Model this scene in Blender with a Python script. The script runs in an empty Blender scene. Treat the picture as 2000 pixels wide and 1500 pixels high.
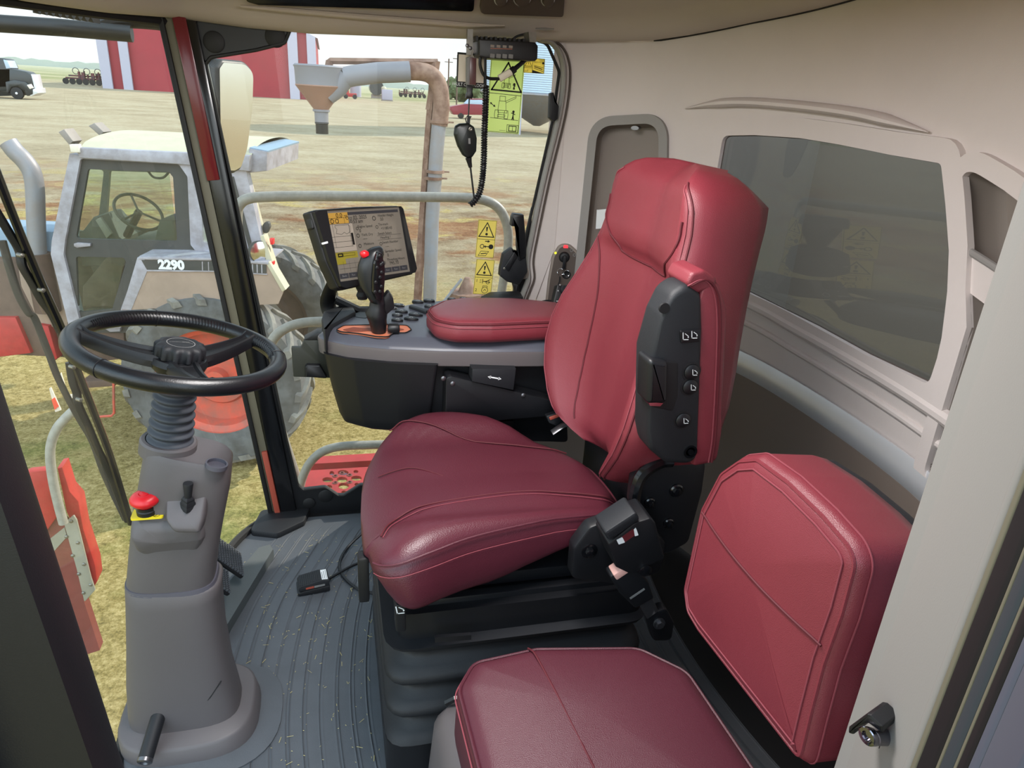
import bpy, bmesh, math, random
from mathutils import Vector as V, Matrix as MX, geometry
from math import sin, cos, pi, radians as RAD
random.seed(7)
SC = bpy.context.scene
COL = SC.collection
# ------------------------------------------------------------------ camera
F = 1386.0                      # focal length in pixels of the 2000 x 1500 frame
YAW, TH, RO, CAMZ = RAD(15.0), RAD(22.4), RAD(3.64), 1.35
_f = V((sin(YAW)*cos(TH), cos(YAW)*cos(TH), -sin(TH)))
_r = V((cos(YAW), -sin(YAW), 0)); _u = _r.cross(_f)
CR = cos(RO)*_r + sin(RO)*_u; CU = -sin(RO)*_r + cos(RO)*_u
CP = V((0, 0, CAMZ))
cd = bpy.data.cameras.new('camera'); cam = bpy.data.objects.new('camera', cd); COL.objects.link(cam)
cd.sensor_fit = 'HORIZONTAL'; cd.sensor_width = 36; cd.lens = F*36/2000
cd.clip_start = 0.02; cd.clip_end = 3000
cam.matrix_world = MX(((CR.x, CU.x, -_f.x, 0), (CR.y, CU.y, -_f.y, 0), (CR.z, CU.z, -_f.z, CAMZ), (0, 0, 0, 1)))
SC.camera = cam

def ray(px, py): return ((px-1000)*CR + (750-py)*CU + F*_f)/F
def at(px, py, x=None, y=None, z=None, d=None, pl=None):
    """point of the place seen at a pixel, on a known plane"""
    v = ray(px, py)
    if x is not None: t = (x-CP.x)/v.x
    elif y is not None: t = (y-CP.y)/v.y
    elif z is not None: t = (z-CP.z)/v.z
    elif pl is not None: t = (pl[0]-CP).dot(pl[1])/v.dot(pl[1])
    else: t = d
    return CP + t*v

# ------------------------------------------------------------------ materials
def lin(c): c /= 255.0; return c/12.92 if c <= .04045 else ((c+.055)/1.055)**2.4
def rgb(*c): return (lin(c[0]), lin(c[1]), lin(c[2]), 1)
MATS = {}
def mat(name, col, rough=.5, metal=0.0, bump=0.0, bs=300.0, var=0.0, vs=6.0, col2=None, spec=.5, coat=0.0, emit=0.0, btype='noise', wear=0.0):
    m = bpy.data.materials.new(name); m.use_nodes = True; nt = m.node_tree; N, L = nt.nodes, nt.links
    b = N['Principled BSDF']; c = rgb(*col)
    b.inputs['Base Color'].default_value = c; b.inputs['Roughness'].default_value = rough; b.inputs['Metallic'].default_value = metal
    b.inputs['Specular IOR Level'].default_value = spec; b.inputs['Coat Weight'].default_value = coat
    if emit: b.inputs['Emission Color'].default_value = c; b.inputs['Emission Strength'].default_value = emit
    tc = N.new('ShaderNodeTexCoord')
    if var or col2:
        n = N.new('ShaderNodeTexNoise'); n.inputs['Scale'].default_value = vs; n.inputs['Detail'].default_value = 6; n.inputs['Roughness'].default_value = .62
        L.new(tc.outputs['Object'], n.inputs['Vector'])
        r = N.new('ShaderNodeValToRGB'); e = r.color_ramp.elements
        c2 = rgb(*col2) if col2 else tuple(x*(1-var) for x in c[:3])+(1,)
        e[0].position = .36; e[0].color = c2; e[1].position = .62; e[1].color = c
        L.new(n.outputs['Fac'], r.inputs['Fac']); L.new(r.outputs['Color'], b.inputs['Base Color'])
    if bump:
        if btype == 'noise':
            n2 = N.new('ShaderNodeTexNoise'); n2.inputs['Detail'].default_value = 3; out = n2.outputs['Fac']
        else:
            n2 = N.new('ShaderNodeTexVoronoi'); out = n2.outputs['Distance']
        n2.inputs['Scale'].default_value = bs; L.new(tc.outputs['Object'], n2.inputs['Vector'])
        bp = N.new('ShaderNodeBump'); bp.inputs['Strength'].default_value = bump; bp.inputs['Distance'].default_value = .002
        L.new(out, bp.inputs['Height']); L.new(bp.outputs['Normal'], b.inputs['Normal'])
    MATS[name] = m
    return m
def glass(name, tint=(1, 1, 1), dust=.05, dustcol=(200, 190, 170), refl=1.0, ds=900.0, rough=0.0):
    """thin pane: clear transmission, mirror reflection by angle and a film of dust specks"""
    m = bpy.data.materials.new(name); m.use_nodes = True; nt = m.node_tree; N, L = nt.nodes, nt.links
    N.remove(N['Principled BSDF']); o = N['Material Output']
    t = N.new('ShaderNodeBsdfTransparent'); t.inputs['Color'].default_value = (*tint, 1)
    g = N.new('ShaderNodeBsdfGlossy'); g.inputs['Roughness'].default_value = rough; g.inputs['Color'].default_value = (refl, refl, refl, 1)
    fr = N.new('ShaderNodeFresnel'); fr.inputs['IOR'].default_value = 1.45
    # same reflectance from either face
    geo = N.new('ShaderNodeNewGeometry'); 
    inv = N.new('ShaderNodeMix'); inv.data_type = 'FLOAT'; inv.inputs[2].default_value = 1.45; inv.inputs[3].default_value = 1/1.45
    L.new(geo.outputs['Backfacing'], inv.inputs[0]); L.new(inv.outputs[0], fr.inputs['IOR'])
    mx = N.new('ShaderNodeMixShader'); L.new(fr.outputs[0], mx.inputs[0]); L.new(t.outputs[0], mx.inputs[1]); L.new(g.outputs[0], mx.inputs[2])
    last = mx
    if dust:
        d = N.new('ShaderNodeBsdfDiffuse'); d.inputs['Color'].default_value = rgb(*dustcol)
        tl = N.new('ShaderNodeBsdfTranslucent'); tl.inputs['Color'].default_value = rgb(*dustcol)
        dm = N.new('ShaderNodeMixShader'); dm.inputs[0].default_value = .55; L.new(d.outputs[0], dm.inputs[1]); L.new(tl.outputs[0], dm.inputs[2])
        tc = N.new('ShaderNodeTexCoord')
        n = N.new('ShaderNodeTexNoise'); n.inputs['Scale'].default_value = 5; n.inputs['Detail'].default_value = 5
        n2 = N.new('ShaderNodeTexNoise'); n2.inputs['Scale'].default_value = ds; n2.inputs['Detail'].default_value = 2
        L.new(tc.outputs['Object'], n.inputs['Vector']); L.new(tc.outputs['Object'], n2.inputs['Vector'])
        r2 = N.new('ShaderNodeMapRange'); r2.inputs[1].default_value = .66; r2.inputs[2].default_value = .78; r2.inputs[4].default_value = min(1, dust*7)
        L.new(n2.outputs['Fac'], r2.inputs[0])
        r1 = N.new('ShaderNodeMapRange'); r1.inputs[1].default_value = .3; r1.inputs[2].default_value = .75; r1.inputs[3].default_value = dust*.35; r1.inputs[4].default_value = dust*1.5
        L.new(n.outputs['Fac'], r1.inputs[0])
        ad = N.new('ShaderNodeMath'); ad.operation = 'ADD'; ad.use_clamp = True; L.new(r1.outputs[0], ad.inputs[0]); L.new(r2.outputs[0], ad.inputs[1])
        m2 = N.new('ShaderNodeMixShader'); L.new(ad.outputs[0], m2.inputs[0]); L.new(mx.outputs[0], m2.inputs[1]); L.new(dm.outputs[0], m2.inputs[2]); last = m2
    L.new(last.outputs[0], o.inputs['Surface'])
    MATS[name] = m
    return m

# ------------------------------------------------------------------ shapes
def cr(pts, n=8, closed=False):
    """Catmull-Rom through points"""
    P = [V(p) for p in pts]; out = []; k = len(P)
    for i in range(k if closed else k-1):
        if closed: a, b, c, d = P[i-1], P[i], P[(i+1) % k], P[(i+2) % k]
        else:
            b, c = P[i], P[i+1]; a = P[i-1] if i else b*2-c; d = P[i+2] if i+2 < k else c*2-b
        for j in range(n):
            t = j/n; out.append(.5*((2*b)+(c-a)*t+(2*a-5*b+4*c-d)*t*t+(3*b-a-3*c+d)*t**3))
    if not closed: out.append(P[-1])
    return out
def lerp(a, b, t): return a+(b-a)*t
def interp(tab, x):
    """piecewise linear table [(x, y...)]"""
    if x <= tab[0][0]: return tab[0][1:]
    for p, q in zip(tab, tab[1:]):
        if x <= q[0]:
            t = (x-p[0])/(q[0]-p[0]); t = t
            return tuple(lerp(a, b, t) for a, b in zip(p[1:], q[1:]))
    return tab[-1][1:]
def area2(p): return sum(p[i-1][0]*p[i][1]-p[i][0]*p[i-1][1] for i in range(len(p)))*.5
def rpoly(pts, r, n=5):
    """polygon with rounded corners; r one number or one per corner"""
    P = [V((p[0], p[1])) for p in pts]; k = len(P); out = []
    for i in range(k):
        ri = r[i] if isinstance(r, (list, tuple)) else r
        a, b, c = P[i-1], P[i], P[(i+1) % k]; u, w = a-b, c-b
        lu, lw = u.length, w.length
        if ri <= 0 or lu < 1e-9 or lw < 1e-9: out.append(b); continue
        u /= lu; w /= lw; ang = math.acos(max(-1, min(1, u.dot(w))))
        if ang > 3.1: out.append(b); continue
        tl = min(ri/math.tan(ang/2), lu*.49, lw*.49)
        p, q = b+u*tl, b+w*tl
        for j in range(n+1):
            t = j/n; out.append((1-t)**2*p+2*t*(1-t)*b+t*t*q)
    return out
def offset(poly, d):
    """inset (d>0) a closed 2D polygon along its normals"""
    P = [V((p[0], p[1])) for p in poly]; s = 1 if area2(P) > 0 else -1; k = len(P); out = []
    for i in range(k):
        a, b, c = P[i-1], P[i], P[(i+1) % k]
        e1, e2 = (b-a), (c-b)
        if e1.length < 1e-9: e1 = e2
        if e2.length < 1e-9: e2 = e1
        n1 = V((-e1.y, e1.x)).normalized()*s; n2 = V((-e2.y, e2.x)).normalized()*s
        n = n1+n2; n = n/max(n.length, 1e-6); q = max(.5, n.dot(n1))
        out.append(b+n*d/q)
    return out
def inside(p, poly):
    c = False; k = len(poly); x, y = p[0], p[1]
    for i in range(k):
        a, b = poly[i-1], poly[i]
        if (a[1] > y) != (b[1] > y) and x < (b[0]-a[0])*(y-a[1])/(b[1]-a[1])+a[0]: c = not c
    return c
class Fr:
    """a frame: origin and two axes; p(u, v, w) is a point"""
    def __init__(s, o, ex, ey, ez=None):
        s.o = V(o); s.x = V(ex).normalized(); y = V(ey); y = (y-s.x*y.dot(s.x)).normalized(); s.y = y
        s.z = s.x.cross(s.y) if ez is None else V(ez).normalized()
    def p(s, u, v=0, w=0): return s.o+s.x*u+s.y*v+s.z*w
    def hit(s, px, py, w=0):
        """pixel to this frame's (u, v) at height w"""
        q = at(px, py, pl=(s.o+s.z*w, s.z))-s.o
        return V((q.dot(s.x), q.dot(s.y)))
    def sub(s, u, v, w=0, rot=0):
        return Fr(s.p(u, v, w), s.x*cos(rot)+s.y*sin(rot), -s.x*sin(rot)+s.y*cos(rot), s.z)
WF = Fr((0, 0, 0), (1, 0, 0), (0, 1, 0))
class MB:
    def __init__(s): s.v = []; s.f = []; s.mi = []; s.cur = 0
    def add(s, vs, fs):
        o = len(s.v); s.v += [V(v) for v in vs]; s.f += [tuple(i+o for i in f) for f in fs]; s.mi += [s.cur]*len(fs); return s
    def box(s, c, size, fr=WF, bev=0.0, seg=2):
        """box centred at c in frame fr"""
        bm = bmesh.new(); bmesh.ops.create_cube(bm, size=1)
        for v in bm.verts: v.co = V((v.co.x*size[0], v.co.y*size[1], v.co.z*size[2]))
        if bev: bmesh.ops.bevel(bm, geom=bm.edges[:], offset=min(bev, min(size)*.49), segments=seg, affect='EDGES', profile=.6)
        bm.verts.index_update()
        s.add([fr.p(v.co.x+c[0], v.co.y+c[1], v.co.z+c[2]) for v in bm.verts], [[v.index for v in f.verts] for f in bm.faces]); bm.free(); return s
    def rings(s, R, closed=True, cap=(True, True)):
        n = len(R[0]); fs = []; vs = [p for r in R for p in r]
        for i in range(len(R)-1):
            for j in range(n if closed else n-1):
                a, b = i*n+j, i*n+(j+1) % n; fs.append((a, b, b+n, a+n))
        if cap[0] and closed: fs.append(tuple(range(n))[::-1])
        if cap[1] and closed: fs.append(tuple(range((len(R)-1)*n, len(R)*n)))
        return s.add(vs, fs)
    def tube(s, pts, r, n=10, closed=False, cap=True, flat=None):
        P = [V(p) for p in pts]; k = len(P); R = []
        up = None
        for i in range(k):
            if closed: t = P[(i+1) % k]-P[i-1]
            else: t = P[min(i+1, k-1)]-P[max(i-1, 0)]
            t = t.normalized() if t.length > 1e-9 else V((0, 0, 1))
            if up is None:
                up = V((0, 0, 1)) if abs(t.z) < .9 else V((1, 0, 0))
            e1 = (up-t*up.dot(t)).normalized(); e2 = t.cross(e1); up = e1
            ri = r[i] if isinstance(r, (list, tuple)) else r
            ra, rb = (ri, ri) if flat is None else (ri*flat[0], ri*flat[1])
            R.append([P[i]+e1*cos(2*pi*j/n)*ra+e2*sin(2*pi*j/n)*rb for j in range(n)])
        if closed: R.append(R[0]); return s.rings(R, cap=(False, False))
        return s.rings(R, cap=(cap, cap))
    def lathe(s, prof, fr=WF, n=24, cap=(True, True)):
        """profile of (radius, height) about the frame's z axis"""
        return s.rings([[fr.p(r*cos(2*pi*j/n), r*sin(2*pi*j/n), h) for j in range(n)] for r, h in prof], cap=cap)
    def prism(s, poly, fr=WF, w0=0.0, w1=.01, bev=0.0, seg=2, cv=False):
        P = [V((p[0], p[1])) for p in poly]
        if area2(P) < 0: P = P[::-1]
        if bev:
            lv = []
            for j in range(seg+1):
                a = pi/2*j/seg; lv.append((bev*(1-sin(a)), w0+bev*(1-cos(a))))
            for j in range(seg+1):
                a = pi/2*j/seg; lv.append((bev*(1-cos(a)), w1-bev*(1-sin(a))))
        else: lv = [(0, w0), (0, w1)]
        c = sum(P, V((0, 0)))/len(P)
        def ins(i):
            if i < 1e-7: return P
            return [q+(c-q).normalized()*i for q in P] if cv else offset(P, i)
        R = [[fr.p(q.x, q.y, w) for q in ins(i)] for i, w in lv]
        return s.rings(R)
    def flat(s, poly, fr=WF, w=0.0):
        P = [V((p[0], p[1])) for p in poly]
        if area2(P) < 0: P = P[::-1]
        return s.add([fr.p(q.x, q.y, w) for q in P], [tuple(range(len(P)))])
    def line(s, pts, wd, fr=WF, w=0.0, closed=False):
        """flat stroke of given width in the frame's plane"""
        P = [V((p[0], p[1])) for p in pts]; k = len(P)
        for i in range(k if closed else k-1):
            a, b = P[i], P[(i+1) % k]; d = b-a
            if d.length < 1e-9: continue
            d.normalize(); n = V((-d.y, d.x))*wd/2; e = d*wd*.5
            s.flat([a-n-e, b-n+e, b+n+e, a+n-e], fr, w)
        return s
    def disc(s, c, r, fr=WF, w=0.0, n=20, ri=0.0):
        if ri:
            R = [[fr.p(c[0]+q*cos(2*pi*j/n), c[1]+q*sin(2*pi*j/n), w) for j in range(n)] for q in (ri, r)]
            return s.rings(R, cap=(False, False))
        return s.flat([(c[0]+r*cos(2*pi*j/n), c[1]+r*sin(2*pi*j/n)) for j in range(n)], fr, w)
    def grid(s, f, nu, nv):
        vs = [f(i/nu, j/nv) for j in range(nv+1) for i in range(nu+1)]; m = nu+1
        return s.add(vs, [(j*m+i, j*m+i+1, (j+1)*m+i+1, (j+1)*m+i) for j in range(nv) for i in range(nu)])
    def sheet(s, outer, holes, S, step, thick=0.0, back=None):
        """triangulated sheet with holes mapped by S(u, v[, w]); thick adds a second skin and rims"""
        outer = [V((p[0], p[1])) for p in outer]; holes = [[V((p[0], p[1])) for p in h] for h in holes]
        def dens(pl):
            o = []
            for i in range(len(pl)):
                a, b = pl[i], pl[(i+1) % len(pl)]; m = max(1, int((b-a).length/step))
                o += [a+(b-a)*j/m for j in range(m)]
            return o
        loops = [dens(outer)]+[dens(h) for h in holes]
        pts, ed = [], []
        for l in loops:
            o = len(pts); pts += l; ed += [(o+i, o+(i+1) % len(l)) for i in range(len(l))]
        x0, x1 = min(p.x for p in outer), max(p.x for p in outer); y0, y1 = min(p.y for p in outer), max(p.y for p in outer)
        nx, ny = int((x1-x0)/step)+1, int((y1-y0)/step)+1
        for i in range(nx+1):
            for j in range(ny+1):
                q = V((x0+(i+.5*(j % 2))*step, y0+j*step))
                if inside(q, outer) and not any(inside(q, h) for h in holes) and min((q-e).length for l in loops for e in l) > step*.45: pts.append(q)
        vo, eo, fo = geometry.delaunay_2d_cdt(pts, ed, [], 0, 1e-6)[:3]
        keep = []
        for f in fo:
            c = V((0, 0))
            for i in f: c += vo[i]
            c /= len(f)
            if inside(c, outer) and not any(inside(c, h) for h in holes): keep.append(tuple(f))
        if not thick: return s.add([S(p.x, p.y, 0) for p in vo], keep)
        n = len(vo); vs = [S(p.x, p.y, 0) for p in vo]+[S(p.x, p.y, thick) for p in vo]
        fs = keep+[tuple(i+n for i in f[::-1]) for f in keep]
        cnt = {}
        for f in keep:
            for i in range(len(f)):
                a, b = f[i], f[(i+1) % len(f)]; cnt[(a, b)] = 1
        fs += [(b, a, a+n, b+n) for (a, b) in cnt if (b, a) not in cnt]
        return s.add(vs, fs)
    def text(s, txt, fr, size, w=0.0005, align='CENTER', bold=0.0, sx=1.0):
        c = bpy.data.curves.new('t', 'FONT'); c.body = txt; c.size = size; c.align_x = align; c.align_y = 'CENTER'; c.resolution_u = 3; c.offset = bold
        o = bpy.data.objects.new('t', c); me = o.to_mesh()
        s.add([fr.p(v.co.x*sx, v.co.y, w) for v in me.vertices], [tuple(p.vertices) for p in me.polygons])
        o.to_mesh_clear(); bpy.data.objects.remove(o); bpy.data.curves.remove(c); return s
    def pillow(s, outline, S, prof, crown=0.0, rings=6, cy=0.0, bottom=True):
        """soft pad: S(u, v, w) maps plan and height; prof lists (inset, height) from the foot up; the top domes by crown"""
        P = [V((p[0], p[1])) for p in outline]
        if area2(P) < 0: P = P[::-1]
        R = []
        for i, h in prof: R.append([(q.x, q.y, h) for q in (offset(P, i) if abs(i) > 1e-7 else P)])
        top = [V((q[0], q[1])) for q in R[-1]]; c = sum(top, V((0, 0)))/len(top); h = R[-1][0][2]
        for k in range(1, rings+1):
            t = k/rings*.985
            R.append([((q+(c-q)*t).x, (q+(c-q)*t).y, h+crown*(1-(1-t)**2)) for q in top])
        return s.rings([[S(*q) for q in r] for r in R], cap=(bottom, True))

def wloc(o):
    p = V((0, 0, 0))
    while o is not None: p += o.location; o = o.parent
    return p
def build(name, mb, m, parent=None, smooth=35, loc=None):
    me = bpy.data.meshes.new(name)
    base = wloc(parent)
    if loc is not None: base = V(loc)
    me.from_pydata([v-base for v in mb.v], [], mb.f)
    ms = m if isinstance(m, (list, tuple)) else [m]
    for q in ms: me.materials.append(MATS[q] if isinstance(q, str) else q)
    if len(ms) > 1: me.polygons.foreach_set('material_index', mb.mi)
    bm = bmesh.new(); bm.from_mesh(me); bmesh.ops.remove_doubles(bm, verts=bm.verts, dist=1e-6); bmesh.ops.recalc_face_normals(bm, faces=bm.faces); bm.to_mesh(me); bm.free()
    if smooth:
        me.polygons.foreach_set('use_smooth', [True]*len(me.polygons)); me.set_sharp_from_angle(angle=RAD(smooth))
    o = bpy.data.objects.new(name, me); COL.objects.link(o)
    if parent is not None:
        o.parent = parent
        if loc is not None: o.location = V(loc)-wloc(parent)
    elif loc is not None: o.location = loc
    return o
def tag(o, label=None, cat=None, group=None, kind=None):
    if label: o['label'] = label
    if cat: o['category'] = cat
    if group: o['group'] = group
    if kind: o['kind'] = kind
    return o
def thing(name, loc, label, cat, group=None):
    o = bpy.data.objects.new(name, None); o.empty_display_size = .05; COL.objects.link(o); o.location = loc
    return tag(o, label, cat, group)
def solo(name, mb, m, label, cat, group=None, smooth=35, kind=None, loc=None):
    if loc is None and mb.v:
        lo = V((min(v.x for v in mb.v), min(v.y for v in mb.v), min(v.z for v in mb.v))); hi = V((max(v.x for v in mb.v), max(v.y for v in mb.v), max(v.z for v in mb.v)))
        loc = ((lo.x+hi.x)/2, (lo.y+hi.y)/2, lo.z)
    return tag(build(name, mb, m, None, smooth, loc), label, cat, group, kind)
def struct(name, mb, m, smooth=35, parent=None):
    o = build(name, mb, m, parent, smooth)
    if parent is None: o['kind'] = 'structure'
    return o
def copy_tree(o, parent=None):
    c = o.copy(); COL.objects.link(c)
    if parent: c.parent = parent
    for ch in [q for q in bpy.data.objects if q.parent == o]: copy_tree(ch, c)
    return c
# ------------------------------------------------------------------ the materials of the place
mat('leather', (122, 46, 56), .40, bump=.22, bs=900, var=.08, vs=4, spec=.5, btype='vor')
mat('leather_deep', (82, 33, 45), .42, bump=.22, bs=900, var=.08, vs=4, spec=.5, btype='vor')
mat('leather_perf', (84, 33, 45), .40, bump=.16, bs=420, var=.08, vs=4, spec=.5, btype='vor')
mat('stitch', (112, 26, 38), .7)
mat('thread', (130, 56, 66), .7)
mat('seam', (84, 16, 28), .7)
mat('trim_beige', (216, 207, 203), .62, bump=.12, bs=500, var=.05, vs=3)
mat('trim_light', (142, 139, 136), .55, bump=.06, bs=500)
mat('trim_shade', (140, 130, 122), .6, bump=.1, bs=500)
mat('trim_dark', (84, 74, 68), .6, bump=.12, bs=400)
mat('kick', (124, 112, 104), .55, bump=.1, bs=400, spec=.4)
mat('headliner', (188, 177, 168), .75, bump=.15, bs=700, var=.05, vs=4)
mat('console_grey', (92, 86, 87), .45, bump=.06, bs=900)
mat('deck_grey', (78, 80, 90), .38, bump=.05, bs=900)
mat('column_grey', (92, 87, 89), .5, bump=.1, bs=700, var=.04, vs=5)
mat('column_dark', (84, 82, 92), .5)
mat('black', (17, 18, 22), .45, bump=.08, bs=900)
mat('black_soft', (23, 25, 30), .6, bump=.2, bs=700)
mat('black_gloss', (14, 15, 18), .16, spec=.6)
mat('gasket', (16, 16, 19), .6)
mat('rubber', (80, 84, 90), .66, bump=.2, bs=300, var=.12, vs=9)
mat('bellows', (60, 64, 72), .6, bump=.1, bs=500)
mat('silver', (222, 225, 230), .34, metal=.45, var=.05, vs=8)
mat('chrome', (220, 220, 224), .15, metal=1)
mat('zinc', (150, 148, 140), .4, metal=.8, var=.25, vs=30)
mat('steel', (120, 120, 124), .35, metal=.9)
mat('red_button', (214, 26, 38), .35, spec=.6)
mat('orange_red', (160, 72, 56), .5)
mat('orange', (206, 118, 84), .5)
mat('yellow', (238, 214, 40), .45)
mat('lime', (196, 232, 92), .45)
mat('ink', (22, 22, 20), .6)
mat('white_ink', (226, 228, 230), .6)
mat('grey_ink', (120, 120, 120), .6)
mat('card', (226, 216, 200), .5)
mat('screen', (92, 86, 78), .22, emit=.5)
mat('screen_amber', (150, 116, 50), .3, emit=.35)
mat('screen_yellow', (116, 106, 32), .3, emit=.35)
mat('screen_white', (120, 112, 102), .3, emit=.55)
mat('screen_slate', (44, 44, 48), .3, emit=.3)
mat('screen_ink', (16, 15, 15), .4)
mat('led_red', (230, 50, 60), .4, emit=1.0)
mat('lamp_yellow', (220, 220, 60), .4, emit=.6)
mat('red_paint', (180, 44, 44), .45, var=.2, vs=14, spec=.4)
mat('red_paint_dusty_shaded', (128, 62, 56), .6, var=.2, vs=9)  # dusty red, with the shade on the shield's side put into its colour
mat('rail_grey', (158, 156, 148), .45, bump=.1, bs=200, var=.2, vs=40)
mat('plate_grey', (150, 148, 134), .6, var=.1, vs=20)
mat('tractor_white', (166, 163, 172), .5, var=.12, vs=7, col2=(138, 132, 136))
mat('tractor_roof', (190, 182, 156), .6, var=.1, vs=6)
mat('tractor_tan', (160, 138, 122), .7, var=.2, vs=3)
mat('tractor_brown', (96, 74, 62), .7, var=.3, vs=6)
mat('charcoal', (60, 60, 58), .6, var=.15, vs=12)
mat('faded_blue', (130, 152, 172), .6)
mat('tyre', (96, 96, 96), .8, bump=.3, bs=40, var=.25, vs=7, col2=(74, 72, 70))
mat('tyre_tread', (128, 124, 116), .85, bump=.3, bs=40, var=.25, vs=7, col2=(96, 92, 88))
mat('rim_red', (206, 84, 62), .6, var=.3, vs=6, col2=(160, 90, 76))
mat('rusty', (142, 112, 96), .7, var=.2, vs=5, col2=(96, 62, 46))
mat('galv', (140, 142, 150), .5, metal=.3, var=.2, vs=4, col2=(140, 134, 134))
mat('hopper_grey', (126, 124, 130), .55, var=.1, vs=3)
mat('hopper_tan', (150, 110, 90), .6, var=.2, vs=3)
mat('barn_red', (150, 42, 52), .6, var=.1, vs=.4)
mat('barn_white', (168, 164, 178), .6)
mat('truck_dark', (36, 40, 42), .3, spec=.6)
mat('pickup_red', (130, 36, 48), .3, spec=.6)
mat('bin_steel', (176, 192, 210), .5, metal=.2)
mat('implement', (110, 56, 56), .7, var=.4, vs=2, col2=(66, 62, 66))
mat('bush', (92, 104, 66), .9, var=.4, vs=.8)
mat('tan_plastic', (150, 120, 108), .5)
mat('milky', (222, 214, 196), .45)
mat('fuse_maroon', (84, 52, 52), .3, spec=.6)
mat('pillar_red', (104, 22, 32), .18, spec=.6)
mat('mirror_glass', (235, 235, 225), .03, metal=1.0)
mat('straw', (190, 176, 120), .9)
mat('burlap', (176, 164, 140), .8)
glass('pane', (.975, .98, .97), .035, refl=.25)
glass('windscreen', (.955, .97, .95), .06)
glass('tank_pane', (.72, .75, .73), .0, refl=1.0)
glass('tractor_pane', (.80, .90, .84), .05)
# ------------------------------------------------------------------ the cab shell
GZ = -2.1                        # yard level under the cab floor
YR, YL = 2.13, .46               # right window plane, left door plane
def proj(p):
    q = V(p)-CP; d = q.dot(_f); return 1000+F*q.dot(CR)/d, 750-F*q.dot(CU)/d
# windscreen base and top in plan
WB = cr([(-.21, 2.14), (-.30, 2.03), (-.355, 1.9), (-.44, 1.65), (-.475, 1.3), (-.44, .95), (-.355, .69), (-.30, .57), (-.2, .46)], 8)
WT = cr([(-.37, 2.14), (-.47, 2.05), (-.58, 1.92), (-.74, 1.66), (-.80, 1.3), (-.74, .95), (-.58, .68), (-.47, .56), (-.36, .46)], 8)
def xw(y):
    for a, b in zip(WB, WB[1:]):
        if (a.y-y)*(b.y-y) <= 0: return lerp(a.x, b.x, (y-a.y)/(b.y-a.y)) if a.y != b.y else a.x
    return WB[0].x if y > 1.3 else WB[-1].x
# rear wall in plan, from the right window round to the left door post
WC = cr([(.635, 2.138), (.755, 2.110), (.87, 2.05), (.99, 1.93), (1.075, 1.77), (1.125, 1.58), (1.14, 1.3), (1.125, 1.02), (1.075, .83), (.99, .67), (.87, .55), (.72, .475), (.55, .45)], 8)
WL = [0]
for a, b in zip(WC, WC[1:]): WL.append(WL[-1]+(b-a).length)
def wpt(u, z, w=0.0):
    """rear wall point at arc length u, height z, w towards the cab"""
    u = max(0, min(WL[-1], u)); i = 0
    while i < len(WL)-2 and WL[i+1] < u: i += 1
    t = (u-WL[i])/(WL[i+1]-WL[i]); a, b = WC[i], WC[i+1]
    def nrm(k):
        d = WC[min(k+1, len(WC)-1)]-WC[max(k-1, 0)]; return V((d.y, -d.x)).normalized()
    n = nrm(i)*(1-t)+nrm(i+1)*t; n.normalize()
    if n.dot(V((.3, 1.3))-a.lerp(b, t).to_2d()) < 0: n = -n
    p = a.lerp(b, t); return V((p.x+n.x*w, p.y+n.y*w, z))
def whit(px, py):
    v = ray(px, py); best = None
    for i, (a, b) in enumerate(zip(WC, WC[1:])):
        d = b-a; den = v.x*d.y-v.y*d.x
        if abs(den) < 1e-9: continue
        t = (a.x*d.y-a.y*d.x)/den; s = (a.x*v.y-a.y*v.x)/den
        if t > .3 and -.02 <= s <= 1.02: best = V((WL[i]+s*(WL[i+1]-WL[i]), CAMZ+t*v.z))
    return best
def wh(pts): return [whit(*p) for p in pts]

# floor: rubber mat with lands and grooves that follow the windscreen
NU, NV = 330, 46
def ridge(s):
    t = (s/.0365) % 1.0
    h = .0
    for c in (.12, .30): h += .0028*max(0, 1-abs(t-c)/.055)
    if .12 < t < .30: h += -.0016
    return h
def fpt(a, b):
    y = lerp(.47, 2.10, b); s = a*1.36; x = xw(y)+s
    k = min(1, max(0, (s-.10)/.03))*min(1, max(0, (2.03-y)/.04))
    return V((x, y, ridge(s)*k))
mb = MB(); mb.grid(fpt, NU*2, NV)
struct('floor', mb, 'rubber', smooth=60)
mb = MB(); mb.prism([(p.x-.02, p.y) for p in WB]+[(.55, .45), (1.2, .45), (1.2, 2.15), (.56, 2.15)], WF, -.09, -.006)
struct('trim_1', mb, 'gasket')

# rear wall with its window and two storage niches
win = wh([(1418, 265), (1480, 264), (1570, 270), (1650, 283), (1750, 303), (1850, 320), (1859, 400), (1866, 490), (1863, 570), (1852, 660), (1843, 700), (1826, 752), (1700, 692), (1600, 637), (1458, 567), (1400, 540)])
win[-1].x = win[0].x-.005
win[-1].y = win[-2].y+.01
win = rpoly(win, [.02, 0, 0, 0, 0, .015, 0, 0, 0, 0, 0, .02, 0, 0, 0, .03], 4)
nr = [whit(1168, 246), whit(1290, 240)]
nr = rpoly([V((nr[0].x-.003, .76)), nr[0], nr[1], V((nr[1].x+.075, .76))], [.02, .05, .05, .02], 10)
nlp = wh([(1885, 350), (1893, 332), (1905, 330), (1930, 343), (1975, 372)])
ul = nlp[-1].x+.16
nl = rpoly([whit(1884, 318), nlp[-1]]+[V((ul, nlp[-1].y-.05)), V((ul, .7)), V((whit(1902, 660).x, .70)), whit(1902, 640)], [.05, 0, .04, .03, .03, 0], 10)
def ztop(u):
    p = wpt(u, 0); lo = 1.40
    return interp([(0, 1.487), (.30, 1.505), (.55, 1.545), (.9, 1.585), (1.3, 1.60), (2.2, 1.60), (3, 1.58)], u)[0]
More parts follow.
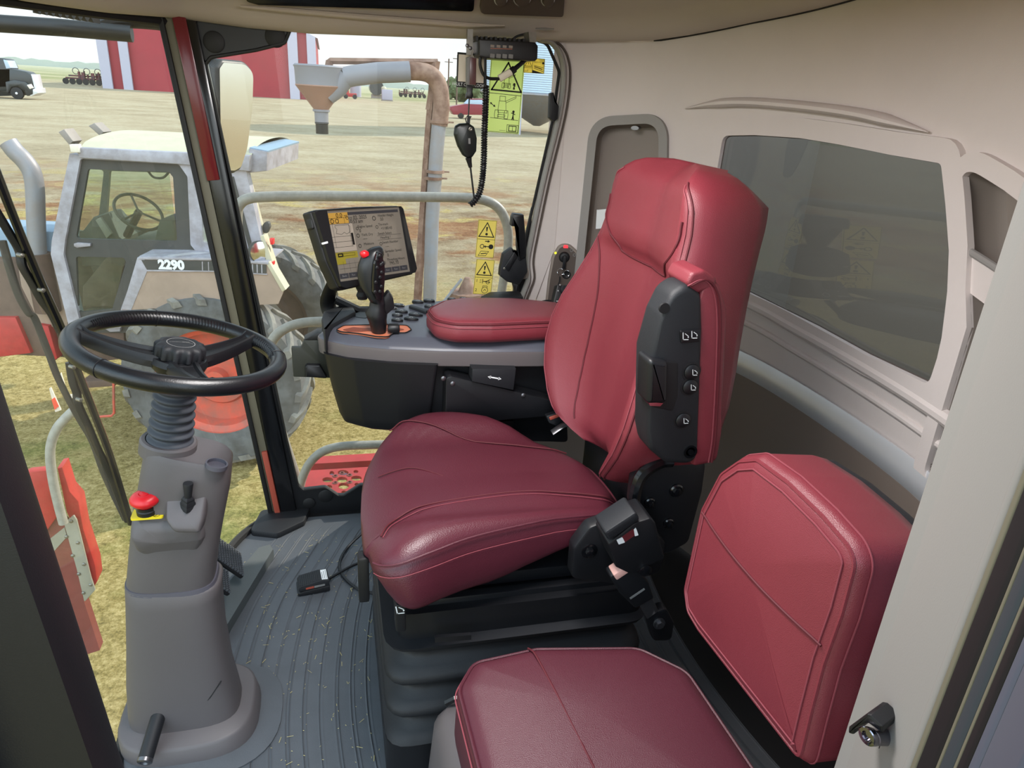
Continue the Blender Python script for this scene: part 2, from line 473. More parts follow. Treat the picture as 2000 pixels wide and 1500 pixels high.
UT = WL[-1]
outer = [V((0.0, 0)), V((UT, 0))]+[V((UT*k/20, ztop(UT*k/20))) for k in range(20, -1, -1)]
mb = MB(); mb.sheet(outer, [win, nr, nl], lambda u, v, w: wpt(u, v, w), .045)
rear = struct('wall_rear', mb, 'trim_beige', smooth=60)
def frame_band(hole, wid, th, m, name, edge=None, inner=0.0):
    mb = MB(); o = offset(hole, -wid); h = offset(hole, inner) if inner else hole
    mb.sheet(o, [h], lambda u, v, w: wpt(u, v, w), .03, th)
    return build(name, mb, m, rear)
frame_band(win, .045, .014, 'trim_beige', 'window_surround')
frame_band(nr, .026, .016, 'trim_light', 'niche_surround')
frame_band(nl, .034, .014, 'trim_beige', 'niche_surround')
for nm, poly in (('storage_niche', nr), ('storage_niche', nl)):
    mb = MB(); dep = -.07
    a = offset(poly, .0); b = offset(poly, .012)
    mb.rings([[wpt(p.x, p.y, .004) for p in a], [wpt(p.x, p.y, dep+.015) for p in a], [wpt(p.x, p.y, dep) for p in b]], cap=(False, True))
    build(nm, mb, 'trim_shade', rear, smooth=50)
# silver retainer in the right niche, pocket in the left one
q = wh([(1166, 409), (1224, 405), (1224, 443), (1164, 446)]); 
mb = MB(); mb.sheet(q, [], lambda u, v, w: wpt(u, v, w+.002), .03, .008); build('retainer_strip', mb, 'silver', rear)
q = wh([(1891, 487), (1936, 512), (1918, 588), (1892, 568)]); q[1].x += .10; q[2].x += .12; q[1].y -= .02; q[2].y -= .02
mb = MB(); mb.sheet(q, [], lambda u, v, w: wpt(u, v, w-.012), .03, .016); build('pocket', mb, 'trim_beige', rear)
mb = MB(); mb.tube([wpt(lerp(q[0].x, q[1].x, t/8), lerp(q[0].y, q[1].y, t/8), .004) for t in range(9)], .007); build('pocket_lip', mb, 'trim_light', rear)
mb = MB(); mb.tube([wpt(whit(1240, 250).x, whit(1240, 250).y, -.03+.03*k) for k in range(2)], .006, flat=(1, 2)); build('latch', mb, 'steel', rear)
# eyebrow ledge over the window, ledges under it
eb = cr([(p.x, p.y, 0) for p in wh([(1342, 212), (1400, 203), (1460, 200), (1530, 204), (1620, 213), (1700, 225), (1760, 240), (1822, 258)])], 5)
n = len(eb); mb = MB()
mb.tube([wpt(p.x, p.y, .012) for p in eb], [.002+.014*min(1, 6*i/n, 5*(n-1-i)/n) for i in range(n)], 10, flat=(.75, 1.6)); build('ledge', mb, 'trim_beige', rear)
lp = wh([(1452, 583), (1560, 638), (1690, 710), (1800, 776), (1840, 802)])
lp = [V((lp[0].x-.35, lp[0].y, 0))]+[V((p.x, p.y, 0)) for p in lp]+[V((lp[-1].x+.2, lp[-1].y, 0))]
lp2 = cr(lp, 6)
mb = MB(); mb.tube([wpt(p.x, p.y-.006, .004) for p in lp2], .016, 10); build('ledge', mb, 'trim_beige', rear)
mb = MB(); mb.tube([wpt(p.x, p.y-.062, .0) for p in lp2], .009, 10); build('ledge', mb, 'trim_beige', rear)
# silver strip and the dark kick panel under it
s0, s1 = whit(1424, 700), whit(1800, 958); zt, zb = .715, .650
mb = MB(); us = s0.x-.5; ue = UT-.02
mb.sheet([V((us, zb)), V((ue, zb)), V((ue, zt)), V((us, zt))], [], lambda u, v, w: wpt(u, v, w+.004+.012*max(0, 1-((v-.682)/.035)**2)), .02, .004); build('trim_strip', mb, 'silver', rear)
mb = MB(); mb.sheet([V((.02, .0)), V((ue, .0)), V((ue, zb)), V((.02, zb))], [], lambda u, v, w: wpt(u, v, w+.006), .06, .004); build('kick_panel', mb, 'kick', rear)
# seat-switch symbols printed on the panel beside the raised armrest
for (px, py) in ((1421, 752), (1417, 780)):
    h = whit(px, py); fr = Fr(wpt(h.x, h.y, .0122), wpt(h.x+.01, h.y)-wpt(h.x, h.y), (0, 0, 1)); mb = MB()
    mb.line([(-.010, -.012), (.0, -.004), (.012, .012)], .005, fr); mb.line([(.006, -.008), (.012, -.006)], .004, fr); build('symbol', mb, 'white_ink', rear, smooth=0)

# rear window pane, tank behind it
mb = MB(); mb.sheet(offset(win, -.008), [], lambda u, v, w: wpt(u, v, -.012), .05, -.005)
struct('window_1', mb, 'tank_pane')
mb = MB(); mb.tube([wpt(p.x, p.y, -.002) for p in win], .0022, 6, closed=True); build('gasket', mb, 'trim_dark', bpy.data.objects['window_1'])
mb = MB(); mb.add([(1.9, .2, .3), (1.9, 2.6, .3), (1.9, 2.6, 1.7), (1.9, .2, 1.7), (1.2, .2, .3), (1.2, 2.6, .3), (1.2, .2, 1.7), (1.2, 2.6, 1.7)], [(0, 1, 2, 3), (0, 4, 5, 1), (0, 3, 6, 4), (1, 5, 7, 2)])
struct('trim_2', mb, 'trim_shade')

# headliner: rings stepping in and up from the rim of the cab
front = [(p.x, p.y) for p in WT]
rim = []
def zfront(x, y):
    z = 1.46
    for _ in range(12):
        px, py = proj((x, y, z)); tgt = interp([(-200, -45), (40, 0), (190, 21), (330, 32), (600, 62)], px)[0]
        z -= (tgt-py)/1386*((V((x, y, z))-CP).length)
    return min(max(z, 1.405), 1.5)
for i in range(0, len(WT), 2):
    p = WT[i]; rim.append(V((p.x, p.y, zfront(p.x, p.y) if p.y > 1.2 else lerp(1.58, zfront(p.x, p.y), max(0, min(1, (p.y-.46)/.74))))))
rim = rim[::-1]                                      # left post ... A pillar
rim += [V((x, YR+.012, z)) for x, z in ((-.2, 1.462), (-.04, 1.460), (.223, 1.470), (.45, 1.480))]
rim += [wpt(UT*k/24, ztop(UT*k/24)) for k in range(0, 25)]
rim += [V((x, .44, 1.58)) for x in (.4, .2, 0, -.2)]
cx, cy = .25, 1.3
def inw(p, d):
    q = V((p.x-cx, p.y-cy)); L = q.length; k = max(.05, (L-d)/L); return cx+q.x*k, cy+q.y*k
R = []
for d, h in ((0, .03), (0, 0), (.03, -.004), (.055, .004), (.075, .022), (.085, .045), (.10, .06), (.15, .085), (.22, .115), (.40, .135), (.7, .14)):
    r = []
    for p in rim:
        x, y = inw(p, d); r.append(V((x, y, p.z+h)))
    R.append(r)
mb = MB(); mb.rings(R, cap=(False, True))
ceil = struct('ceiling', mb, 'headliner', smooth=50)
# the roof over it, so that the sky does not light the cab from above
mb = MB(); mb.rings([[V((p.x+(p.x-cx)*.06, p.y+(p.y-cy)*.05, h)) for p in rim] for h in (1.68, 1.80)]); build('roof', mb, 'red_paint', ceil)
# dark display recess and air-control panel in the headliner over the right window
def hq(pts, w=0.0):
    o = at(760, 20, y=2.02); n = V((0, -.80, -.6)).normalized()
    return [at(*p, pl=(o+n*w, n)) for p in pts]
hf = Fr(at(760, 10, y=2.02), (1, 0, 0), (0, -.6, .8))
def hp(pts): return [hf.hit(*p) for p in pts]
mb = MB(); mb.prism(rpoly(hp([(478, -40), (480, 2), (505, 9), (925, 22), (930, -40)]), .01), hf, -.03, .004, .003); build('display_recess', mb, 'black_gloss', ceil)
mb = MB(); mb.prism(rpoly(hp([(940, -40), (938, 22), (945, 26), (1100, 32), (1105, -40)]), .008), hf, -.03, .006, .003); build('air_panel', mb, 'trim_dark', ceil)
mb = MB(); mb.tube([at(px, py, pl=(hf.p(0, 0, .004), hf.z)) for px, py in ((470, 12), (560, 20), (700, 32), (860, 44), (920, 49), (985, 50))], [.003, .006, .007, .007, .006, .002], 8); build('moulding', mb, 'headliner', ceil)
mb = MB(); mb.tube([at(px, py, pl=(hf.p(0, 0, .01), hf.z)) for px, py in ((1046, 56), (1065, 57), (1082, 57))], [.002, .004, .002], 8); build('moulding', mb, 'trim_light', ceil)
for px, r in ((978, .014), (1020, .020), (1070, .015)):
    u = hf.hit(px, -2 if r < .019 else -6, .006); kf = hf.sub(u.x, u.y, .006)
    mb = MB(); mb.lathe([(r, 0), (r*1.05, .004), (r*.9, .014), (r*.6, .016)], kf); k = build('knob', mb, 'trim_dark', ceil)
    mb = MB(); mb.tube([kf.p(cos(a/24*2*pi)*r*1.12, sin(a/24*2*pi)*r*1.12, .002) for a in range(24)], .0018, 6, closed=True); build('knob_ring', mb, 'silver', k)
# soft vent moulding at the rear corner of the headliner
mb = MB(); mb.tube([at(px, py, pl=(wpt(.9, 1.62, .16), V((-1, 0, -.9)).normalized())) for px, py in ((1215, 8), (1222, 40), (1240, 62))], .012, 8); build('moulding', mb, 'headliner', ceil)
mb = MB(); mb.tube([wpt(u*.02+.28, ztop(u*.02+.28), .004) for u in range(0, 90)], .004, 6); build('piping', mb, 'gasket', ceil)
u0 = V((.68, 0)); 
for a, b, c in (((1252, 38), (1300, 30), (1358, 14)), ((1400, 12), (1470, 4), (1560, -12))):
    pl = (wpt(.95, 1.63, .12), V((-1, .25, -.75)).normalized())
    P = [at(*q, pl=pl) for q in (a, b, c)]; mb = MB(); mb.tube(cr(P, 6), [.002]+[.012]*11+[.002], 10, flat=(.5, 1)); build('air_vent', mb, 'trim_dark', ceil)

# right side: window opening, lower black panel, front bracket plate, gaskets
RF = Fr((0, YR, 0), (1, 0, 0), (0, 0, 1), (0, -1, 0))
def rp(pts, w=0): return [RF.hit(*p, w) for p in pts]
gl = rpoly(rp([(402, 125), (412, 112), (500, 98), (556, 84), (566, 60), (572, 44), (1040, 76), (1068, 85), (1092, 140), (1078, 240), (1030, 450), (1004, 585)])+[V((.47, .62)), V((.33, .34)), V((.16, .09))]+rp([(704, 948), (672, 968), (660, 968), (648, 960), (636, 952), (592, 957), (582, 948), (560, 860), (500, 575), (430, 250)]),
           [.008, .012, 0, .012, .012, .01, 0, .03, .03, 0, 0, 0, .05, .05, .05, 0, .008, .008, .008, .02, .01, .012, 0, 0, 0], 5)
outer = [V((-.19, -.02)), V((.6, -.02)), V((.6, 1.50)), V((-.40, 1.475)), V((-.372, 1.40))]
mb = MB(); mb.sheet(outer, [gl], lambda u, v, w: RF.p(u, v, w), .06, -.018)
struct('wall_right', mb, 'black', smooth=0)
for px, py, r in ((418, 82, .026), (538, 72, .026), (604, 982, .02), (636, 968, .024)):
    c = RF.hit(px, py); mb = MB(); mb.lathe([(r, 0), (r, .003), (r*.85, .005), (0.001, .005)], RF.sub(c.x, c.y)); build('cap', mb, 'gasket', bpy.data.objects['wall_right'])
mb = MB(); mb.sheet(offset(gl, -.01), [], lambda u, v, w: RF.p(u, v, w), .12, -.005)
for v in mb.v: v.y += .012
w2 = struct('window_2', mb, 'pane', smooth=0)
mb = MB(); mb.tube([RF.p(p.x, p.y, .002) for p in gl], .0045, 6, closed=True); build('gasket', mb, 'gasket', w2)
# light trim round the rear edge of the right window
tp = [(1052, 78), (1075, 84), (1092, 108), (1098, 150), (1089, 225), (1060, 345), (1038, 450), (1028, 505), (1030, 540), (1022, 565), (1012, 590)]
c = cr([RF.p(*h, .012) for h in rp(tp)], 5); mb = MB()
mb.tube(c, .014, 10, flat=(.5, 1.25)); struct('trim_3', mb, 'trim_light')
c2 = cr([RF.p(h.x+.020, h.y, .0125) for h in rp(tp)], 5); mb = MB(); mb.tube(c2, .0035, 6); build('trim_groove', mb, 'trim_dark', bpy.data.objects['trim_3'])
mb = MB(); mb.prism([(p.x, p.y) for p in [RF.hit(*q) for q in tp]]+[(.62, .7), (.68, .9), (.68, 1.4), (.66, 1.485)], RF, -.012, .004); build('pillar_panel', mb, 'trim_beige', bpy.data.objects['trim_3'])

# right front pillar: black box, olive seal and red strips painted in for reflections and outside body colour
a0, a1 = at(566, 1006, y=YR), at(362, 34, y=YR); d = (a1-a0).normalized()
pf = Fr(a0-d*.02, d.cross(V((0, -1, 0))), d); Lp = (a1-a0).length+.06
mb = MB(); mb.box((.0, Lp/2, -.02), (.052, Lp, .07), Fr(pf.o, pf.x, pf.y), bev=.008)
ap = struct('trim_4', mb, 'black_gloss')
mb = MB(); mb.box((-.038, Lp/2, .0), (.024, Lp, .02), pf, bev=.004); build('seal', mb, mat('olive_seal', (104, 100, 84), .5), ap)
mb = MB(); mb.box((-.056, Lp/2, .004), (.014, Lp, .03), pf, bev=.004); build('seal', mb, 'gasket', ap)
mb = MB(); mb.box((-.012, Lp*.86, .019), (.032, Lp*.28, .008), pf, bev=.003); build('red_strip', mb, 'pillar_red', ap)
mb = MB(); mb.box((-.034, Lp*.095, .014), (.018, Lp*.17, .012), pf, bev=.004); build('red_strip', mb, 'orange_red', ap)
mb = MB(); mb.prism(rpoly([(-.26, 2.14), (-.285, 2.02), (-.20, 1.99), (-.12, 2.05), (-.10, 2.14)], .02), WF, -.005, .02, .006); build('pillar_foot', mb, 'black_soft', ap)

# windscreen and its black rim
nw = len(WB)
def wsp(i, t):
    i = max(0, min(nw-1, i)); b, tp_ = WB[i], WT[i]; k = t+.25*sin(pi*t)*.5
    return V((lerp(b.x, tp_.x, k), lerp(b.y, tp_.y, t), t*1.46))
mb = MB(); mb.grid(lambda a, b: wsp(int(round(a*(nw-1))), b), nw-1, 16)
wsg = struct('window_3', mb, 'windscreen', smooth=80)
mb = MB(); mb.tube([wsp(i, 0)+V((0, 0, .004)) for i in range(nw)], .014, 8); build('gasket', mb, 'gasket', wsg)
mb = MB(); mb.tube([wsp(i, 1)+V((0, 0, .0)) for i in range(nw)], .012, 8); build('gasket', mb, 'gasket', wsg)

# left front post and door seals at the picture's left edge
b0 = at(222, 1502, y=YL); b1 = at(-2, 825, y=YL); d = (b1-b0).normalized(); b0 = b0-d*1.0
lf = Fr(b0, d.cross(V((0, -1, 0))), d); L = 1.8
mb = MB(); mb.box((-.05, L/2, .0), (.10, L, .05), lf, bev=.012)
lp_ = struct('trim_5', mb, 'black')
mb = MB(); mb.box((-.088, L/2, .045), (.05, L, .03), lf, bev=.01); build('door_seal', mb, mat('seal_grey', (74, 74, 84), .5), lp_)
mb = MB(); mb.box((-.13, L/2, .075), (.05, L, .05), lf, bev=.014); build('door_seal', mb, 'rubber', lp_)

# left door post, right of the picture: light inner face, rounded lip, black seals
pz0, pz1 = -.02, 1.46
def post(name, pts, m, parent=None, r=.004):
    mb = MB(); mb.prism(rpoly(pts, r), WF, pz0, pz1)
    return struct(name, mb, m) if parent is None else build(name, mb, m, parent)
def bx(px, y): return at(px, 1500, y=y).x
def strip(name, p0, y0, p1, y1, m, parent, r=.004, dep=.05):
    """vertical strip between two bottom-row pixels, y0 and y1 deep"""
    a, b = bx(p0, y0), bx(p1, y1); post(name, [(a, y0), (b, y1), (b+dep, y1-.004), (a+dep, y0+.004)], m, parent, r)
xi, xo = bx(1650, .46), bx(1770, .350)
bp = post('trim_6', [(xi, .475), (xi+.012, .472), (xi+.07, .45), (xo+.06, .350), (xo, .350), (lerp(xo, xi, .93), .455)], 'trim_light')
post('door_lip', [(xo-.003, .352), (xo-.006, .343), (xo+.004, .335), (xo+.05, .335), (xo+.05, .352)], 'trim_light', bp, .006)
mat('olive_strip', (112, 108, 92), .5); mat('seal_green', (52, 60, 66), .55); mat('door_slate', (84, 90, 104), .5)
strip('door_seal', 1776, .338, 1788, .330, 'olive_strip', bp)
strip('door_seal', 1788, .329, 1827, .300, 'gasket', bp, .006)
strip('door_seal', 1826, .299, 1833, .295, 'olive_strip', bp, .003)
strip('door_seal', 1833, .294, 1861, .274, 'seal_green', bp, .006)
strip('door_seal', 1861, .273, 1867, .269, 'olive_strip', bp, .003)
strip('door_seal', 1867, .268, 1889, .252, 'gasket', bp, .006)
strip('door_seal', 1889, .251, 1912, .236, 'door_slate', bp, .008)
post('door_panel', [(bx(1912, .235), .235), (bx(1990, .15), .15), (.36, -.05), (.42, -.05), (.50, .235)], 'door_slate', bp, .01)
# lower left wall
mb = MB(); mb.prism([(.56, .45), (1.0, .60), (1.0, .56), (.58, .42)], WF, 0, 1.46); struct('wall_left', mb, mat('wall_slate', (120, 128, 150), .6))
# ------------------------------------------------------------------ sky, sun, fill light, yard
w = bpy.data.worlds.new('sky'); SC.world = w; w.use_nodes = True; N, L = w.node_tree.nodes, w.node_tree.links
bg = N['Background']; tc = N.new('ShaderNodeTexCoord'); sx = N.new('ShaderNodeSeparateXYZ'); L.new(tc.outputs['Generated'], sx.inputs[0])
r = N.new('ShaderNodeValToRGB'); r.color_ramp.elements[0].position = .5; r.color_ramp.elements[0].color = rgb(238, 244, 244); r.color_ramp.elements[1].position = .75; r.color_ramp.elements[1].color = rgb(200, 226, 244)
mr = N.new('ShaderNodeMapRange'); mr.inputs[1].default_value = -1; mr.inputs[2].default_value = 1; L.new(sx.outputs['Z'], mr.inputs[0]); L.new(mr.outputs[0], r.inputs['Fac'])
# sky made brighter behind the camera, added as fill for the cab
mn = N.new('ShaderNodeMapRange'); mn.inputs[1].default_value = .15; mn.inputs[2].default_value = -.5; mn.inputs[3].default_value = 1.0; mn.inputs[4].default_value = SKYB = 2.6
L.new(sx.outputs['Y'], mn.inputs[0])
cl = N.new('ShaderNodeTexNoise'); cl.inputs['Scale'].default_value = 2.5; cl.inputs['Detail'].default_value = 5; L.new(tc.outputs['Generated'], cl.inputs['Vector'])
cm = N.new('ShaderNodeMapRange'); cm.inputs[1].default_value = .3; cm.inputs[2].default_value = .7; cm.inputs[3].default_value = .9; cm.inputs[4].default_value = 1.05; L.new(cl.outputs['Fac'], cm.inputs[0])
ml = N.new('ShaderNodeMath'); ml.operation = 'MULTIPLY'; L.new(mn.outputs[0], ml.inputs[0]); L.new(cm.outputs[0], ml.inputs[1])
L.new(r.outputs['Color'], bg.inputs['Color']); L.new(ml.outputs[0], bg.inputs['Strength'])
sd = bpy.data.lights.new('sun', 'SUN'); sd.energy = 3.5; sd.angle = RAD(.6); sd.color = (1, .93, .82)
so = bpy.data.objects.new('sun', sd); COL.objects.link(so)
SUN = V((.78, .42, .60)).normalized()           # towards the sun
so.rotation_euler = SUN.to_track_quat('Z', 'Y').to_euler()
# added fill light under the roof, out of view, to brighten the cab
ld = bpy.data.lights.new('cab_fill_light', 'AREA'); ld.energy = 12; ld.shape = 'RECTANGLE'; ld.size = .30; ld.size_y = .5; ld.color = (1, .97, .95)
lo = bpy.data.objects.new('cab_fill_light', ld); COL.objects.link(lo); lo.location = (.15, 1.0, 1.56)
vs = SC.view_settings; vs.view_transform = 'Standard'; vs.look = 'None'; vs.gamma = 1; vs.use_curve_mapping = False; vs.exposure = 0.55
SC.cycles.use_denoising = True
SC.cycles.max_bounces = 10; SC.cycles.transparent_max_bounces = 16; SC.cycles.diffuse_bounces = 5

# the yard: dry grass near the machines, bare dirt beyond, stubble far off
gm = bpy.data.materials.new('yard'); gm.use_nodes = True; nt = gm.node_tree; N, L = nt.nodes, nt.links; b = N['Principled BSDF']
b.inputs['Roughness'].default_value = .95; b.inputs['Specular IOR Level'].default_value = .1
g = N.new('ShaderNodeNewGeometry'); sp = N.new('ShaderNodeSeparateXYZ'); L.new(g.outputs['Position'], sp.inputs[0])
def noise(sc, det=6, ro=.6, vec=None):
    n = N.new('ShaderNodeTexNoise'); n.inputs['Scale'].default_value = sc; n.inputs['Detail'].default_value = det; n.inputs['Roughness'].default_value = ro
    L.new(vec if vec else g.outputs['Position'], n.inputs['Vector']); return n.outputs['Fac']
def ramp(f, stops):
    r = N.new('ShaderNodeValToRGB'); e = r.color_ramp.elements
    while len(e) < len(stops): e.new(.5)
    for q, (p, c) in zip(e, stops): q.position = p; q.color = rgb(*c)
    L.new(f, r.inputs['Fac']); return r.outputs['Color']
def mixc(f, a, c):
    m = N.new('ShaderNodeMix'); m.data_type = 'RGBA'; L.new(f, m.inputs[0]); L.new(a, m.inputs[6]); L.new(c, m.inputs[7]); return m.outputs[2]
def math_(op, a, bb=None, clamp=False):
    m = N.new('ShaderNodeMath'); m.operation = op; m.use_clamp = clamp
    for i, q in enumerate((a, bb)):
        if q is None: continue
        if isinstance(q, (int, float)): m.inputs[i].default_value = q
        else: L.new(q, m.inputs[i])
    return m.outputs[0]
def mapr(f, a, bb, c=0.0, d=1.0):
    m = N.new('ShaderNodeMapRange'); m.inputs[1].default_value = a; m.inputs[2].default_value = bb; m.inputs[3].default_value = c; m.inputs[4].default_value = d; L.new(f, m.inputs[0]); return m.outputs[0]
mp = N.new('ShaderNodeMapping'); mp.inputs['Scale'].default_value = (.7, 1, 1); L.new(g.outputs['Position'], mp.inputs['Vector'])
mp2 = N.new('ShaderNodeMapping'); mp2.inputs['Scale'].default_value = (.8, 1, 1); L.new(g.outputs['Position'], mp2.inputs['Vector'])
def blend(a, bb, k): return math_('ADD', math_('MULTIPLY', a, 1-k), math_('MULTIPLY', bb, k))
fine = blend(noise(34, 8, .8), noise(9, 6, .7), .35)
grass = ramp(fine, [(.36, (87, 75, 39)), (.48, (157, 138, 83)), (.57, (193, 172, 117)), (.68, (224, 204, 158))])
green = ramp(fine, [(.36, (68, 73, 33)), (.5, (129, 129, 67)), (.6, (167, 158, 96)), (.7, (202, 187, 135))])
gcol = mixc(mapr(noise(.7, 5), .52, .64), grass, green)
dn = blend(noise(1.1, 9, .72, mp2.outputs[0]), noise(16, 8, .8), .45)
dirt = ramp(dn, [(.36, (96, 75, 56)), (.46, (135, 116, 91)), (.54, (159, 144, 118)), (.64, (178, 165, 141))])
rust = ramp(dn, [(.38, (96, 60, 39)), (.5, (137, 99, 70)), (.62, (166, 141, 106))])
dcol = mixc(mapr(noise(.34, 5, .6, mp2.outputs[0]), .49, .56), dirt, rust)
dry = mixc(mapr(noise(.6, 6, .7, mp2.outputs[0]), .54, .62), dcol, grass)
far = ramp(blend(noise(.35, 8, .7, mp.outputs[0]), noise(5, 8, .8), .5), [(.38, (137, 123, 99)), (.5, (163, 149, 123)), (.62, (178, 168, 144))])
wob = math_('MULTIPLY', math_('SUBTRACT', noise(.3, 5), .5), 8.0)
yy = math_('ADD', sp.outputs['Y'], wob)
c1 = mixc(mapr(yy, 9.0, 14.5), gcol, dry)
c2 = mixc(mapr(yy, 22, 34), c1, far)
field = ramp(noise(.05, 4, .6, mp.outputs[0]), [(.4, (129, 130, 89)), (.6, (161, 154, 120))])
c3 = mixc(mapr(sp.outputs['Y'], 150, 190), c2, field)
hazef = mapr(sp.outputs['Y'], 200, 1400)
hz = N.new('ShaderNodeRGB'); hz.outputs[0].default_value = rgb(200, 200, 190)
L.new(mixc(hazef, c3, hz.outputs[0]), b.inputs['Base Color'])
bp_ = N.new('ShaderNodeBump'); bp_.inputs['Strength'].default_value = .7; bp_.inputs['Distance'].default_value = .06; L.new(noise(22, 8, .8), bp_.inputs['Height']); L.new(bp_.outputs['Normal'], b.inputs['Normal'])
MATS['yard'] = gm
mb = MB(); mb.add([(-1500, -60, GZ), (1500, -60, GZ), (1500, 2200, GZ), (-1500, 2200, GZ)], [(0, 1, 2, 3)])
struct('ground', mb, 'yard', smooth=0)
# ------------------------------------------------------------------ driver's seat
ds = thing('driver_seat', (.32, 1.31, 0), "red leather operator's seat with tall sculpted backrest on a black bellows suspension", 'seat')
def qprof(h0, h1, r, n=5):
    """pillow side: up from h0, rounding over to h1"""
    return [(.012, h0), (0.002, h0+.012), (0, h0+.03)]+[(r*(1-cos(a)), h1-r+r*sin(a)) for a in [pi/2*k/n for k in range(1, n+1)]]
ZC = .585
out = cr([(.038, 1.10, 0), (.050, 1.040, 0), (.085, 1.012, 0), (.14, 1.018, 0), (.24, 1.055, 0), (.40, 1.09, 0), (.535, 1.115, 0), (.575, 1.18, 0), (.575, 1.32, 0), (.545, 1.40, 0), (.42, 1.53, 0), (.30, 1.60, 0), (.19, 1.60, 0), (.10, 1.53, 0), (.05, 1.42, 0), (.033, 1.28, 0), (.03, 1.13, 0)], 5, True)
def cush(u, v, w):
    """seat surface: side bolsters rise, the middle dips, the nose rolls down"""
    z = w
    c = (v-1.315)/.27
    if w > ZC-.05:
        k = (w-(ZC-.05))/.05; k = min(1, k)
        z += k*(.030*max(0, min(1, (abs(c)-.52)/.3))*(1-.4*max(0, (.2-u)/.2)) - .012*max(0, 1-abs(c)/.6))
        z -= k*.035*max(0, (.15-u)/.12)**1.6
        z -= .010*max(0, (u-.40)/.2)
    else:
        z -= 0
    if w > ZC-.05: z -= min(1, (w-(ZC-.05))/.05)*.009*math.exp(-((abs(c)-.60)/.085)**2)*max(0, min(1, (u-.07)/.06))
    return V((u, v, z))
def cush_low(u, v, w):
    # the foot of the cushion is higher at the rear
    q = cush(u, v, w)
    if w < ZC-.03: q.x += .045*min(1, (ZC-.03-w)/.07)*max(0, min(1, (.16-u)/.13))
    if w < .55: q.z += .060*max(0, min(1, (u-.28)/.2))*(.55-w)/.07
    return q
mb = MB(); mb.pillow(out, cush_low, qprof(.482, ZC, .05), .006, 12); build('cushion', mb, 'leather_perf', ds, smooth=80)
cush_o = bpy.data.objects['cushion']
def onseat(u, v, lift=.0015):
    # top height at a plan point, including the rolled edge
    P = out; dmin = min((V((u, v, 0))-p).length for p in P)
    h = ZC if dmin > .05 else ZC-.05+math.sqrt(max(0, .05**2-(.05-dmin)**2))
    q = cush(u, v, h); q.z += lift+.004*min(1, dmin/.1); return q
def seam(pts, m='seam', r=.0022, name='seam', parent=cush_o, f=onseat, n=8):
    lim = offset([(p.x, p.y) for p in out], .012); mb = MB(); mb.tube([f(p.x, p.y) for p in cr([(a, b, 0) for a, b in pts], n) if inside((p.x, p.y), lim)], r, 6); build(name, mb, m, parent)
def spx(pts, z=.578): return [(q.x, q.y) for q in (at(px, py, z=z) for px, py in pts)]
seam(spx([(744, 1052), (766, 1020), (810, 1000), (890, 982), (1010, 966), (1110, 967), (1205, 970)]), r=.0018)
seam(spx([(748, 1058), (772, 1026), (814, 1006), (892, 988), (1010, 972), (1110, 973), (1203, 976)]), 'thread', .0009)
seam(spx([(738, 858), (770, 847), (818, 849), (874, 857), (950, 871), (1050, 877), (1140, 877)]), r=.0018)
seam(spx([(738, 920), (810, 917), (866, 930)]), r=.0012)
# piping round the near side panel
pp = [V(p) for p in out if p.y < 1.16 and p.x > .05]; pp.sort(key=lambda p: p.x)
mb = MB(); mb.tube([cush(p.x, p.y-.0015+.012, ZC-.012)+V((0, 0, .001)) for p in pp], .0026, 6); build('piping', mb, 'leather_deep', cush_o)
mb = MB(); mb.tube([cush(p.x, p.y-.001+.003, ZC-.028) for p in pp], .0008, 5); build('stitching', mb, 'thread', cush_o)

# backrest: slices up a plane leaning back about 8 degrees
LEAN = RAD(8.5); bu = V((sin(LEAN), 0, cos(LEAN))); bn = V((-cos(LEAN), 0, sin(LEAN))); B0 = V((.60, 1.31, .60))
HW = [(0, .10, .03), (.03, .17, .05), (.07, .215, .065), (.12, .255, .075), (.18, .278, .08), (.24, .278, .078), (.30, .262, .07), (.36, .240, .055), (.42, .222, .04), (.48, .208, .03), (.53, .20, .03), (.57, .195, .035), (.60, .182, .035), (.625, .16, .03), (.64, .125, .02), (.648, .07, .0)]
def backp(v, c, front=True, lift=0.0):
    """v up the back, c -1..1 across"""
    hw, bo = interp(HW, v); s = abs(c)
    f = .055+bo*max(0, min(1, (s-.45)/.4))**1.5 - .02*max(0, 1-s/.5)
    if v > .44: f += .022*min(1, (v-.44)/.03)*max(0, 1-(s/.9)**4)*(1 if v < .60 else max(0, (.65-v)/.05))
    rnd = .045
    e = max(0, (s-.86)/.14); f -= (1-math.sqrt(max(0, 1-e*e)))*.05
    if v > .59: f -= (1-math.sqrt(max(0, 1-((v-.59)/.062)**2)))*.05
    if v < .05: f -= .04*((.05-v)/.05)**2
    return B0+bu*v+V((0, 1, 0))*(c*hw)+bn*(f+lift)
vs_ = [0, .004, .012, .025, .04, .06, .09, .12, .15, .18, .21, .24, .27, .30, .33, .36, .39, .42, .435, .445, .455, .47, .50, .53, .56, .58, .60, .615, .628, .638, .644, .648]
cs = [-1, -.985, -.95, -.9, -.85, -.78, -.7, -.62, -.54, -.45, -.35, -.22, -.1, 0, .1, .22, .35, .45, .54, .62, .7, .78, .85, .9, .95, .985, 1]
R = []
for v in vs_:
    hw, bo = interp(HW, v); r = [backp(v, c) for c in cs]
    th = .085 if v < .6 else .085*max(.25, (.66-v)/.06)
    for c in (1, .97, .8, .4, 0, -.4, -.8, -.97):
        r.append(B0+bu*v+V((0, 1, 0))*(c*hw*1.0)+bn*(-(th if abs(c) < .9 else th*.55)+(0 if abs(c) < .99 else .03)))
    R.append(r)
mb = MB(); mb.rings(R); bk = build('backrest', mb, 'leather', ds, smooth=80)
